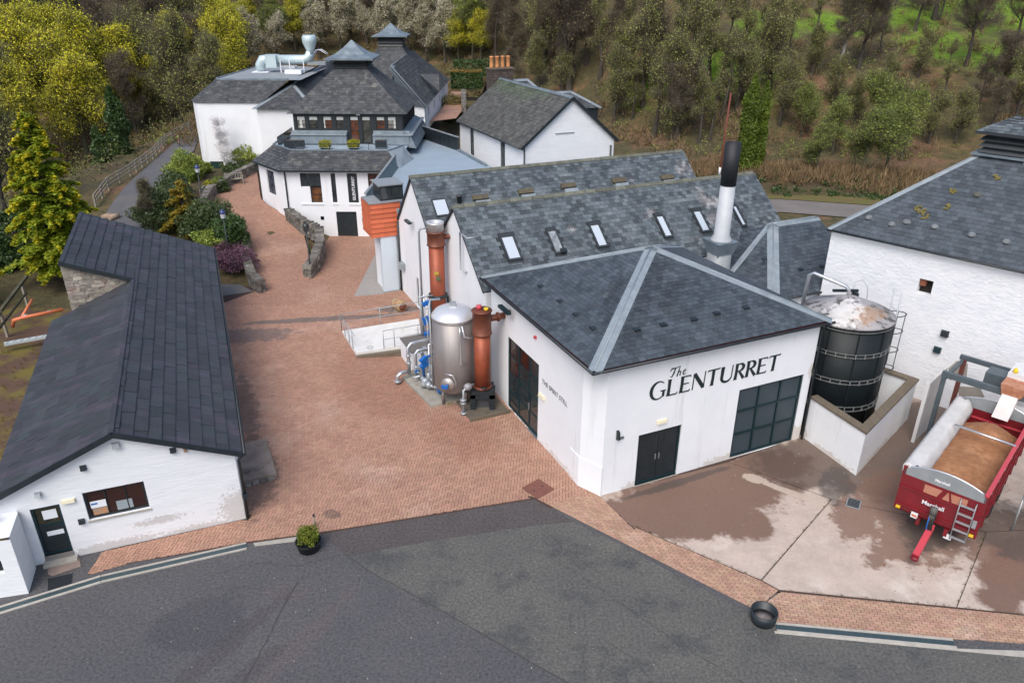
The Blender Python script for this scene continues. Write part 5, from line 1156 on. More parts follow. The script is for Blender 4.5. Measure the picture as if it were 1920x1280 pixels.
tp('pipe', [(.2, .9, .25), (.2, .9, 1.2), (.35, 1.0, 1.3), (.95, 1.3, 1.3)], .06, BLUEV); tp('pipe', [(.2, .4, .3), (.55, .5, .3), (1.2, .6, .5)], .07)
tp('pipe', [(.55, 0, .15), (.55, 0, .75), (.7, .3, .85), (1.2, .7, .9)], .07); tp('pipe', [(.1, 1.1, .3), (.1, .1, .3), (.5, -.4, .3)], .08)
for c, ax in (((-.28, 1.75, .8), (0, 0, 1)), ((-.02, 1.4, .7), (0, 0, 1)), ((.1, .75, .3), (0, 1, 0)), ((.1, .35, .3), (0, 1, 0)), ((.55, 0, .5), (0, 0, 1)), ((.4, .45, .3), (1, .3, 0)), ((-.28, 1.75, 1.2), (0, 0, 1))): fl_(c, ax)
for c in ((.2, .9, .95), (.2, .9, 1.25)): MB().beam(Vector(c)-Vector((.14, 0, .1)), Vector(c)+Vector((.2, .05, .1)), .2, .22).build('valve_actuator', BLUEV, sk_)
for c, ax in (((.15, .1, .32), (0, 1, .1)), ((.55, -.45, .25), (.3, 1, 0))):
    MB().lathe([(.05, -.2), (.15, -.19), (.16, .12), (.1, .14), (.09, .22)], c, 14, axis=ax).build('pump_motor', BLUEV if c[1] < 0 else GALV, sk_)
    MB().lathe([(.06, -.08), (.2, -.06), (.2, .06), (.06, .08)], (c[0], c[1]+.3, c[2]), 16, axis=ax).build('pump_casing', GALV, sk_)
RS = random.Random(6)
for k in range(9):   # small bore lines, instrument posts and hand valves crowded on the skid
    x, y = RS.uniform(-.1, .85), RS.uniform(-.1, 1.9); hh = RS.uniform(.5, 1.5)
    tp('small_pipe', [(x, y, .02), (x, y, hh), (x+RS.uniform(.1, .4), y+RS.uniform(-.2, .2), hh+.05)], RS.choice((.025, .035, .05)), RS.choice((GALV, STEELL, GALV)))
    fl_((x, y, hh*.6), (0, 0, 1), .085)
    if k % 2 == 0: MB().box(x-.07, x+.07, y-.1, y-.02, hh*.75, hh*.75+.16).build('instrument_box', RS.choice((GREYP, BLUEV, GALV)), sk_)
for (x, y) in ((.05, .45), (.45, .95), (.7, .1)): MB().lathe([(.04, 0), (.17, .03), (.19, .2), (.12, .3), (.1, .42), (.03, .45)], (x, y, .05), 14).build('trap_body', GALV, sk_)
tp('cable_conduit', [(.9, 2.2, .2), (.9, 2.2, 2.6), (.95, 2.6, 2.7)], .03, GALV); tp('pipe', [(-.28, 1.1, .3), (.6, 1.15, .3), (.6, 1.15, 1.9), (1.1, 1.3, 1.95)], .055, STEELL)
for c in ((-.02, 1.4, .45), (.1, .55, .3)): MB().lathe([(.1, -.1), (.14, -.05), (.14, .05), (.1, .1)], c, 10, axis=(1, 0, 0)).build('valve_body', GALV, sk_)
MB().lathe([(.12, -.01), (.14, 0), (.12, .01)], (-.02, 1.2, .55), 14, axis=(0, 1, 0)).build('hand_wheel', BLUEV, sk_)
dr = thing('valve_standpipe', 'lagged elbow pipe with ball valve dropping to the ground beside the black stand', 'pipe', (-2.08, 30.1, 0))
MB().tube([(.35, .4, 1.4), (.1, .15, 1.42), (-.1, 0, 1.3), (-.12, 0, .1)], .06, 10).build('pipe', GALV, dr); MB().lathe([(.06, 0), (.15, .08), (.18, .2), (.15, .34), (.06, .4)], (.25, .3, 1.38), 12, axis=(-1, -.9, .1)).build('lagging', mat('lagging_grey', (.3, .3, .31), rough=.6, metal=.3), dr)
for z in (.12, .65, .8): MB().lathe([(.07, -.04), (.14, -.04), (.14, .04), (.07, .04)], (-.12, 0, z), 12).build('flange', GALV, dr)
# dark equipment plinth block with white face
pb = thing('white_plinth_block', 'white sided block with dark flat top beside the ramp end', 'low wall', (*wl(-2.2, 13.9)[:2], 0), AN)
MB().box(-1.25, .6, -1.0, .9, 0, 1.05).build('block', WHITE, pb); MB().box(-1.27, .62, -1.02, .92, 1.05, 1.1).build('top_slab', mat('block_top', (.13, .12, .11), rough=.9), pb)
pk = thing('pipe_rack', 'vertical pipe rack with blue valves beside the tall copper column', 'pipework', (-4.75, 36.3, 0), AN)
for i, (x, y) in enumerate(((0, 0), (.22, .05), (.45, 0), (.62, .1))): MB().tube([(x, y, .2), (x, y, 3.6-.2*i)], .04, 8).build('pipe', (GALV, STEELL, GALV, BLACKP)[i], pk)
for z, y in ((2.9, 0), (1.9, .1), (1.2, 0)): MB().beam((.1, y-.1, z), (.45, y-.1, z+.1), .16, .4 if z == 1.9 else .2).build('valve_actuator', BLUEV, pk)
MB().box(-.15, .8, -.25, .25, .2, .5).build('manifold', GALV, pk); MB().tube([(-.1, 0, 3.3), (.7, 0, 3.3)], .04, 8).build('header', GALV, pk)

# ================================================================ RAMP WITH RAILINGS
ra = thing('loading_ramp', 'white painted concrete ramp edged by thin grey railings', 'ramp', (-7.0, 37.8, 0), AN)
def L3(x, y, z): d = at(x, y, z)-Vector((-7.0, 37.8, 0)); return Vector((d.dot(U2), d.dot(V2), z))
c0, c1_, c2_, c3_ = L3(668, 662, .22), L3(792, 640, .75), L3(785, 597, .75), L3(641, 620, .12)
mb = MB(); mb.hexa([(p.x, p.y, 0) for p in (c0, c1_, c2_, c3_)]+[tuple(p) for p in (c0, c1_, c2_, c3_)]); mb.build('ramp_slab', mat('ramp_white', (.66, .66, .64), (.58, .57, .54), scale=1.4, rough=.8, c3=(.42, .4, .36), s3=1.3, t3=.6), ra)
ce = (c1_-c0).normalized(); cs = Vector((ce.y, -ce.x, 0)).normalized()
mb = MB(); mb.hexa([(c0+cs*.02-Vector((0, 0, c0.z))), (c1_+cs*.02-Vector((0, 0, c1_.z))), (c1_+cs*.2-Vector((0, 0, c1_.z))), (c0+cs*.2-Vector((0, 0, c0.z))), c0+cs*.02-Vector((0, 0, .1)), c1_+cs*.02-Vector((0, 0, .25)), c1_+cs*.2-Vector((0, 0, .3)), c0+cs*.2-Vector((0, 0, .12))]); mb.build('kerb', COPING, ra)
hz = Vector((0, 0, 1.0))
def rail(p, q, posts, mid=True, nm='railing'):
    o = MB().tube([p+hz, q+hz], .022, 6).build('top_rail', GALV, ra)
    if mid: MB().tube([p+hz*.5, q+hz*.5], .016, 6).build('mid_rail', GALV, ra)
    for t in posts: a = p.lerp(q, t); MB().tube([a, a+hz], .022, 6).build('post', GALV, ra)
rail(c3_, c2_+(c2_-c3_).normalized()*.9, (0, .42, .9)); rail(c3_, c0, (0, .25, .55, .8)); 
cm = c0.lerp(c1_, .42); rail(cm, c1_, (0, .28, .9))
MB().tube([c0.lerp(cm, .55)+Vector((.15*math.cos(a), .3+.15*math.sin(a), .06)) for a in [2*math.pi*i/16 for i in range(17)]], .012, 5).build('coiled_cable', GALV, ra)
# barrel
ba = thing('whisky_cask', 'wooden cask lying on its side at the white gable foot', 'barrel', (*at(748, 572, .35)[:2], .36), 0)
axd = Vector((.62, -.78, 0)).normalized(); N = 16
for k in range(N):
    a0_, a1_ = 2*math.pi*k/N+.012, 2*math.pi*(k+1)/N-.012; X = axd.orthogonal().normalized(); Y = axd.cross(X); mb = MB(); rg = [(-.46, .27), (-.25, .33), (0, .35), (.25, .33), (.46, .27)]; vs = []
    for s, r in rg:
        for a_, rr in ((a0_, r), (a1_, r), (a1_, r-.03), (a0_, r-.03)): vs.append(axd*s+(X*math.cos(a_)+Y*math.sin(a_))*rr)
    mb.add(vs, [(i*4+j, i*4+(j+1) % 4, (i+1)*4+(j+1) % 4, (i+1)*4+j) for i in range(4) for j in range(4)]+[(3, 2, 1, 0), (16, 17, 18, 19)]); mb.build('stave', CASK, ba)
for s in (-.42, .42): MB().lathe([(.02, -.01), (.262, -.01), (.262, .01), (.02, .01)], axd*s, 20, axis=axd).build('head', CASKH, ba)
for s, r in ((-.40, .29), (-.2, .342), (.2, .342), (.40, .29)): MB().lathe([(r, -.025), (r+.008, -.025), (r+.008, .025), (r, .025)], axd*s, 20, axis=axd).build('hoop', mat('hoop_paint', (.55, .5, .2), (.2, .2, .15), scale=5), ba)
MB().box(-.3, .3, -.3, .3, -.36, -.30).build('chock', WOOD, ba)

# ================================================================ SHED on the left
SHR = math.radians(2.8)
sh = thing('roadside_shed', 'long low white shed with dark ribbed tile roof beside the road', 'shed', (*wl(-12.65, 4.2)[:2], 0), AN-SHR)
# local frame: x along the front gable (0 at the yard corner, -7.3 at the far corner), y along the building
X1 = -7.35; ZEr, ZEl, XR, ZR = 3.08, 3.0, -3.55, 4.62; YB = 24.0; YC = 15.1
sR = (ZR-ZEr)/(0-XR)
def zr(x): return ZEr+(0-x)*sR
Fw = WF((X1, 0), (0, 0)); fl0 = 7.35
def fs(x, y):  # photograph pixel -> (along wall s, height) on the shed front
    Ms = (Matrix.Translation(sh.location) @ Matrix.Rotation(AN-SHR, 4, 'Z')).inverted(); o_ = Ms @ Vector((0, 0, CAMH)); r = Ms.to_3x3() @ ray(x, y); q = o_+r*((0-o_.y)/r.y); return (q.x-X1, q.z)
dA, dB = fs(87, 1048), fs(108, 943); wA, wB = fs(168, 976), fs(281, 951); wC = fs(152, 924); wD = fs(270, 902)
ds0, ds1 = fs(86, 1050)[0], fs(139, 1036)[0]; dz0, dz1 = .28, fs(58, 955)[1]
ws0, ws1, wz0, wz1 = wA[0], wB[0], (wA[1]+wB[1])/2, (wC[1]+wD[1])/2
mb = MB(); wall(mb, Fw, 0, 2.95, [(ds0, ds1, dz0, dz1), (ws0, ws1, wz0, wz1)], top=[(fl0, ZEr-.02), (fl0+XR, ZR-.04), (0, ZEl-.02)])
wall(mb, WF((0, 0), (0, YB)), 0, 3.0); wall(mb, WF((X1, YC), (X1, 0)), 0, 2.95); wall(mb, WF((0, YB), (-6.5, YB)), 0, 2.9, top=[(6.45, zr(-6.45)-.15)]); mb.build('wall', BRICKW, sh)
# door with glazed top, notices, window with three lights
mb = MB(); frame_box(mb, Fw, ds0, ds1, dz0, dz1, .08, -.14, -.05); dfr = mb.build('door_frame', DARKF, sh)
do = MB().wbox(Fw, ds0+.08, ds1-.08, -.14, -.1, dz0+.08, dz0+1.15).build('door', BLACKP, sh)
MB().wbox(Fw, ds0+.08, ds1-.08, -.13, -.12, dz0+1.2, dz1-.08).build('pane', mat('glass_brownish', (.05, .042, .02), (.02, .02, .018), scale=3, rough=.08, spec=.8), do)
MB().wbox(Fw, ds0+.08, ds1-.08, -.14, -.09, dz0+1.15, dz0+1.22).build('rail', DARKF, do)
MB().wbox(Fw, ds0+.28, ds0+.70, -.118, -.112, dz0+1.38, dz1-.22).build('notice', PAPER, do); MB().wbox(Fw, ds0+.25, ds0+.75, -.098, -.092, dz0+.72, dz0+.90).build('letter_plate', PAPER, do)
MB().wbox(Fw, ds0, ds1, -.16, .04, .1, .28).build('door_step', mat('step_grey', (.2, .19, .17), rough=.9), sh); MB().wbox(Fw, ds0-.05, ds1+.1, 0, .32, 0, .1).build('threshold', KERB, sh)
wo = window(sh, Fw, ws0, ws1, wz0, wz1, 3, 1, BLACKP, mat('glass_brown_room', (.045, .018, .012), (.03, .012, .01), scale=1, rough=.05, spec=.8), .08)
MB().wbox(Fw, ws0+.13, ws0+.62, -.108, -.102, wz0+.38, wz0+.66).build('poster', PAPER, wo); MB().wbox(Fw, ws0+.16, ws0+.64, -.108, -.102, wz0+.1, wz0+.36).build('leaflets', mat('leaflets', (.5, .22, .08), (.3, .25, .2), scale=9), wo)
MB().wbox(Fw, ws0+.90, ws0+1.4, -.108, -.100, wz0+.12, wz0+.48).build('monitor', mat('monitor_grey', (.3, .34, .36), rough=.3), wo)
MB().wbox(Fw, ws0+.15, ws0+.35, -.101, -.098, wz0+.52, wz0+.58).build('poster_stripe', BLUEV, wo)
MB().wbox(Fw, ws0-.05, ws1+.05, -.02, .04, wz0-.07, wz0-.01).build('sill', KERB, sh)
# front return wall at the road corner
lw = MB(); bay = thing('shed_wing', 'lower white wing at the road corner of the long shed, with a stone coped top', 'shed wing', tuple(wl(-12.65+X1, 4.2)), AN)
MG = (Matrix.Translation(bay.location) @ Matrix.Rotation(AN, 4, 'Z')).inverted()
g_ = [MG @ at(68, 1064, 0), MG @ at(54, 1112, 0), MG @ at(-90, 1134, 0)]
Wg = [Vector((q.x, q.y, 0)) for q in g_]; Wg += [Vector((Wg[2].x, 2.2, 0)), Vector((-.1, 2.2, 0))]
fA = WF(Wg[1], Wg[0]); fB = WF(Wg[2], Wg[1]); mb = MB(); wall(mb, fA, -.25, 2.3); wall(mb, fB, -.25, 2.2, [(fB.len-.75, fB.len-.45, .95, 1.45)]); mb.add([(*Wg[0][:2], 2.3), (*Wg[1][:2], 2.3), (*Wg[2][:2], 2.2), (*Wg[3][:2], 2.2), (*Wg[4][:2], 2.3)], [(4, 3, 2, 1, 0)]); mb.build('wall', BRICKW, bay)
MB().wbox(fB, fB.len-.75, fB.len-.45, -.2, -.16, .95, 1.45).build('vent_grille', BLACKP, bay)
mb = MB(); mb.slab([(Wg[2].x, Wg[2].y-.05, 2.26), (Wg[1].x-.7, Wg[1].y+.0, 2.3), (Wg[0].x-.7, Wg[0].y-.1, 2.6), (Wg[2].x, Wg[0].y, 2.6)], .05); mb.build('slate_top', SLATEL, bay)
MB().tube([(.0, -.06, 2.7), (-.25, -.4, 2.3), (-.4, -.55, 1.9)], .05, 6).build('green_gutter', mat('green_gutter', (.10, .30, .24), rough=.5), bay)
# roof: right slope runs through to a higher back part; left slope only over the front part
oh = .22; a0 = (.25, -oh, zr(.25)); a1 = (.25, YB+.1, zr(.25)); a2 = (XR, YB+.1, ZR); a3 = (XR, -oh, ZR)
XT = -6.55; b1_ = (XR, YC-.15, ZR); b2_ = (XR, YB+.1, ZR); b3_ = (XT, YB+.1, zr(XT)); b4_ = (XT, YC-.15, zr(XT))
c0_ = (X1-.15, -oh, ZEl-.05); c1__ = (X1-.15, YC, ZEl-.05); c2__ = (XR, YC, ZR); c3__ = (XR, -oh, ZR)
mb = MB(); mb.slab([a0, a1, a2, a3], .1); mb.slab([b1_, b2_, b3_, b4_], .14); mb.slab([c0_, c3__, c2__, c1__], .1)
sr = mb.build('roof', SUBR, sh)
tiles(sr, [a0, a1, a2, a3], .44, .78, .05, SHEDT, 'roof_tile', 220, 'roof_tiles', root=sh, gap=.02, jit=.3, both=.25)
tiles(sr, [b1_, b2_, b3_, b4_], .44, .78, .05, SHEDT, 'roof_tile', 60, 'roof_tiles', root=sh, gap=.02, jit=.3, both=.25)
tiles(sr, [c1__, c0_, c3__, c2__], .44, .78, .03, SHEDT, 'roof_tile', 160, 'roof_tiles', root=sh, gap=.02, jit=.3, both=.25)
mb = MB(); mb.beam((XR-.03, -oh, ZR+.05), (XR-.03, YC-.2, ZR+.05), .16, .05); mb.build('ridge_cap', SHEDT, sh)
mb = MB(); mb.beam((0.25, -oh-.03, zr(.25)-.05), (XR, -oh-.03, ZR-.03), .05, .2, up=(0, -1, 0) if False else (0, 0, 1)); mb.beam((XR, -oh-.03, ZR-.03), (X1-.15, -oh-.03, ZEl-.08), .05, .2); mb.build('bargeboard', BLACKP, sh)
mb = MB(); mb.beam((XR, YC-.22, ZR-.02), (XT, YC-.22, zr(XT)-.06), .06, .22); mb.build('verge_board', BLACKP, sh)
mb = MB(); mb.tube([(.33, -.3, 2.93), (.33, YB, 2.9)], .06, 8); mb.tube([(.33, -.12, 2.9), (.1, -.05, 2.6), (.08, -.06, .05)], .055, 8); mb.box(.02, .2, -.2, .05, 1.0, 1.14); mb.build('gutter', BLACKP, sh)
# old masonry triangle
mz_ = [(XR, YC, ZR), (XT+.1, YC, zr(XT)-.12), (XT+.05, YC, 3.1)]
mb = MB(); mb.add([(XR, YC+.03, ZR-.04), (XT+.05, YC+.03, zr(XT)-.12), (XT-.0, YC+.03, .1), (XR, YC+.03, .1)], [(0, 1, 2, 3)]); mb.add([(XT, YC, .1), (XT, YB, .1), (XT, YB, zr(XT)-.1), (XT, YC, zr(XT)-.1)], [(3, 2, 1, 0)]); mw = mb.build('back_gable', mat('mortar', (.27, .25, .21), rough=1), sh)
zl = lambda x: ZEl+(x-(X1-.15))*(ZR-ZEl)/(XR-(X1-.15))
tri = [(XT, YC, zl(XT)-.1), (XR, YC, ZR-.02), (XT, YC, zr(XT)-.1)]
# stones laid in courses inside the triangle
R = random.Random(9); z = zl(XT)-.2; cnt = 0; smesh = [MB() for _ in range(5)]; sms = []
for i in range(5):
    w_ = .5; mbx = smesh[i]; k = .04+.01*i; mbx.hexa([(-.5, 0, -.5), (.5, 0, -.5), (.5, -.5, -.5), (-.5, -.5, -.5), (-.5, 0, .5), (.5, 0, .5), (.5, -.5, .5), (-.5, -.5, .5)]); vv = mbx.v
    mbx.v = [(x+R.uniform(-.07, .07), y+R.uniform(-.2, .2)*(y < 0), z_+R.uniform(-.09, .09)) for x, y, z_ in vv]; sms.append(mbx.mesh('stone', STONEW))
while z < 6.0:
    h_ = R.uniform(.12, .2); x = XT
    while x < XR:
        w_ = R.uniform(.18, .42); xc = x+w_/2
        if z+h_*.5 < zr(xc)-.12 and z+h_*.5 > zl(xc)-.08:
            o = obj('stone', sms[cnt % 5], mw); o.location = (xc, YC+.03, z+h_/2); o.scale = (w_*.96, .12, h_*.94); cnt += 1
        x += w_
    z += h_
fit('security_light', 'white security light under the shed gable peak', 'light', Fw, *[fs(217, 833)[0]+k for k in (-.13, .13)], *[fs(217, 833)[1]+k for k in (-.1, .12)], .16, PAPER, sh, GALV)
for (x, y, lb) in ((156, 876, 'square black wall box above the shed window'), (324, 843, 'square black wall box near the right eave of the shed'), (153, 976, 'square black keypad between shed door and window')):
    s, z = fs(x, y); fit('wall_box', lb, 'wall box', Fw, s-.1, s+.1, z-.09, z+.09, .12, BLACKP, sh)
s, z = fs(128, 938); fit('bulkhead_light', 'cream bulkhead light above the right of the shed door', 'light', Fw, s-.22, s+.22, z-.07, z+.07, .1, CREAM, sh)
s, z = fs(347, 843); fit('wall_sensor', 'small brown sensor beside the right black wall box of the shed', 'sensor', Fw, s-.05, s+.05, z-.06, z+.06, .1, CASK, sh)
s, z = fs(71, 925); fit('camera_bracket', 'small grey camera above the left corner of the shed door', 'camera', Fw, s-.1, s+.1, z-.07, z+.07, .18, GALV, sh)
# old stone steps / mounting block at the shed side
mb_ = thing('old_stone_platform', 'worn low concrete loading step against the yard side of the shed', 'step', (*at(475, 870)[:2], 0), AN)
MB().box(-.85, .75, -1.35, 1.45, 0, .22).build('slab', mat('old_slab', (.30, .245, .2), (.2, .16, .13), scale=1.5, rough=.95, bump=.6, bscale=9, c3=(.07, .055, .05), s3=1.1, t3=.52), mb_)
for k in range(5): MB().box(-.8+.3*k, -.55+.3*k, -1.55, -1.36, 0, .12).build('edge_stone', STONE, mb_)
# rainwater head by the corner and orange drain pipe, grey trunking behind the shed
op = thing('orange_drainpipe', 'orange plastic drain pipe running out from the shed back wall', 'pipe', (*at(60, 600, 2.5)[:2], 0))
def LP(x, y, z): return at(x, y, z)-Vector(op.location)
MB().tube([LP(118, 580, 2.5), LP(40, 596, 2.5), LP(26, 600, 2.4), LP(24, 612, 1.9)], .09, 10).build('pipe', PIPEO, op); MB().tube([LP(60, 562, 2.9), LP(40, 596, 2.45)], .07, 8).build('branch', PIPEO, op)
for x in (48, 93): MB().tube([LP(x-4, 594.5-.17*(x-40), 2.5), LP(x+4, 593-.17*(x-40), 2.5)], .097, 10).build('collar', GALV, op)
tg = thing('cable_tray', 'pale grey galvanised tray lying across the bank behind the shed', 'tray', (*at(60, 640, .4)[:2], .4))
pa, pb_ = at(8, 645, .45)-Vector(tg.location), at(102, 628, .45)-Vector(tg.location); MB().beam(pa, pb_, .32, .12).build('tray', mat('tray_grey', (.45, .5, .51), (.4, .44, .45), scale=5, rough=.5), tg)
for k in range(7): c = pa.lerp(pb_, (k+.5)/7)+Vector((0, 0, .07)); MB().beam(c-Vector((.02, 0, 0)), c+Vector((.02, 0, 0)), .33, .02).build('clip', GALV, tg)
# ================================================================ SHOP AND CAFE with slate skirt roof and terrace
YS = 56.9
shop = thing('shop_building', 'white two storey shop with slate skirt roof and a black vertical banner', 'building', (-12.7, YS, 0))
def sw(x, y): return (x+12.7, y-YS)
SX0, SX1 = -17.3, -7.2
Ff = WF(sw(SX0, YS), sw(SX1, YS)); Fl = WF(sw(-20.0, 59.9), sw(SX0, YS)); Fl2 = WF(sw(-20.4, 66), sw(-20.0, 59.9))
X = lambda x: x-SX0
mb = MB(); wall(mb, Ff, 0, 5.2, [(X(-16.0), X(-14.46), 3.9, 4.92), (X(-15.32), X(-14.46), 2.67, 3.9), (X(-13.69), X(-13.34), 2.68, 4.92), (X(-12.47), X(-11.71), 2.68, 4.92), (X(-10.9), X(-9.5), 2.8, 4.93), (X(-13.54), X(-11.98), .02, 1.98)])
wall(mb, Fl, 0, 5.2, [(1.3, 2.55, 2.9, 4.75)]); wall(mb, Fl2, 0, 5.2); mb.build('wall', WHITE, shop)
SHOPI = mat('shop_room', (.10, .05, .03), (.04, .025, .02), scale=2.5)
window(shop, Ff, X(-16.0), X(-14.46), 3.9, 4.92, 3, 1, BLACKP); w_ = window(shop, Ff, X(-15.32), X(-14.46), 2.67, 3.9, 1, 2, BLACKP, mat('glass_lit_shelves', (.22, .09, .03), (.04, .03, .025), scale=3.5, rough=.1, spec=.8))
window(shop, Ff, X(-13.69), X(-13.34), 2.68, 4.92, 1, 1, BLACKP); window(shop, Ff, X(-10.9), X(-9.5), 2.8, 4.93, 3, 1, BLACKP, mat('glass_brown_shelves', (.13, .05, .035), (.03, .02, .02), scale=4, rough=.1, spec=.8))
window(shop, Fl, 1.3, 2.55, 2.9, 4.75, 4, 3, BLACKP, mat('glass_bluish', (.12, .14, .2), (.03, .035, .05), scale=2.2, rough=.08, spec=.8))
MB().wbox(Ff, X(-12.47), X(-11.71), -.1, -.04, 2.68, 4.92).build('banner_panel', BLACKP, shop)
me = textmesh('GLENTURRET', .30, .004, .006); me.materials.append(PAPER); o = obj('lettering', me, shop); pt = Ff(X(-11.95), -.03, 2.85)
o.matrix_local = Matrix(((0, -1, 0, pt.x), (0, 0, -1, pt.y), (1, 0, 0, pt.z), (0, 0, 0, 1)))
mb = MB(); mb.wbox(Ff, X(-13.54), X(-11.98), -.14, -.08, .02, 1.98); mb.build('door', BLACKP, shop)
for a, b in ((-16.1, -14.4), (-13.75, -13.28), (-12.52, -11.66), (-10.95, -9.45)): MB().wbox(Ff, X(a), X(b), 0, .06, 2.52, 2.62).build('sill', WHITE, shop)
MB().wbox(Ff, X(-17.15), X(-17.05), 0, .1, 1.4, 5.15).build('downpipe', BLACKP, shop)
fit('air_conditioner', 'small white and black air conditioning unit right of the shop door', 'air conditioner', Ff, X(-11.55), X(-11.1), 1.25, 1.75, .3, PAPER, shop, DARKF)
fit('wall_sign', 'small dark plate left of the shop door', 'sign', Ff, X(-14.75), X(-14.5), 1.35, 1.6, .03, DARKF, shop)
P_ = lambda x, y, z: (x+12.7, y-YS, z)
sk0 = [P_(-20.5, 66, 5.15), P_(-20.35, 59.75, 5.15), P_(-17.4, 56.45, 5.15), P_(-8.3, 56.45, 5.15), P_(-7.6, 60.0, 5.15)]
si0 = [P_(-18.9, 66, 6.35), P_(-18.8, 60.6, 6.35), P_(-16.8, 58.3, 6.35), P_(-9.5, 58.3, 6.35), P_(-8.6, 60.4, 6.35)]
mb = MB()
for i in range(3): mb.add([sk0[i], sk0[i+1], si0[i+1], si0[i]], [(0, 1, 2, 3)])
MB().slab([sk0[3], sk0[4], si0[4], si0[3]], .05).build('lead_slope', LEAD, shop)
rs = mb.build('skirt_roof', SUBR, shop)
for i in range(3): tiles(rs, [sk0[i], sk0[i+1], si0[i+1], si0[i]], .26, .34, .022, SLATEO, 'slate', 70 if i in (1, 2) else 0, 'slates', root=shop)
mb = MB()
for i in range(4): mb.beam(sk0[i], sk0[i+1], .1, .12)
mb.build('gutter', BLACKP, shop)
mb = MB(); mb.add([P_(-18.9, 66, 6.05), P_(-18.8, 60.6, 6.05), P_(-16.8, 58.3, 6.05), P_(-9.5, 58.3, 6.05), P_(-8.4, 60.5, 6.05), P_(-8.4, 66, 6.05)], [(0, 1, 2, 3, 4, 5)]); mb.build('terrace_floor', FLATR, shop)
mb = MB()
for i in range(4): mb.beam(Vector(si0[i])+Vector((0, 0, 0)), Vector(si0[i+1]), .16, .07)
mb.build('parapet_cap', LEADB, shop)
for (x, y) in ((-16.6, 58.75), (-14.0, 58.75), (-11.0, 58.75), (-9.6, 58.75)): MB().tube([P_(x, y, 6.05), P_(x, y, 6.75)], .025, 6).build('rail_post', BLACKP, shop)
MB().tube([P_(-18.5, 60.9, 6.75), P_(-16.6, 58.75, 6.75), P_(-9.6, 58.75, 6.75)], .02, 6).build('top_rail', BLACKP, shop); MB().tube([P_(-16.6, 58.75, 6.45), P_(-9.6, 58.75, 6.45)], .015, 6).build('mid_rail', GALV, shop)
for i in range(5): a = Vector(P_(-18.7, 61.3, 6.08)); MB().box(a.x, a.x+.06, a.y+i*.9, a.y+i*.9+.85, 6.08, 6.75).build('glass_screen', GLASS, shop)
# kiln cafe block
kl = thing('cafe_kiln', 'black timber and glass cafe block under a steep slate kiln roof with pagoda vent', 'building', (-13.2, 62.4, 0))
KP = lambda x, y, z: (x+13.2, y-62.4, z)
Kf = WF((-4.35, 0), (4.35, 0)); Kr = WF((4.35, 0), (4.35, 8.2)); Kl = WF((-4.35, 8.2), (-4.35, 0)); kx = lambda x: x+13.2+4.35
wins = [(-17.3, -16.6), (-16.33, -15.6), (-15.2, -14.48), (-14.16, -13.5), (-10.95, -10.25), (-10.05, -9.35)]
holes = [(kx(a), kx(b), 7.2, 8.2) for a, b in wins]+[(kx(-13.05), kx(-12.35), 6.12, 8.2), (kx(-12.1), kx(-11.4), 6.12, 8.2)]
mb = MB(); wall(mb, Kf, 6.05, 8.42, holes, dep=.12); wall(mb, Kr, 6.05, 8.42, [(1.0+i*1.4, 2.0+i*1.4, 7.2, 8.2) for i in range(5)], dep=.12); wall(mb, Kl, 6.05, 8.42); mb.build('wall', mat('black_timber', (.012, .018, .022), (.02, .026, .03), scale=3, rough=.6, brick=(50, .16, .012, .5, (1.5708, 0, 0))), kl)
CAFE = [mat('cafe_pane_orange', (.16, .05, .02), (.03, .025, .022), scale=2.4, rough=.08, spec=.8), mat('cafe_pane_dark', (.02, .022, .022), (.08, .075, .06), scale=2.0, rough=.08, spec=.8), mat('cafe_pane_curtain', (.32, .31, .27), (.06, .05, .05), scale=2.8, rough=.15, spec=.8)]
for i, h in enumerate(holes):
    f = window(kl, Kf, *h, 1, 1, BLACKP, CAFE[(2, 1, 0, 1, 0, 2, 0, 1)[i]], .05, -.08)
    MB().wbox(Kf, h[0]+.06, h[1]-.06, -.075, -.068, 7.9, 8.14).build('blind', mat('blind_white', (.62, .62, .58), (.45, .45, .42), scale=6), f)
    if i in (0, 2, 5): MB().wbox(Kf, *( (h[0]+.22, h[0]+.42) if i == 0 else (h[0]+.06, h[0]+.16) if i == 2 else (h[1]-.2, h[1]-.06)), -.075, -.066, 7.27, 7.9).build('curtain', mat('blind_white', (.62, .62, .58)), f)
    for zz in ((7.55,) if i < 6 else (7.1,)): MB().wbox(Kf, h[0]+.05, h[1]-.05, -.09, -.05, zz-.012, zz+.012).build('glazing_bar', BLACKP, f)
for i in range(5): window(kl, Kr, 1.0+i*1.4, 2.0+i*1.4, 7.2, 8.2, 2, 1, BLACKP, None, .05, -.08)
fit('terrace_light', 'small white light above the cafe doors under the slate eaves', 'light', Kf, kx(-12.5), kx(-12.2), 8.28, 8.42, .1, PAPER, kl)
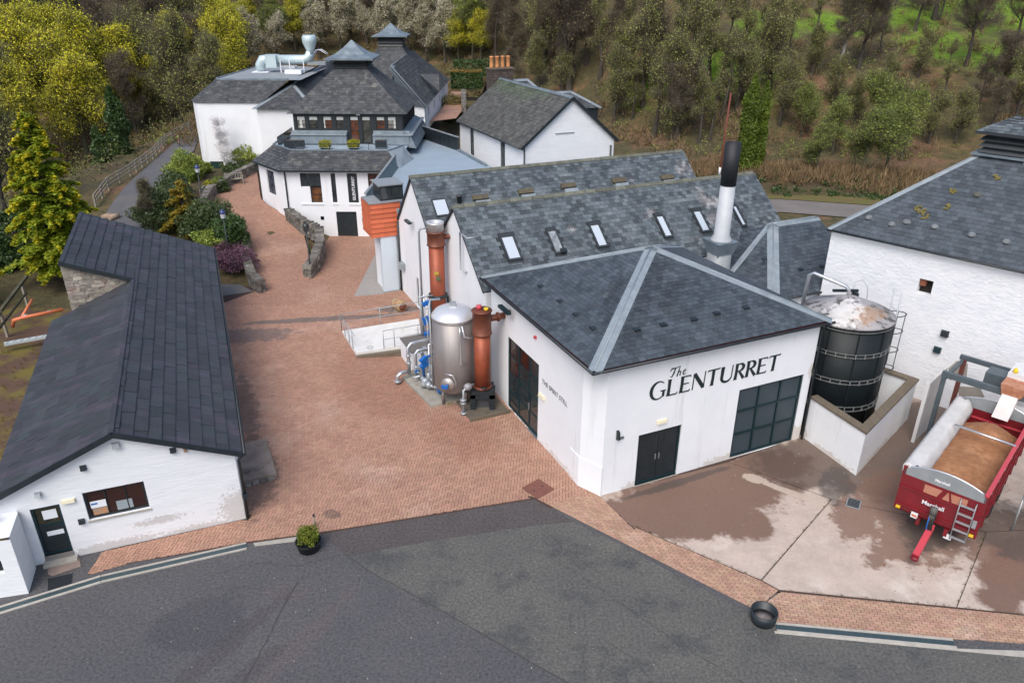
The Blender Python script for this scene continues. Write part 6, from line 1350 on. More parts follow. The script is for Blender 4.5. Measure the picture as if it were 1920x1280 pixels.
# leaded lower slope with a gap for the doors
sks = MB()
for a, b in ((-17.75, -13.3), (-11.2, -8.3)): sks.hexa([KP(a, 61.75, 6.1), KP(b, 61.75, 6.1), KP(b, 62.38, 6.1), KP(a, 62.38, 6.1), KP(a, 61.85, 6.75), KP(b, 61.85, 6.75), KP(b, 62.38, 7.1), KP(a, 62.38, 7.1)])
sks.hexa([KP(-8.84, 62.0, 5.9), KP(-7.7, 61.4, 5.9), KP(-7.7, 70.5, 5.9), KP(-8.84, 70.5, 5.9), KP(-8.84, 62.0, 7.1), KP(-8.2, 61.9, 6.8), KP(-8.2, 70.5, 6.8), KP(-8.84, 70.5, 7.1)]); sk2 = sks.build('lower_lead_roof', LEADB, kl)
mb = MB(); mb.beam(KP(-17.75, 61.9, 6.85), KP(-13.3, 61.9, 6.85), .3, .08); mb.beam(KP(-11.2, 61.9, 6.85), KP(-8.1, 61.9, 6.85), .3, .08); mb.beam(KP(-8.15, 61.9, 6.87), KP(-8.15, 70.5, 6.87), .3, .08); mb.build('lead_capping', LEAD, sk2)
g = [KP(-17.95, 62.1, 8.42), KP(-8.45, 62.1, 8.42), KP(-8.45, 70.9, 8.42), KP(-17.95, 70.9, 8.42)]; tt = [KP(-14.55, 65.1, 11.5), KP(-11.85, 65.1, 11.5), KP(-11.85, 67.8, 11.5), KP(-14.55, 67.8, 11.5)]
mb = MB(); mb.add(g+tt, [(0, 1, 5, 4), (1, 2, 6, 5), (2, 3, 7, 6), (3, 0, 4, 7), (4, 5, 6, 7), (3, 2, 1, 0)]); kr_ = mb.build('roof', SUBR, kl)
for i, cp in ((0, 120), (1, 40), (3, 0), (2, 0)): tiles(kr_, [g[i], g[(i+1) % 4], tt[(i+1) % 4], tt[i]], .25, .34, .02, SLATEO, 'slate', cp, 'slates', root=kl)
louvre(kl, (0, 4.05), 1.4, 11.5, 12.3, 1.95, 12.32, 13.6, 3, BLACKP, LEADB, True)
# ---------- second kiln and rear ranges
k2_ = thing('rear_kiln', 'farther slate kiln roof with a small pagoda vent behind the cafe roof', 'building', (-13.9, 93, 0))
hb = 4.0; g = [(-hb, -hb, 7.6), (hb, -hb, 7.6), (hb, hb, 7.6), (-hb, hb, 7.6)]; tt = [(-1.35, -1.35, 11.2), (1.35, -1.35, 11.2), (1.35, 1.35, 11.2), (-1.35, 1.35, 11.2)]
mb = MB(); mb.add(g+tt, [(0, 1, 5, 4), (1, 2, 6, 5), (2, 3, 7, 6), (3, 0, 4, 7)]); kk = mb.build('roof', SUBR, k2_)
for i in (0, 1): tiles(kk, [g[i], g[(i+1) % 4], tt[(i+1) % 4], tt[i]], .28, .38, .02, SLATEO, 'slate', 0, 'slates', root=k2_)
louvre(k2_, (0, 0), 1.4, 11.2, 12.25, 1.95, 12.4, 13.65, 3, BLACKP, LEADB, True)
MB().box(-hb+.3, hb-.3, -hb+.3, hb-.3, 2, 7.6).build('wall', WHITE, k2_)
rr = thing('rear_range', 'long low white range with mottled slate roof running back beside the brick path', 'building', (0, 0, 0))
E1 = at(800, 200, 6.3); E2 = at(843, 150, 6.3); RP = at(733, 124, 10.3); RQ = at(769, 98, 10.3)
Ee = [E1, E2, RQ, RP]; W0 = at(742, 197, 6.4)
mb = MB(); mb.slab(Ee, .15); mb.add([W0, E1, RP], [(0, 1, 2)]); rro = mb.build('roof', SUBR, rr)
tiles(rro, [E1, E2, RQ, RP], .4, .5, .03, SLATEO, 'slate', 60, 'slates'); 
hn = nrm(W0, E1, RP); tiles(rro, [W0, E1, RP], .6, 3.0, .02, LEADB, 'lead_sheet', 20, 'lead_sheets')
hipcap(rr, RP, E1, hn, nrm(E1, E2, RQ), .35); hipcap(rr, RQ, RP, nrm(E1, E2, RQ), Vector((-.6, 0, .8)), .3, name='ridge_flashing'); hipcap(rr, RQ, E2, nrm(E1, E2, RQ), Vector((0, .5, .8)), .25)
Wa = WF((E1.x-.25, E1.y), (E2.x-.25, E2.y)); ln = Wa.len
mb = MB(); wall(mb, Wa, 3.6, 6.25, [(3+i*5, 4.0+i*5, 4.9, 5.8) for i in range(4)]); wall(mb, WF((W0.x-1, E1.y+.3), (E1.x-.25, E1.y+.3)), 3.0, 6.4); mb.build('wall', WHITE, rr)
for i in range(4): window(rr, Wa, 3+i*5, 4.0+i*5, 4.9, 5.8, 1, 2)
mb = MB(); mb.slab([at(824, 172, 7.0), at(823, 139, 8.6), at(786, 139, 8.6)], .1); mb.build('cross_roof', SLATEO, rr)
# ---------- link building: membrane roof, dark screens, terracotta bay, pale panel
li = thing('link_building', 'link block with blue grey membrane roof and dark parapet screens beside the shop', 'building', (O2.x, O2.y, 0), AN)
fz = 5.35
f0, f1, f2, f3 = loc(at(690, 383, fz)), loc(at(781, 256, fz)), loc(at(860, 283, fz)), loc(at(912, 312, fz))
mb = MB(); pl = [(f0.x, f0.y), (f0.x, 24.3), (-.6, 24.3), (-.6, 23.98), (9.2, 23.98), (f3.x+.3, f3.y), (f2.x, f2.y), (f1.x, f1.y)]; mb.prism(pl, 5.05, fz); mb.build('membrane_roof', FLATR, li)
mb = MB(); mb.prism([(f0.x+.3, f0.y+.2), (-1.6, 24.4), (-.5, 24.4), (-.5, 23.99), (9.0, 23.99), (f3.x+.1, f3.y), (f2.x-.2, f2.y-.2), (f1.x-.1, f1.y-.3)], 0, 5.04); mb.build('wall', WHITE, li)
sc_ = Vector((f0.x, f0.y, fz)); se = Vector((f1.x, f1.y, fz)); dn = (se-sc_).normalized(); sn = Vector((dn.y, -dn.x, 0))
nsc = 9
for k in range(nsc):
    a, b = sc_.lerp(se, k/nsc), sc_.lerp(se, (k+.992)/nsc); MB().hexa([a-sn*.12, b-sn*.12, b+sn*.32, a+sn*.32, a-sn*.12+Vector((0, 0, .62)), b-sn*.12+Vector((0, 0, .62)), b-sn*.06+Vector((0, 0, .62)), a-sn*.06+Vector((0, 0, .62))]).build('parapet_panel', mat('parapet_teal', (.10, .15, .17), (.13, .18, .20), scale=1, rough=.4, metal=.2), li)
MB().beam(sc_-sn*.12+Vector((0, 0, .66)), se-sn*.12+Vector((0, 0, .66)), .16, .08).build('parapet_cap', GREYP, li)
for (p, q, n) in ((se, Vector((f2.x, f2.y, fz)), 5),):
    for k in range(n):
        a, b = p.lerp(q, k/n), p.lerp(q, (k+.985)/n); MB().beam(a+Vector((0, 0, .5)), b+Vector((0, 0, .5)), .12, 1.1).build('screen_panel', BLACKP, li)
MB().beam(Vector((f2.x, f2.y, fz+.05)), Vector((f3.x, f3.y, fz+.05)), .25, .16).build('roof_edge', LEADB, li); MB().beam(se+Vector((0, 0, 1.1)), Vector((f2.x, f2.y, fz+1.1)), .18, .06).build('screen_cap', GREYP, li)
MB().box(f1.x-.1, f1.x+.5, f1.y-1.6, f1.y-1.0, fz, fz+1.0).build('roof_cowl', BLACKP, li)
# dark clerestory box above the terracotta bay
MB().box(-1.5, -.05, 24.3, 25.9, 5.85, 6.75).build('clerestory', BLACKP, li); MB().box(-1.62, .0, 24.2, 26.0, 6.75, 6.82).build('clerestory_cap', GREYP, li)
for k in range(2): MB().box(-1.44+.7*k, -.8+.7*k, 24.285, 24.298, 5.95, 6.65).build('pane', GLASS, li)
MB().box(-2.3, -.2, 24.02, 25.9, 5.77, 5.84).build('bay_roof', FLATG, li)
# terracotta boards: each course its own part
for k in range(7):
    z0_ = 3.66+k*.30; lo_x = -2.24 if k > 0 else -2.22
    for j, (xa, xb) in enumerate(((-2.24, -1.45), (-1.445, -.62 if k < 3 else -.36))):
        MB().hexa([(xa, 24.03, z0_), (xb, 24.03, z0_), (xb, 24.18, z0_), (xa, 24.18, z0_), (xa, 24.09, z0_+.295), (xb, 24.09, z0_+.295), (xb, 24.18, z0_+.295), (xa, 24.09+.09, z0_+.295)]).build('terracotta_board', ORANGE, li)
    MB().hexa([(-2.27, 24.03, z0_), (-2.2, 24.03, z0_), (-2.2, 26.2, z0_), (-2.27, 26.2, z0_), (-2.24, 24.09, z0_+.295), (-2.2, 24.09, z0_+.295), (-2.2, 26.2, z0_+.295), (-2.24, 26.2, z0_+.295)]).build('terracotta_board', ORANGE, li)
MB().box(-2.2, -.7, 24.2, 26.2, 3.66, 5.76).build('bay_core', BLACKP, li)
MB().box(-1.72, -.72, 24.1, 24.16, .06, 3.66).build('cladding_panel', PALEP, li); MB().box(-1.72, -.7, 24.17, 24.5, .0, 3.66).build('porch_side', PALEP, li); MB().box(-1.78, -.6, 23.95, 24.09, 0, .06).build('porch_step', GREYP, li)
# ---------- big white building at the left with flat roof and duct
wb = thing('white_visitor_block', 'tall white block at the far left with slate mansard edge and grey flat roof', 'building', (-24.5, 71, 0))
BP = lambda x, y, z: (x+24.5, y-71, z)
w0 = WF(BP(-28.55, 71, 0)[:2], BP(-17.5, 71, 0)[:2]); w9 = WF(BP(-29.3, 72.2, 0)[:2], BP(-28.55, 71, 0)[:2]); w8 = WF(BP(-29.1, 88, 0)[:2], BP(-29.3, 72.2, 0)[:2])
mb = MB(); wall(mb, w0, .6, 8.0, [(.35, 3.0, 1.9, 2.72)]); wall(mb, w9, .6, 8.0); wall(mb, w8, .6, 8.0); mb.build('wall', WHITE, wb)
MB().wbox(w0, .35, 3.0, -.14, -.08, 1.9, 2.72).build('garage_door', mat('dark_green_door', (.01, .035, .03), rough=.5), wb)
mz0 = [BP(-29.2, 88, 8.0), BP(-29.45, 72.1, 8.0), BP(-28.6, 70.85, 8.0), BP(-22.6, 70.85, 8.0)]; mz1 = [BP(-27.0, 86, 9.7), BP(-27.5, 74.0, 9.7), BP(-27.0, 73.2, 9.7), BP(-20.6, 73.2, 9.7)]
mb = MB()
for i in range(3): mb.add([mz0[i], mz0[i+1], mz1[i+1], mz1[i]], [(0, 1, 2, 3)])
mm = mb.build('mansard', SUBR, wb)
for i in range(3): tiles(mm, [mz0[i], mz0[i+1], mz1[i+1], mz1[i]], .27, .35, .02, SLATEO, 'slate', 90 if i == 2 else 0, 'slates', root=wb)
mb = MB(); mb.add([mz1[0], mz1[1], mz1[2], BP(-19.5, 73.2, 9.7), BP(-19.5, 84, 9.7), BP(-23.5, 86, 9.7)], [(0, 1, 2, 3, 4, 5)]); mb.build('flat_roof', FLATG, wb); mb = MB(); mb.beam(mz1[2], BP(-20.6, 73.2, 9.75), .14, .16); mb.beam(mz1[2], mz1[1], .14, .16); mb.beam(mz1[1], mz1[0], .14, .16); mb.build('roof_edge', LEADB, wb)
wgn = thing('white_wing', 'white wing with blue lead hipped roofs joining the visitor block to the cafe kiln', 'building', (-20.2, 70.2, 0))
GP = lambda x, y, z: (x+20.2, y-70.2, z)
u0, u1, u2, u3 = GP(-23.2, 70.0, 7.6), GP(-17.6, 70.0, 7.6), GP(-17.6, 90, 7.6), GP(-23.2, 90, 7.6); v0, v1 = GP(-20.4, 74.0, 9.3), GP(-19.9, 88, 10.2)
mb = MB(); mb.box(-2.7, 2.5, .15, 20, .6, 7.59); mb.build('wall', WHITE, wgn)
mb = MB(); mb.add([u0, u1, u2, u3, v0, v1], [(0, 1, 4), (1, 2, 5, 4), (3, 0, 4, 5)]); ug = mb.build('roof', SUBR, wgn)
tiles(ug, [u0, u1, v0], .27, .35, .02, SLATEO, 'slate', 40, 'slates', root=wgn); tiles(ug, [u1, u2, v1, v0], .4, 1.6, .02, LEADB, 'lead_sheet', 30, 'lead_sheets', root=wgn); tiles(ug, [u3, u0, v0, v1], .27, .35, .02, SLATEO, 'slate', 0, 'slates', root=wgn)
hipcap(wgn, v0, u0, nrm(u3, u0, v0), nrm(u0, u1, v0), .25); hipcap(wgn, v0, u1, nrm(u0, u1, v0), nrm(u1, u2, v1), .25); hipcap(wgn, v0, v1, nrm(u1, u2, v1), nrm(u3, u0, v0), .25, name='ridge_flashing')
# roof duct
du = thing('roof_duct', 'large pale metal extraction duct with upturned cowl on the grey flat roof', 'duct', tuple(atY(535, 115, 80)))
def D_(x, y, Y=80): return atY(x, y, Y)-Vector(du.location)
mb = MB(); mb.tube([D_(520, 112), D_(570, 112), D_(579, 108), D_(582, 96)], .45, 16, rs=[.44, .44, .44, .38]); mb.build('duct_run', DUCT, du)
mb = MB(); a = D_(582, 97); mb.lathe([(.38, -.2), (.4, .15), (.7, .85), (.7, 1.35), (.6, 1.5)], tuple(a), 14); mb.build('cowl', DUCT, du)
a = D_(512, 118); mb = MB(); mb.box(a.x-.55, a.x+.5, a.y-.7, a.y+.7, a.z-.4, a.z+.75); mb.build('junction_box', DUCT, du)
a = D_(492, 125); mb = MB(); mb.tube([D_(505, 111), D_(492, 113), D_(488, 122), D_(488, 131)], .48, 14); mb.build('bend', DUCT, du); MB().box(a.x-.9, a.x+.7, a.y-.8, a.y+.8, a.z-1.0, a.z-.45).build('base_curb', PAPER, du)
for x in (528, 545, 571): q = D_(x, 118); MB().box(q.x-.04, q.x+.04, q.y-.5, q.y-.42, q.z-1.2, q.z+.3).build('support', PAPER, du)
for (x, y, lb) in ((541, 131, 'low white rooflight box on the grey flat roof, the farther of two'), (552, 138, 'small white rooflight box on the grey flat roof, nearer the lead hip')):
    q = at(x, y, 9.7); t = thing('roof_light_box', lb, 'rooflight', tuple(q)); MB().box(-.8, .8, -.5, .5, 0, .35).build('curb', PAPER, t); MB().box(-.7, .7, -.4, .4, .35, .42).build('pane', SKYG, t)
st_ = thing('roof_stair_rail', 'small pale steel stair with arched handrails on the roof behind the cafe kiln', 'handrail', tuple(atY(600, 110, 80)))
mb = MB()
for dy in (0, .7): mb.tube([D_(583, 115)-(Vector(st_.location)-Vector(du.location))+Vector((0, dy, 0)), D_(592, 94)-(Vector(st_.location)-Vector(du.location))+Vector((0, dy, 0)), D_(600, 94)-(Vector(st_.location)-Vector(du.location))+Vector((0, dy, 0)), D_(612, 102)-(Vector(st_.location)-Vector(du.location))+Vector((0, dy, 0))], .04, 6)
mb.build('handrail', PAPER, st_); q = D_(596, 116)-(Vector(st_.location)-Vector(du.location)); MB().box(q.x-1, q.x+.8, q.y-.3, q.y+.8, q.z-.3, q.z).build('landing', GREYP, st_)
# ================================================================ GABLED HOUSE
ho = thing('gabled_house', 'white gabled house with old mossy slate roof and four clay chimney pots', 'house', (O2.x, O2.y, 0), AN)
hA0, hA1, hB0, hB1, hE, hR, hM = 11.2, 18.95, 30.8, 43.9, 6.95, 10.3, 15.1
Hl = WF((hA0, hB1), (hA0, hB0)); Hf = WF((hA0, hB0), (hA1, hB0))
mb = MB(); wall(mb, Hf, 0, hE, top=[(hM-hA0, hR-.06)]); hl_h = [(hB1-41.6, hB1-40.65, 4.4, 6.7), (hB1-35.1, hB1-34.15, 4.5, 6.8)]
wall(mb, Hl, 0, hE, hl_h); wall(mb, WF((hA1, hB0), (hA1, hB1)), 0, hE); wall(mb, WF((hA1, hB1), (hA0, hB1)), 0, hE, top=[(hA1-hM, hR-.06)]); mb.build('wall', BRICKW, ho)
for h in hl_h: window(ho, Hl, *h, 1, 2, DARKF)
h0, h1, h2, h3, h4, h5 = (hA0-.25, hB1+.2, hE-.08), (hA0-.25, hB0-.2, hE-.08), (hM, hB0-.2, hR), (hM, hB1+.2, hR), (hA1+.25, hB0-.2, hE-.08), (hA1+.25, hB1+.2, hE-.08)
mb = MB(); mb.slab([h0, h1, h2, h3], .1); mb.slab([h4, h5, h3, h2], .1); hr = mb.build('roof', SUBR, ho)
tiles(hr, [h0, h1, h2, h3], .27, .34, .022, SLATEG, 'slate', 260, 'slates', root=ho); tiles(hr, [h4, h5, h3, h2], .27, .34, .022, SLATEG, 'slate', 0, 'slates', root=ho)
hipcap(ho, h3, h2, nrm(h4, h5, h3), nrm(h0, h1, h2), .16, LEADB, 'ridge_flashing', .05)
mb = MB(); mb.beam((hA0-.3, hB0-.23, hE-.12), (hM, hB0-.23, hR-.06), .06, .2); mb.beam((hM, hB0-.23, hR-.06), (hA1+.3, hB0-.23, hE-.12), .06, .2); mb.build('bargeboard', BLACKP, ho)
mb = MB(); mb.tube([(hA0-.32, hB0, hE-.1), (hA0-.32, hB1, hE-.1)], .06, 6); mb.tube([(hA0+.02, hB0-.08, hE-.1), (hA0+.02, hB0-.08, 0)], .06, 6); mb.tube([(hA1-.3, hB0-.08, hE-.4), (hA1-.3, hB0-.08, 0)], .07, 6); mb.build('gutter', BLACKP, ho)
MB().wbox(Hf, 2.6, 4.2, .0, .06, 8.0-.28, 8.06-.28).build('scar_strip', GALV, ho)
cs_ = MB().box(14.2, 16.4, 44.0, 44.9, 6, 11.0).build('chimney_stack', mat('stack_stone', (.08, .06, .055), (.13, .1, .085), scale=3, rough=1, brick=(.5, .22, .03, .4, (1.5708, 0, 0))), ho); MB().box(14.12, 16.48, 43.92, 44.98, 11.0, 11.12).build('stack_cap', COPING, cs_)
for k in range(4): MB().lathe([(.2, 0), (.17, .1), (.155, .8), (.19, .84), (.19, .93), (.13, .95)], (14.5+k*.53, 44.45, 11.12), 14).build('chimney_pot', TERRA, cs_)
# two hipped rear wings
for (xa, xb, ya, yb, ze, zr_, cap) in ((19.0, 22.0, 38.0, 42.0, 8.2, 9.4, 0), (17.0, 20.5, 43.5, 47.5, 7.9, 9.9, 0)):
    w = obj('rear_wing', MB().box(xa, xb-.2, ya+.2, yb-.2, 0, ze).mesh('rear_wing', BLACKP if cap == 0 else WHITE), ho)
    xm = xb-(yb-ya)/2; ym = (ya+yb)/2; a_, b__, c__, d__ = (xa-2.5, ya, ze), (xb, ya, ze), (xb, yb, ze), (xa-2.5, yb, ze); r1, r2 = (xa-2.5, ym, zr_), (xm, ym, zr_)
    mb = MB(); mb.add([a_, b__, c__, d__, r1, r2], [(0, 1, 5, 4), (1, 2, 5), (2, 3, 4, 5)]); o = mb.build('wing_roof', SUBR, w)
    tiles(o, [a_, b__, r2, r1], .27, .34, .02, SLATEO, 'slate', 0, 'slates'); tiles(o, [b__, c__, r2], .27, .34, .02, SLATEO, 'slate', 0, 'slates')
    hipcap(w, r2, b__, nrm(a_, b__, r2), nrm(b__, c__, r2), .2); hipcap(w, r2, r1, nrm(a_, b__, r2), nrm(c__, d__, r1), .2, name='ridge_flashing')
# ================================================================ STONE WALLS
def stonevar(m, n=6, seed=1):
    R = random.Random(seed); out = []
    for i in range(n):
        b = MB(); b.hexa([(-.5, -.5, -.5), (.5, -.5, -.5), (.5, .5, -.5), (-.5, .5, -.5), (-.5, -.5, .5), (.5, -.5, .5), (.5, .5, .5), (-.5, .5, .5)])
        b.v = [tuple(c+R.uniform(-.1, .1) for c in p) for p in b.v]; out.append(b.mesh('stone', m))
    return out
SV = stonevar(STONE)
def stonewall(label, pts, hgt_, th=.5, cat='stone wall', cap=280):
    """pts: (x, y, ztop); stones in courses from ztop-hgt_ to ztop"""
    c = Vector(pts[0]); root = thing('stone_wall', label, cat, (c.x, c.y, c.z-hgt_)); o0 = Vector(root.location); R = random.Random(len(label)); cnt = 0
    core = MB()
    for i in range(len(pts)-1):
        a, b = Vector(pts[i])-o0, Vector(pts[i+1])-o0; core.hexa([(a.x, a.y, a.z-hgt_-.2), (b.x, b.y, b.z-hgt_-.2), (b.x, b.y+.01, b.z-hgt_-.2), (a.x, a.y+.01, a.z-hgt_-.2), (a.x, a.y, a.z-.1), (b.x, b.y, b.z-.1), (b.x, b.y+.01, b.z-.1), (a.x, a.y+.01, a.z-.1)])
        d = (b-a); L_ = Vector((d.x, d.y)).length; ang = math.atan2(d.y, d.x); rows = max(1, int(hgt_/.24)); hh = hgt_/rows; nx = Vector((-math.sin(ang), math.cos(ang), 0))
        for r in range(rows):
            s = R.uniform(-.2, 0)
            top = r == rows-1
            while s < L_:
                w = R.uniform(.22, .5) if not top else R.uniform(.18, .34); t = (s+w/2)/L_
                if t < 1.02:
                    for sd_ in ((-1, 1) if not top else (0,)):
                        o = obj('stone', SV[R.randrange(6)], root); cnt += 1
                        p = a.lerp(b, t); o.location = p+nx*sd_*th*.25+Vector((0, 0, -hgt_+hh*(r+.5)+(.03 if top else 0))); o.rotation_euler = (R.uniform(-.08, .08), R.uniform(-.12, .12), ang+R.uniform(-.06, .06)); o.scale = (w*.97, th*.5 if sd_ else th*1.06, hh*(.96 if not top else R.uniform(.9, 1.25)))
                s += w
    core.build('core', SOIL, root)
    return cnt
def pz(x, y, z): p = at(x, y, z); return (p.x, p.y, z)
stonewall('low stone wall at the left of the brick path with purple heather behind', [pz(449, 418, 1.7), pz(458, 450, 1.4), pz(462, 485, 1.15), pz(472, 512, .95), pz(490, 528, .8)], .85)
stonewall('curving stone wall between the brick path and the lower shop entrance', [pz(541, 392, 2.25), pz(570, 412, 1.9), pz(598, 425, 1.6), pz(600, 450, 1.35), pz(590, 478, 1.1), pz(575, 500, .85)], 1.15, .55)
stonewall('stone garden wall behind the bench beside the upper path', [pz(380, 375, 2.9), pz(393, 350, 2.9), pz(418, 336, 3.0), pz(450, 318, 3.1), pz(482, 303, 3.2)], .9)
stonewall('short stone wall beside the far brick path', [pz(869, 168, 5.4), pz(869, 180, 5.4), pz(870, 192, 5.4)], 1.1)
# ================================================================ LAMPS, BENCHES, POTS
def lamp_post(label, p, ztop, bluehead=False, head=True):
    p = Vector(p); r = thing('lamp_post', label, 'lamp post', tuple(p)); h = ztop-p.z
    MB().lathe([(.09, 0), (.1, .1), (.06, .5), (.05, .55), (.04, h-.45)], n=10).build('post', BLACKP, r)
    MB().lathe([(.04, h-.45), (.16, h-.42), (.19, h-.12), (.17, h-.1)], n=6, smooth=False).build('lantern_glass', mat('lantern_glass', (.5, .52, .55), rough=.2) if bluehead else GLASS, r)
    MB().lathe([(.21, h-.11), (.19, h), (.1, h+.1), (.03, h+.14), (.03, h+.2)], n=6 if not bluehead else 12, smooth=bluehead).build('lantern_cap', mat('cap_blue', (.03, .05, .16), rough=.4) if bluehead else BLACKP, r)
    return r
lamp_post('black lamp post with dark blue cap among the shrubs by the left stone wall', pz(430, 480, .9), 4.0, True)
lamp_post('slim black lamp post standing at the end of the curving stone wall', pz(584, 520, 0), 3.6)
lamp_post('black lamp post with blue grey head beside the upper planters and benches', pz(381, 384, 1.9), 4.9, True)
def bench(label, p, rz):
    b = thing('garden_bench', label, 'bench', p, rz)
    for x in (-.7, .7):
        for y in (-.22, .22): MB().box(x-.04, x+.04, y-.04, y+.04, 0, .42 if y < 0 else .85).build('leg', WOOD, b)
    for k in range(4): MB().box(-.75, .75, -.24+k*.12, -.14+k*.12, .42, .46).build('seat_slat', WOOD, b)
    for k in range(7): MB().box(-.66+k*.2, -.58+k*.2, .2, .23, .46, .82).build('back_slat', WOOD, b)
    MB().box(-.75, .75, .18, .25, .82, .9).build('back_rail', WOOD, b)
    for x in (-.72, .72): MB().box(x-.04, x+.04, -.26, .2, .62, .66).build('armrest', WOOD, b)
bench('weathered wooden bench against the stone garden wall', pz(440, 345, 2.3), math.radians(25)); bench('weathered wooden seat beside the upper lamp post', pz(388, 372, 2.1), math.radians(95))

def leafpatch(n, rx, ry, rz_, size, seed, shape='ball', up=.0, thin=.5):
    """many small leaves spread through a volume; returns verts, faces"""
    r = np.random.default_rng(seed); d = r.normal(size=(n, 3)); d /= np.linalg.norm(d, axis=1)[:, None]; rad = r.uniform(.25, 1, n)**.45
    lump = 1+.22*np.sin(d[:, 0]*5+seed)*np.cos(d[:, 1]*4.3+seed*2)+.15*np.sin(d[:, 2]*7+seed)
    c = d*(rad*lump)[:, None]*np.array([rx, ry, rz_]); 
    return leafquads(c, size, r, thin)
def leafquads(c, size, r, thin=.5, updir=None):
    n = len(c); a = r.normal(size=(n, 3)); a /= np.linalg.norm(a, axis=1)[:, None]; b = np.cross(a, r.normal(size=(n, 3))); b /= np.linalg.norm(b, axis=1)[:, None]
    s = size*r.uniform(.6, 1.35, n)[:, None]; a = a*s; b = b*s*thin
    V = np.empty((n, 4, 3)); V[:, 0] = c-a; V[:, 1] = c-b; V[:, 2] = c+a; V[:, 3] = c+b
    return V.reshape(-1, 3)
def quadmesh(name, V, m, attr=None):
    n = len(V)//4; me = bpy.data.meshes.new(name); me.vertices.add(len(V)); me.vertices.foreach_set('co', np.ascontiguousarray(V, dtype=np.float32).ravel())
    me.loops.add(n*4); me.loops.foreach_set('vertex_index', np.arange(n*4, dtype=np.int32)); me.polygons.add(n); me.polygons.foreach_set('loop_start', np.arange(n, dtype=np.int32)*4)
    me.materials.append(m); me.update(calc_edges=True)
    if attr is not None: at_ = me.attributes.new('tip', 'FLOAT', 'POINT'); at_.data.foreach_set('value', np.repeat(attr, 4).astype(np.float32))
    return me
def potshrub(label, p, r, h, m, leaf, potm=BLACKP, pot=(.42, .42)):
    t = thing('potted_shrub', label, 'potted plant', p); MB().lathe([(pot[0]*.85, 0), (pot[0], pot[1]), (pot[0]+.03, pot[1]), (pot[0]-.04, pot[1]-.02), (pot[0]-.06, pot[1]-.08), (.02, pot[1]-.08)], n=24).build('pot', potm, t)
    me = quadmesh('foliage', leafpatch(2600, r, r, h, leaf, 5), m); o = obj('foliage', me, t); o.location = (0, 0, pot[1]+h*.65); MB().tube([(0, 0, pot[1]-.08), (0, 0, pot[1]+h*.7)], .03, 6).build('stem', BARK, t)
    return t
potshrub('round golden green bush in a black tub at the road edge of the yard', tuple(at(580, 1028, 0)), .37, .36, mat('leaf_pot_bush', (.22, .24, .02), (.10, .15, .015), scale=5, rnd=.3, rough=.7, trans=.25), .035, pot=(.43, .36))
MB_ = thing('marker_stake', 'thin wooden stake standing behind the potted bush', 'stake', tuple(at(591, 988, 0))); MB().tube([(0, 0, 0), (0, 0, .55)], .035, 7).build('shaft', WOOD, MB_)
MB().tube([(0, 0, .5), (0, 0, .58)], .045, 7).build('tip', BLACKP, MB_)
tub = thing('empty_black_tub', 'empty round black planter ring standing on the brick strip corner', 'planter', tuple(at(1430, 1163, 0)))
mb = MB(); mb.lathe([(.36, 0), (.40, .18), (.41, .42), (.37, .42), (.36, .1), (.02, .08)], n=40); mb.build('ring', BLACKP, tub); MB().lathe([(.355, .15), (.02, .17)], n=24).build('soil', mat('tub_bottom', (.16, .14, .13), (.26, .23, .22), scale=7, rough=1), tub)
for (x, y, g_, lb) in ((610, 274, .42, 'golden dome bush in a low pot on the terrace, left of the cafe doors'), (663, 273, .42, 'golden dome bush in a low pot on the terrace in front of the cafe doors')):
    q = at(x, y+6, 6.06); t = potshrub(lb, (q.x, q.y, 6.06), .5, .36, LEAF_Z, .04, BLACKP, (.4, .16))
for (x, y, w, lb) in ((553, 278, .75, 'black planter box at the left end of the terrace'), (715, 278, .42, 'black planter box at the right end of the terrace')):
    q = at(x, y, 6.06); t = thing('planter_box', lb, 'planter', (q.x, q.y, 6.06)); MB().box(-w, w, -.25, .25, 0, .6).build('box', BLACKP, t); MB().box(-w+.05, w-.05, -.2, .2, .6, .61).build('soil', SOIL, t)
mc = Vector((*at(1009, 917, 0)[:2], 0)); mh = thing('drain_cover', 'diamond set rust red steel drain cover in the paving', 'drain cover', (mc.x, mc.y, .036), math.radians(42))
for x in (-.46, .005): MB().box(x, x+.455, -.46, .46, -.02, .012).build('plate', mat('cover_red', (.19, .075, .05), (.15, .06, .045), scale=4, rough=.7), mh)
for x in (-.23, .23): MB().box(x-.04, x+.04, -.03, .03, .012, .02).build('lift_slot', BLACKP, mh)
dg = thing('yard_gully', 'dark grated gully set in the stained concrete slab', 'drain cover', (*at(1600, 945, 0)[:2], .035), math.radians(60)); MB().box(-.3, .3, -.25, .25, 0, .02).build('frame', GREYP, dg)
for k in range(6): MB().box(-.25+k*.09, -.19+k*.09, -.21, .21, .02, .03).build('bar', BLACKP, dg)
# split logs and casks by the track
lg = [(203, 408), (215, 410)]
for i, (x, y) in enumerate(lg):
    q = atG(x, y+4); t = thing('log_section', ('cut log lying beside the track, the left of two' , 'cut log lying beside the track, the right of two')[i], 'log', tuple(q)); MB().lathe([(.22, -.4), (.24, 0), (.22, .4)], (0, 0, .22), 14, axis=(.5, .8, 0)).build('log', mat('log_pale', (.42, .31, .22), (.3, .22, .16), scale=4, rough=.9), t)
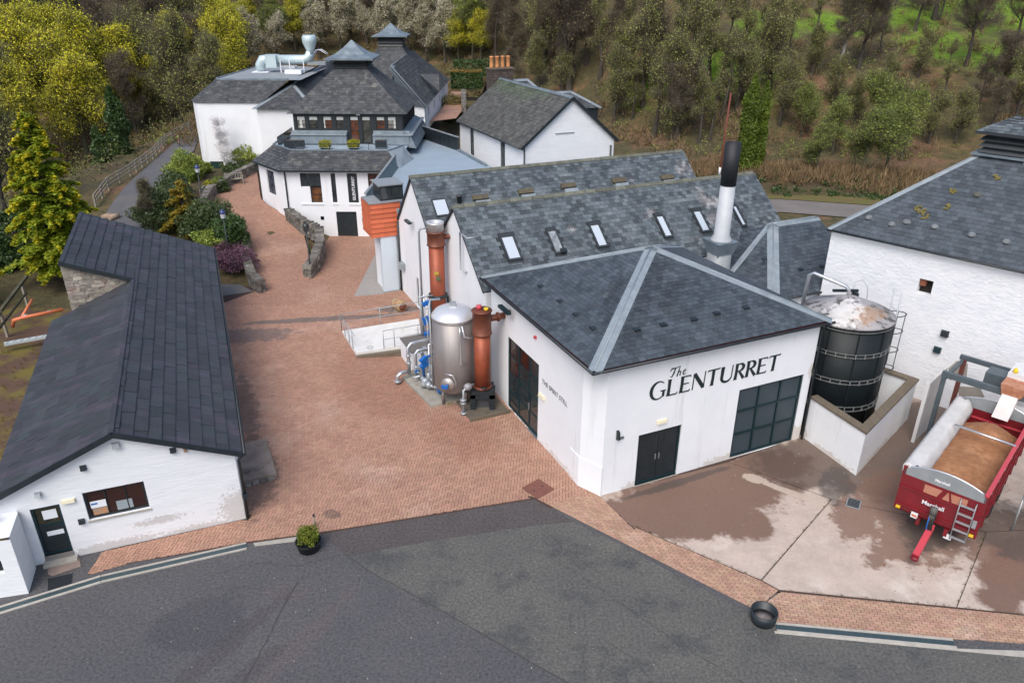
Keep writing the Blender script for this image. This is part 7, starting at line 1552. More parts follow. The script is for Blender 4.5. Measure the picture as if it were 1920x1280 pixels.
# post and rail fences
def fence(label, pts, h=1.0, step=1.8):
    o0 = Vector(pts[0]); t = thing('post_and_rail_fence', label, 'fence', tuple(o0))
    for i in range(len(pts)-1):
        a, b = Vector(pts[i])-o0, Vector(pts[i+1])-o0; n = max(1, int((b-a).length/step))
        for k in range(n+1):
            if k == n and i < len(pts)-2: break
            p = a.lerp(b, k/n); MB().box(p.x-.06, p.x+.06, p.y-.06, p.y+.06, p.z-.2, p.z+h).build('post', WOOD, t)
        for z in (.35, .65, .95): MB().beam(a+Vector((0, 0, z*h)), b+Vector((0, 0, z*h)), .05, .1).build('rail', WOOD, t)
fence('wooden post and rail fence along the left edge of the track', [pg(180, 388), pg(205, 358), pg(245, 330), pg(288, 300), pg(312, 272), pg(335, 257), pg(356, 246)])
tb_ = thing('mossy_handrail', 'old mossy timber handrail running down the bank at the far left', 'handrail', tuple(at(25, 560, 1.5))); q = lambda x, y, z: at(x, y, z)-Vector(tb_.location)
MB().beam(q(-20, 610, 1.4), q(50, 518, 1.6), .16, .16).build('rail', BARKG, tb_); MB().beam(q(-20, 640, .9), q(50, 548, 1.0), .1, .1).build('rail', BARKG, tb_)
for (x, y) in ((0, 584), (40, 532)): a = q(x, y, 1.5); MB().beam(a+Vector((0, 0, -1.6)), a, .12, .12, up=(0, 1, 0)).build('post', WOOD, tb_)
# clipped hedges far behind the house
for (x0, y0, x1, y1, zt, lb, mm_) in ((848, 170, 900, 150, 2.2, 'clipped hedge with rusty top at the end of the far brick path', 1), (856, 140, 915, 134, 2.4, 'dark clipped hedge behind the rusty topped one', 0)):
    a = at(x0, y0, 4.3); b = at(x1, y1, 4.3); c = (a+b)/2; t = thing('clipped_hedge', lb, 'hedge', (c.x, c.y, 4.0)); w, d_ = abs(b.x-a.x)/2+.5, 1.6
    r = np.random.default_rng(4); P = r.uniform(-1, 1, (5000, 3)); ax_ = r.integers(0, 3, 5000); P[np.arange(5000), ax_] = np.sign(P[np.arange(5000), ax_]); P *= np.array([w, d_, 1.1]); P[:, 2] += 1.1
    obj('foliage', quadmesh('foliage', leafquads(P, .16, r), LEAF_D), t)
    if mm_: P2 = P[:1500].copy(); P2[:, 2] = 2.22; P2[:, :2] *= .95; obj('top_growth', quadmesh('top_growth', leafquads(P2, .16, r), mat('hedge_rust', (.30, .16, .03), (.2, .12, .03), scale=1, rnd=.3)), t)
# ================================================================ TREES
def grow(seed, H, spread, nlimb, lean=.0, trunkfrac=.35, upw=.55, droop=0):
    """skeleton: list of (p0, p1, r0, r1) and twig tips"""
    R = random.Random(seed); seg = []; tips = []
    def branch(p, d, L_, r, lvl):
        n = 4 if lvl < 2 else 3; q = p; dd = d.normalized()
        for i in range(n):
            dd = (dd+Vector((R.uniform(-1, 1), R.uniform(-1, 1), R.uniform(-.5, 1)*.6))*(.16+.07*lvl)+Vector((0, 0, .06*upw))).normalized()
            q2 = q+dd*L_/n; r2 = r*(1-(i+1)/n*.55); seg.append((q, q2, r*(1-i/n*.55), r2, lvl))
            if lvl < 3 and (i >= 1 or lvl > 0):
                for _ in range(2 if lvl < 2 else 3):
                    a = R.uniform(0, 2*math.pi); side = dd.orthogonal().normalized(); side = (Matrix.Rotation(a, 3, dd) @ side)
                    nd = (dd*R.uniform(.35, .8)+side*R.uniform(.6, 1)+Vector((0, 0, .15))).normalized()
                    branch(q2, nd, L_*R.uniform(.42, .62), r2*.6, lvl+1)
            if lvl >= 2: tips.append((q2, dd))
            q = q2
        tips.append((q, dd))
    p = Vector((0, 0, -.4)); d = Vector((lean, 0, 1)).normalized(); base = H*.022+.05; k = 6; q = p
    tr_len = H*.92
    for i in range(k):
        d = (d+Vector((R.uniform(-.1, .1), R.uniform(-.1, .1), .12))).normalized(); q2 = q+d*tr_len/k
        r0 = base*(1-i/k*.85); r1 = base*(1-(i+1)/k*.85); seg.append((q, q2, r0*(1.35 if i == 0 else 1), r1, 0))
        if (i+1)/k >= trunkfrac:
            for _ in range(nlimb):
                a = R.uniform(0, 2*math.pi); f = 1-.45*((i+1)/k-trunkfrac)
                nd = Vector((math.cos(a), math.sin(a), R.uniform(.25, .9)*upw*2)).normalized()
                branch(q.lerp(q2, R.random()), nd, spread*f*R.uniform(.7, 1.1), r1*.62+.01, 1)
        q = q2
    tips.append((q, d)); return seg, tips
def treemeshes(name, seed, H, spread, nlimb, leafm, nleaf, leaf, bark, ntwig=7, twl=.8, twm=None, **kw):
    seg, tips = grow(seed, H, spread, nlimb, **kw)
    mb = MB()
    for a, b, r0, r1, lv in seg: mb.tube([a, b], r0, 6 if lv == 0 else (4 if lv == 1 else 3), False, rs=[max(r0, .012), max(r1, .010)])
    tm = mb.mesh('trunk', bark)
    r = np.random.default_rng(seed); T = np.array([tuple(t[0]) for t in tips]); D = np.array([tuple(t[1]) for t in tips]); n = len(T)
    # twigs: slivers
    idx = np.repeat(np.arange(n), ntwig); P = T[idx]+r.normal(size=(len(idx), 3))*.12; d = D[idx]*.6+r.normal(size=(len(idx), 3))*.75; d[:, 2] += .15; d /= np.linalg.norm(d, axis=1)[:, None]
    Ln = twl*r.uniform(.4, 1.2, len(idx))[:, None]; s = np.cross(d, r.normal(size=d.shape)); s /= np.linalg.norm(s, axis=1)[:, None]; s *= .009
    V = np.empty((len(idx), 4, 3)); V[:, 0] = P-s; V[:, 1] = P+s; V[:, 2] = P+d*Ln+s*.25; V[:, 3] = P+d*Ln-s*.25
    tw = quadmesh('twigs', V.reshape(-1, 3), twm or TWIG)
    lm = None
    if nleaf:
        j = r.integers(0, len(idx), nleaf); c = P[j]+d[j]*Ln[j]*r.uniform(.2, 1.05, nleaf)[:, None]+r.normal(size=(nleaf, 3))*.13
        lm = quadmesh('leaves', leafquads(c, leaf, r), leafm)
    return (name, tm, tw, lm, H)
TR = {
 'yellow': [treemeshes('broadleaf_tree', 21+i, 13, 3.3, 4, LEAF_Y, 19000, .115, BARKG, 3, 1.0) for i in range(3)],
 'olive': [treemeshes('broadleaf_tree', 41+i, 12, 3.2, 3, LEAF_O, 7500, .10, BARK, 3, 1.1, upw=.85, trunkfrac=.3) for i in range(4)],
 'brown': [treemeshes('bare_tree', 61+i, 15, 3.0, 3, LEAF_B, 2000, .12, BARK, 4, 1.4, upw=.8) for i in range(4)],
 'blossom': [treemeshes('blossom_tree', 81+i, 12, 3.0, 4, LEAF_W, 17000, .15, BARK, 4, 1.0, upw=.8) for i in range(2)],
 'green': [treemeshes('broadleaf_tree', 91+i, 9, 3.0, 3, LEAF_G, 11000, .11, BARKG, 3, .9) for i in range(3)],
 'thin': [treemeshes('bare_tree', 101+i, 17, 2.3, 2, LEAF_O, 3600, .10, BARK, 3, 1.1, upw=.9, trunkfrac=.5) for i in range(4)],
 'birch': [treemeshes('birch_tree', 121, 11, 2.0, 3, LEAF_O, 1800, .08, BARKW, 4, .9, upw=1.0, trunkfrac=.4)],
 'pale': [treemeshes('birch_tree', 122, 8, 1.6, 4, LEAF_O, 0, .08, mat('pale_bark', (.62, .60, .58), (.75, .73, .72), scale=2), 1, .8, upw=1.4, trunkfrac=.2, twm=mat('pale_twigs', (.80, .78, .78), (.88, .86, .86), scale=1, rough=.9))],
 'big': [treemeshes('bare_tree', 131+i, 17, 4.4, 3, LEAF_B, 2500, .09, BARK, 8, 1.2, trunkfrac=.38) for i in range(2)],
}
TMAT = {'yellow': 'trees in yellow green spring leaf', 'olive': 'budding olive green trees', 'brown': 'bare brown woodland trees', 'blossom': 'cream blossoming trees', 'green': 'small green leafed trees', 'thin': 'slender nearly bare trees', 'birch': 'pale barked birches', 'big': 'large bare trees with spreading limbs'}
TLAB = {'yellow': 'tree in fresh yellow green leaf in the wood', 'olive': 'budding olive green tree in the wood', 'brown': 'bare brown tree in the dense wood', 'blossom': 'tree with cream blossom in the wood behind the roofs', 'green': 'small leafy green tree on the slope', 'thin': 'slender nearly bare tree on the slope', 'birch': 'pale barked birch', 'big': 'large bare tree with spreading limbs on the slope'}
NT = [0]; PLACED = []
FAR = [False]
def put(kind, p, s, label=None, grp=True, rz=None, tilt=0):
    v = TR[kind][NT[0] % len(TR[kind])]; NT[0] += 1
    t = thing(v[0], label or TLAB[kind], 'tree', tuple(p), random.uniform(0, 6.28) if rz is None else rz, TMAT[kind] if label is None else None)
    if label is None: PLACED.append((t, kind, FAR[0]))
    t.scale = (s, s, s*random.uniform(.95, 1.08)); t.rotation_euler[0] = random.uniform(-.05, .05)+tilt
    obj('trunk', v[1], t); c = obj('crown', v[2], t)
    if v[3]: obj('leaves', v[3], c)
    return t
def putpx(kind, xb, yb, yt, label=None, **k):
    p = atG(xb, yb)
    v = ray(xb, yt); t = p.y/v.y; H = CAMH+v.z*t-p.z
    H = max(4.0, min(H, 30)); return put(kind, p, H/TR[kind][0][4], label, **k)
random.seed(17)
# left wood: yellow-green crowns
for (x, y0, y1, k) in ((20, 300, 60, 'yellow'), (75, 270, 40, 'yellow'), (130, 290, 45, 'yellow'), (185, 260, 40, 'yellow'), (235, 255, 60, 'yellow'), (165, 310, 110, 'yellow'), (60, 330, 130, 'yellow'), (110, 200, 25, 'yellow'), (280, 235, 110, 'yellow'),
                       (300, 200, 60, 'olive'), (345, 190, 70, 'olive'), (330, 235, 130, 'olive'), (10, 400, 170, 'olive'), (15, 330, 90, 'olive'), (300, 250, 150, 'olive'), (365, 160, 30, 'brown'),
                       (260, 270, 120, 'brown'), (45, 180, -10, 'brown'), (5, 200, -10, 'brown'), (200, 170, -20, 'brown'), (150, 160, -30, 'brown'), (95, 150, -30, 'olive'), (250, 150, -10, 'brown'), (310, 140, -20, 'brown'), (350, 130, -20, 'olive')):
    putpx(k, x, y0, y1)
# behind the buildings
for (x, y0, y1, k) in ((440, 150, 40, 'yellow'), (470, 140, 30, 'blossom'), (520, 120, 40, 'blossom'), (555, 100, -5, 'yellow'), (420, 120, -10, 'brown'), (395, 130, 10, 'brown'), (500, 90, -20, 'brown'), (600, 110, 10, 'blossom'), (640, 100, -5, 'blossom'), (610, 70, -20, 'brown'),
                       (690, 90, 15, 'blossom'), (725, 100, -10, 'blossom'), (765, 110, 5, 'blossom'), (800, 120, 20, 'blossom'), (835, 120, 10, 'blossom'), (860, 125, 20, 'yellow'), (885, 120, 0, 'green'), (870, 90, -15, 'olive'), (780, 80, -20, 'brown'), (700, 60, -20, 'brown'), (660, 75, -20, 'olive'), (820, 70, -20, 'brown')):
    putpx(k, x, y0, y1)
for (x, y0, y1, k) in ((450, 105, 10, 'yellow'), (580, 85, -10, 'blossom'), (620, 60, -30, 'yellow'), (745, 75, -20, 'blossom'), (800, 85, -10, 'blossom'), (840, 60, -20, 'brown'), (770, 50, -30, 'brown'), (860, 95, 5, 'green'), (900, 125, 30, 'yellow'), (905, 75, -10, 'brown'), (540, 60, -30, 'brown'), (480, 60, -30, 'yellow'), (420, 70, -30, 'brown'), (520, 90, 0, 'green')):
    putpx(k, x, y0, y1)
# dark bare wood in the middle
for (x, y0, y1, k) in ((930, 120, -30, 'brown'), (960, 130, 0, 'brown'), (990, 110, -30, 'brown'), (1020, 130, 0, 'brown'), (1045, 110, -30, 'thin'), (1075, 150, -30, 'brown'), (1100, 120, -30, 'brown'), (1125, 150, -20, 'thin'), (1150, 130, -30, 'brown'), (905, 100, -30, 'brown'), (1180, 120, -30, 'thin'), (1010, 170, 70, 'olive'), (1055, 180, 90, 'olive'), (960, 165, 80, 'brown'), (1000, 70, -40, 'brown'), (1060, 80, -40, 'brown'), (1120, 70, -40, 'brown'), (940, 60, -40, 'brown'), (1090, 60, -40, 'brown')):
    putpx(k, x, y0, y1)
# budding trees in front of the slope, right of the gabled house
for (x, y0, y1, k) in ((1150, 235, 95, 'olive'), (1185, 225, 110, 'thin'), (1225, 262, 70, 'thin'), (1268, 262, 90, 'olive'), (1310, 270, 130, 'thin'), (1350, 235, 60, 'thin'), (1205, 200, 20, 'olive'), (1250, 215, -10, 'thin'), (1300, 200, -20, 'thin'), (1345, 190, -20, 'thin'), (1390, 185, -20, 'thin'), (1330, 160, -30, 'thin'), (1275, 150, -30, 'thin'), (1230, 140, -30, 'brown'), (1420, 150, -20, 'thin'), (1380, 210, 60, 'olive'), (1165, 180, 60, 'olive'), (1330, 265, 150, 'thin'), (1440, 180, 10, 'olive'), (1215, 100, -40, 'brown'), (1300, 100, -40, 'olive')):
    putpx(k, x, y0, y1)
# open slope on the right
for (x, y0, y1, k) in ((1610, 130, -40, 'big'), (1715, 60, -60, 'big'), (1810, 125, -50, 'big'), (1840, 60, -60, 'thin'), (1905, 80, -50, 'big'), (1760, 40, -60, 'thin'), (1480, 120, -30, 'thin'), (1530, 60, -40, 'thin'), (1660, 20, -60, 'thin'), (1650, 100, 0, 'thin'), (1870, 200, 60, 'brown'), (1830, 215, 110, 'brown'), (1770, 190, 80, 'thin'), (1900, 235, 90, 'olive'), (1855, 250, 140, 'brown'), (1460, 240, 120, 'olive'),
                       (1500, 260, 170, 'green'), (1560, 290, 190, 'green'), (1615, 330, 215, 'green'), (1660, 330, 200, 'green'), (1690, 300, 180, 'green'), (1530, 330, 245, 'green'), (1740, 270, 170, 'olive'), (1600, 235, 140, 'olive'), (1560, 200, 110, 'olive'), (1660, 180, 100, 'olive'), (1720, 150, 60, 'olive'), (1790, 270, 170, 'olive'), (1480, 200, 110, 'olive'), (1520, 150, 50, 'olive'), (1640, 260, 150, 'green')):
    putpx(k, x, y0, y1)
putpx('birch', 1572, 142, -40, 'tall pale birch trunk standing on the green slope')
bp_ = at(424, 322, 2.2); put('pale', bp_, .6, 'bare pale birch in front of the white visitor block')
t_ = putpx('birch', 285, 440, 330, 'thin pale birch stems beside the asphalt track')
# thick ivy-clad and leaning old trees
p = atG(1258, 262); put('big', p, .55, 'gnarled dark tree leaning over the brown bank behind the house', rz=1.0, tilt=.25)
# fill the wood out to the top of the frame
R = random.Random(99); FAR[0] = True
cnt = 0
while cnt < 165:
    x = R.uniform(-95, 130); y = R.uniform(104, 215)
    if y < 165 and -36 < x < 2: continue
    px = (Vector((x, y, hgt(x, y))))
    if x > 40 and y < 175 and R.random() < .75: continue
    if x > 12 and x < 40 and y < 120 and R.random() < .7: continue
    k = R.choices(['brown', 'olive', 'thin', 'yellow', 'green'], [2.5 if x < -12 else 5, 4, 1, 3 if x < -5 else .5, 1])[0]
    put(k, px, R.uniform(.75, 1.15)); cnt += 1
KW = {'yellow': ('yellow green leafing tree', 'yellow green leafing trees'), 'olive': ('budding olive green tree', 'budding olive trees'), 'brown': ('bare brown tree', 'bare brown trees'), 'blossom': ('cream blossoming tree', 'blossoming trees'), 'green': ('small leafy green tree', 'leafy green trees'), 'thin': ('slender nearly bare tree', 'slender trees'), 'birch': ('pale barked birch', 'birches'), 'big': ('large bare spreading tree', 'large spreading trees')}
ZN = [(120, 'above the cut golden conifer'), (240, 'on the bank beyond the track'), (400, 'between track and visitor block'), (560, 'behind the visitor block'), (700, 'behind the roof duct'), (880, 'behind the rear pagoda'), (1000, 'behind the clay chimney pots'), (1140, 'behind the gabled house'), (1290, 'right of the gabled house'), (1450, 'around the cypress pair'), (1600, 'right of the cypress pair'), (1750, 'left of the mill ventilator'), (9999, 'behind the mill ventilator')]
def pxof(p):
    d = Vector(p)-Vector((0, 0, CAMH)); k = d.dot(_f); return 960+FPX*d.dot(_a)/k
ORD = ['leftmost', 'second', 'third', 'fourth', 'fifth', 'sixth', 'seventh', 'eighth', 'ninth', 'tenth', 'eleventh', 'twelfth', 'thirteenth', 'fourteenth', 'fifteenth', 'sixteenth', 'seventeenth', 'eighteenth', 'nineteenth', 'twentieth']
bins = {}
for t, k, far in PLACED:
    x = pxof(t.location); z = next(w for lim, w in ZN if x < lim) if x > -60 else 'outside the left of the frame'
    if x > 1980: z = 'outside the right of the frame'
    bins.setdefault((k, far, z), []).append((x, t))
for (k, far, z), L_ in bins.items():
    L_.sort(key=lambda q: q[0]); n = len(L_); one, many = KW[k]; fw = 'distant ' if far else ''
    for i, (x, t) in enumerate(L_):
        if n == 1: t['label'] = f'{fw}{one} {z}'
        elif i == 0: t['label'] = f'{fw}{one} {z}, leftmost one'
        elif i == n-1: t['label'] = f'{fw}{one} {z}, rightmost one'
        else: t['label'] = f'{fw}{one} {z}, {ORD[min(i, 19)]} from left'
# understory of the wood: undergrowth as one mass
def blades(c, size, r):
    n = len(c); a = r.normal(size=(n, 3))*.35; a[:, 2] = 1; a /= np.linalg.norm(a, axis=1)[:, None]; b = np.cross(a, r.normal(size=(n, 3))); b /= np.linalg.norm(b, axis=1)[:, None]
    s = size*r.uniform(.6, 1.5, n)[:, None]; a = a*s; b = b*s*.07
    V = np.empty((n, 4, 3)); V[:, 0] = c-b; V[:, 1] = c+b; V[:, 2] = c+a*1.6+b*.3; V[:, 3] = c+a*1.6-b*.3
    return V.reshape(-1, 3)
def undergrowth(name, label, n, gen, m, leaf, cat, hh=1.0, blade=False):
    r = np.random.default_rng(n); pts = []
    RR = random.Random(n)
    while len(pts) < n:
        c = gen(RR)
        if c is None: continue
        k = RR.randint(18, 40); h = RR.uniform(.4, 1.3)*hh; w = RR.uniform(.5, 1.3)*hh
        for _ in range(k): pts.append((c[0]+RR.gauss(0, w*.5), c[1]+RR.gauss(0, w*.5), hgt(c[0], c[1])+abs(RR.gauss(0, .5))*h))
    o = obj(name, quadmesh(name, blades(np.array(pts[:n]), leaf, r) if blade else leafquads(np.array(pts[:n]), leaf, r, .4), m)); o['kind'] = 'stuff'; tag(o, label, cat); return o
def g_wood(R):
    x = R.uniform(-80, 120); y = R.uniform(80, 170)
    if x < 11 and y < 118 and x > -34: return None
    if x < 26 and y < 76 or y < 73: return None
    return (x, y)
def g_bank(R):
    x = R.uniform(10, 48); 
    return (x, 71.5+R.uniform(-.3, 5)-.35*max(0, x-30))
def g_left(R):
    x = R.uniform(-75, -37); y = R.uniform(50, 115); return (x, y)
undergrowth('undergrowth', 'brown leafless brambles and litter covering the wooded slope', 60000, g_wood, mat('bramble', (.10, .068, .042), (.15, .115, .05), scale=.12, rough=1, rnd=.4), .17, 'undergrowth', 1.2)
undergrowth('undergrowth', 'low green growth scattered on the wooded slope', 40000, g_wood, LEAF_G, .13, 'undergrowth', 1.3)
undergrowth('dry_bracken', 'dry bracken and straw grass scattered over the wooded slope', 60000, g_wood, GRASSY, .4, 'grass', 1.0, True)
undergrowth('undergrowth', 'mossy green and rusty leaf litter tufts under the slope trees', 50000, g_wood, mat('moss_tufts_green', (.10, .12, .02), (.14, .08, .035), scale=.25, rough=1, rnd=.4), .12, 'undergrowth', .7)
undergrowth('ditch_scrub', 'dark scrub along the ditch below the dry grass bank', 16000, lambda R: (lambda q: (q[0], q[1]-1.4))(g_bank(R)), LEAF_D, .12, 'scrub', .5)
undergrowth('dry_grass_bank', 'dry straw coloured grass along the bank above the back road', 30000, g_bank, GRASSY, .36, 'grass', .55, True)
undergrowth('undergrowth', 'olive saplings and scrub filling the left bank', 26000, g_left, mat('leaf_scrub', (.12, .13, .03), (.08, .075, .025), scale=.4, rough=.8, rnd=.4), .14, 'undergrowth', 1.6)
# ---------------------------------------------------------------- conifers
def conifer(seed, H, Rad, n, leaf, m, tipw=True):
    r = np.random.default_rng(seed); mb = MB(); mb.tube([(0, 0, -.3), (0, 0, H*.5), (0, 0, H*.97)], .2, 7, rs=[.2+.012*H, .13, .02])
    C_, T_ = [], []
    nb = int(H*20)
    for i in range(nb):
        t = (i+.5)/nb; z = H*(.04+.94*t); L_ = Rad*(1-t)**.75*r.uniform(.75, 1.15)+.25; a = r.uniform(0, 2*math.pi); dr = -.10*L_
        d = np.array([math.cos(a), math.sin(a), 0]); s = np.array([-math.sin(a), math.cos(a), 0]); k = max(6, int(n/nb*(L_/Rad*1.8)))
        u = r.uniform(.15, 1, k)**.8; wv = r.normal(size=k)*.22*L_*(1.05-u); P = np.array([0, 0, z])+d*(L_*u)[:, None]+s*wv[:, None]; P[:, 2] += dr*u**2+.22*L_*np.sin(u*2.4)+r.normal(size=k)*.06
        C_.append(P); T_.append(np.clip((u-.62)*2.2, 0, 1)*r.uniform(.35, 1.25, k)*(.55+.6*t))
        if i % 3 == 0: mb.tube([(0, 0, z-.1), tuple(np.array([0, 0, z])+d*L_*.8+np.array([0, 0, .1*L_]))], .03, 3, False, rs=[.045, .01])
    C_ = np.concatenate(C_); T_ = np.concatenate(T_)
    # flat horizontal sprays
    nn = len(C_); a = r.uniform(0, 2*math.pi, nn); s = leaf*r.uniform(.6, 1.4, nn); ax = np.stack([np.cos(a)*s, np.sin(a)*s, r.normal(size=nn)*s*.25], 1); bx = np.stack([-np.sin(a)*s*.5, np.cos(a)*s*.5, r.normal(size=nn)*s*.2], 1)
    V = np.empty((nn, 4, 3)); V[:, 0] = C_-ax; V[:, 1] = C_-bx; V[:, 2] = C_+ax; V[:, 3] = C_+bx
    return mb, quadmesh('foliage', V.reshape(-1, 3), m, T_)
def put_conifer(label, p, H, Rad, n, leaf, m, seed, cat='conifer', name='conifer'):
    t = thing(name, label, cat, tuple(p)); mb, fo = conifer(seed, H, Rad, n, leaf, m); mb.build('trunk', BARK, t); obj('foliage', fo, t); return t
def hfor(p, y, x=None):
    v = ray(960, y); return CAMH+v.z*(p.y/v.y)-p.z
p = at(126, 524, 0); put_conifer('large golden conifer towering beside the back of the long shed', p, hfor(p, 212), 3.1, 62000, .125, LEAF_K, 1)
p = Vector((-37.5, 47.0, -.5)); put_conifer('golden conifer cut by the left frame edge', p, hfor(p, 262), 3.2, 26000, .13, LEAF_K, 2)
p = Vector((-33.5, 41.5, -.5)); put_conifer('dark lower conifer between golden conifer and left frame edge', p, 6.5, 2.4, 9000, .16, LEAF_D, 3)
p = at(352, 438, .9); put_conifer('small amber conifer among the shrubs beside the brick path', p, hfor(p, 342), 1.55, 7000, .09, LEAF_A, 5)
def columnar(label, p, H, w, m, n, leaf, cat='tree', name='columnar_tree', irr=.12):
    r = np.random.default_rng(int(H*100)+n); t = thing(name, label, cat, tuple(p)); z = r.uniform(.0, 1, n); a = r.uniform(0, 2*math.pi, n)
    prof = w*np.minimum(1, (1-z)*3.5+.12)*(1+irr*np.sin(a*3+z*9)+irr*np.sin(z*31+a)); rad = prof*np.sqrt(r.uniform(.35, 1, n)); P = np.stack([np.cos(a)*rad, np.sin(a)*rad, z*H], 1)
    obj('foliage', quadmesh('foliage', leafquads(P, leaf, r), m), t); MB().tube([(0, 0, -.2), (0, 0, H*.9)], .12, 6, rs=[.14, .03]).build('trunk', BARK, t); return t
p = Vector((*at(1397, 372, 0)[:2], .6)); p = Vector((p.x*.985, 73.5, 1.0)); p.x = ray(1396, 300).x*(73.5/ray(1396, 300).y)
columnar('tall narrow green cypress behind the white boiler chimney, the left of the close pair', p, hfor(p, 138), .80, LEAF_C, 12000, .12)
p2 = p+Vector((1.35, .4, 0)); columnar('tall narrow green cypress behind the white boiler chimney, the right of the close pair', p2, hfor(p2, 150), .55, LEAF_C, 9000, .12)
p = Vector((ray(222, 250).x*78/ray(222, 250).y, 78, -2.5)); columnar('dark ivy clad tree trunk rising from the left bank', p, hfor(p, 165), .95, LEAF_D, 14000, .13, irr=.25, name='ivy_clad_tree')
p = Vector((ray(180, 250).x*74/ray(180, 250).y, 74, -2.5)); columnar('second dark ivy covered trunk lower down the left bank', p, hfor(p, 240), .75, LEAF_D, 7000, .13, irr=.3, name='ivy_clad_tree')
p = Vector((ray(1255, 220).x*88/ray(1255, 220).y, 80, 1.0)); 
# pole of reddish timber, telegraph pole
p = atG(390, 160); t = thing('timber_pole', 'leaning reddish timber pole behind the white visitor block', 'pole', (p.x, p.y, p.z)); MB().tube([(0, 0, -1), (-1.0, 0, hfor(p, 97))], .14, 8).build('shaft', mat('red_pole', (.26, .14, .10), (.18, .1, .075), scale=3, rough=.9), t); MB().beam((-1.2, 0, hfor(p, 100)), (-.7, 0, hfor(p, 100)), .08, .08).build('cross_arm', WOOD, t)
xx = ray(1352, 300); p = Vector((xx.x*70.6/xx.y, 70.6, 0.5)); t = thing('rusty_pole', 'thin rust red pole with a white sleeve behind the boiler chimney', 'pole', tuple(p)); MB().tube([(0, 0, -.3), (.15, 0, hfor(p, 172))], .08, 8).build('shaft', mat('rust_pole', (.17, .045, .03), rough=.8), t); MB().tube([(0, 0, 1.3), (0, 0, 2.0)], .11, 8).build('sleeve', PAPER, t)
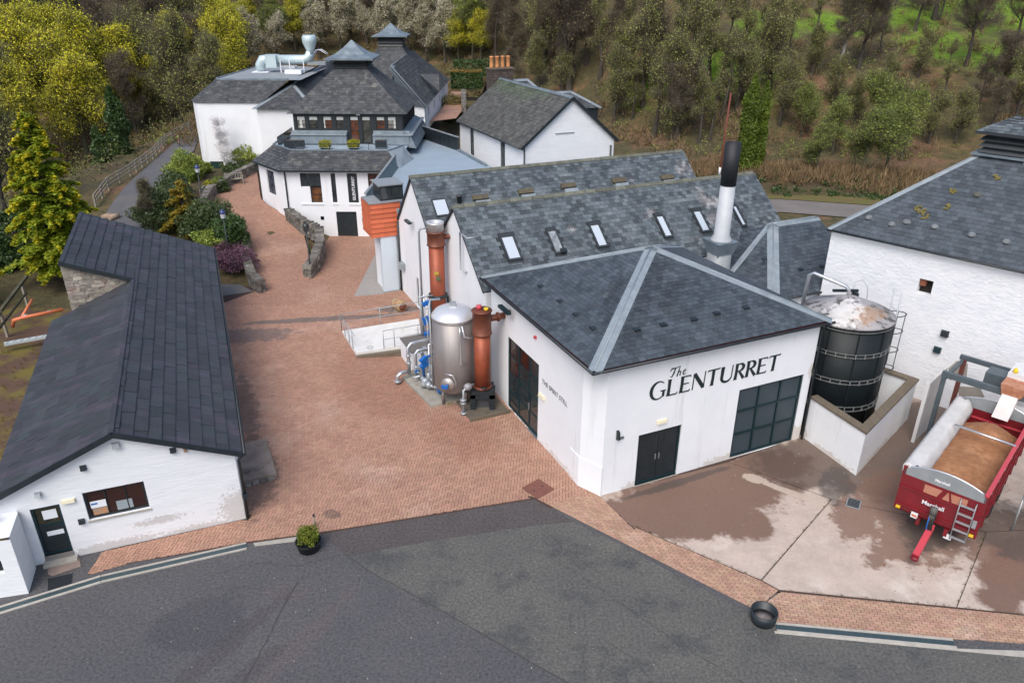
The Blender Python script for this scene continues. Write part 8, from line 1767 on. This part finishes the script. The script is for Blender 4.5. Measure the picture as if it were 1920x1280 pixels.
# ---------------------------------------------------------------- shrubs of the garden bed
def shrub(label, p, rx, ry, rz_, m, n, leaf, seed, cat='shrub'):
    t = thing('shrub', label, cat, tuple(p)); o = obj('foliage', quadmesh('foliage', leafpatch(n, rx, ry, rz_, leaf, seed), m), t); o.location = (0, 0, rz_*.75)
    mb = MB(); RR = random.Random(seed)
    for _ in range(5): mb.tube([(0, 0, -.1), (RR.uniform(-.5, .5)*rx, RR.uniform(-.5, .5)*ry, rz_*RR.uniform(.8, 1.3))], .03, 4, False, rs=[.04, .01])
    mb.build('stems', BARK, t); return t
LG2 = mat('leaf_shrub_mid', (.045, .075, .022), (.075, .10, .03), scale=.9, rough=.5, rnd=.35, hue=.012, trans=.15)
for (x, y, z, rx, rz_, m, n, s, lb) in ((305, 430, 1, 1.9, 1.7, LG2, 7000, 1, 'dark green rhododendron at the left end of the garden bed above the shed roof'), (335, 405, 1.2, 1.6, 1.5, LG2, 5500, 2, 'dark green shrub just left of the amber conifer'), (400, 445, 1, 1.7, 1.6, LG2, 6500, 3, 'glossy dark green rhododendron right of the amber conifer'), (437, 465, .9, 1.3, 1.4, LEAF_D, 5000, 4, 'dark green shrub around the blue capped lamp post'),
                                     (372, 440, 1, 1.4, 1.2, LG2, 5000, 5, 'low green shrub in front of the amber conifer'), (410, 470, .7, 1.5, 1.0, LEAF_G, 4500, 6, 'lighter green shrub along the back eave of the shed'), (350, 345, 1.8, 1.5, 1.6, LEAF_G, 4500, 7, 'loose olive shrub between the track and the upper lamp post'), (366, 335, 2, 1.0, 1.1, LEAF_O, 3500, 8, 'thin leaved shrub beside the white visitor block'),
                                     (330, 380, 1.4, 1.3, 1.4, LG2, 4000, 9, 'dark shrub beside the asphalt track edge'), (443, 500, .5, 1.5, .7, LEAF_P, 6000, 10, 'mound of purple heather beside the left stone wall'), (425, 490, .5, 1.2, .8, LEAF_P, 3500, 11, 'smaller patch of purple heather close to the shed roof'), (440, 322, 2.2, 1.2, .5, LG2, 3500, 12, 'low green hedge plants above the garden wall by the garage door'), (460, 305, 2.6, 1.5, .9, LEAF_G, 3500, 13, 'sparse shrub above the garden wall at the white block corner'),
                                     (384, 322, 2.2, .7, .45, LEAF_G, 1800, 14, 'small shrub at the left side of the dark garage door'), (850, 228, 2.2, 1.9, 1.8, mat('leaf_copper_shrub', (.16, .12, .03), (.10, .09, .025), scale=1, rnd=.3), 6500, 15, 'rusty green shrub between the dark screen and the gabled house'), (410, 360, 2.1, .9, .6, LG2, 2500, 16, 'low green planting in the dark planter by the bench')):
    p = at(x, y, z); shrub(lb, p, rx, rx, rz_, m, n, .10 if m is not LEAF_P else .07, s)
for (x, y, lb, m) in ((398, 362, 'dark planter with bright yellow flowers beside the upper path, left one', LEAF_Z), (412, 356, 'dark planter with yellow green leaves nearer the bench', LEAF_C)):
    p = at(x, y, 2.1); t = thing('planter', lb, 'planter', tuple(p)); MB().lathe([(.5, 0), (.6, .5), (.54, .5), (.5, .4), (.02, .4)], n=20).build('tub', DARKF, t); o = obj('flowers', quadmesh('flowers', leafpatch(1800, .6, .6, .35, .06, 3), m), t); o.location = (0, 0, .7)
# bank of dark shrubs left of the shed and moss strip
for (x, y, z, r_, lb, sd__) in ((20, 450, 0, 2.2, 'dark laurel bush below the cut golden conifer', 31), (12, 505, 0, 1.9, 'dark green bush by the mossy handrail', 32)):
    shrub(lb, at(x, y, z), r_, r_, 1.4, LEAF_D, 7000, .12, sd__)
# orchard of litter: fallen leaves & grass tufts along edges
def g_moss(R):
    p = at(R.uniform(0, 150), R.uniform(640, 860), 0); return (p.x, p.y)
undergrowth('moss_tufts', 'mossy golden tufts on the bare ground left of the shed', 5000, g_moss, mat('moss_tuft', (.16, .12, .02), (.10, .06, .03), scale=.8, rnd=.3), .05, 'moss', .08, True)
# a little joint weed along the slab edges
rr_ = np.random.default_rng(8); pts = []
for (a, b) in (((4.4, 22.35), (8.35, 19.55)), ((8.8, 19.1), (16.2, 18.1)), ((8.4, 19.6), (12.3, 23.9)), ((14.25, 18.4), (17.2, 22.0)), ((-.6, 33), (3.0, 25.4))):
    n = 260; t = rr_.uniform(0, 1, n); t = t+.02*np.sin(t*60); P = np.stack([a[0]+(b[0]-a[0])*t+rr_.normal(size=n)*.02, a[1]+(b[1]-a[1])*t+rr_.normal(size=n)*.02, .045+rr_.uniform(0, .02, n)], 1); pts.append(P)
o = obj('joint_weeds', quadmesh('joint_weeds', leafquads(np.concatenate(pts), .018, rr_), mat('weed', (.06, .09, .02), (.09, .08, .03), scale=3))); o['kind'] = 'stuff'; tag(o, 'small weeds and moss growing along the slab joints', 'weeds')
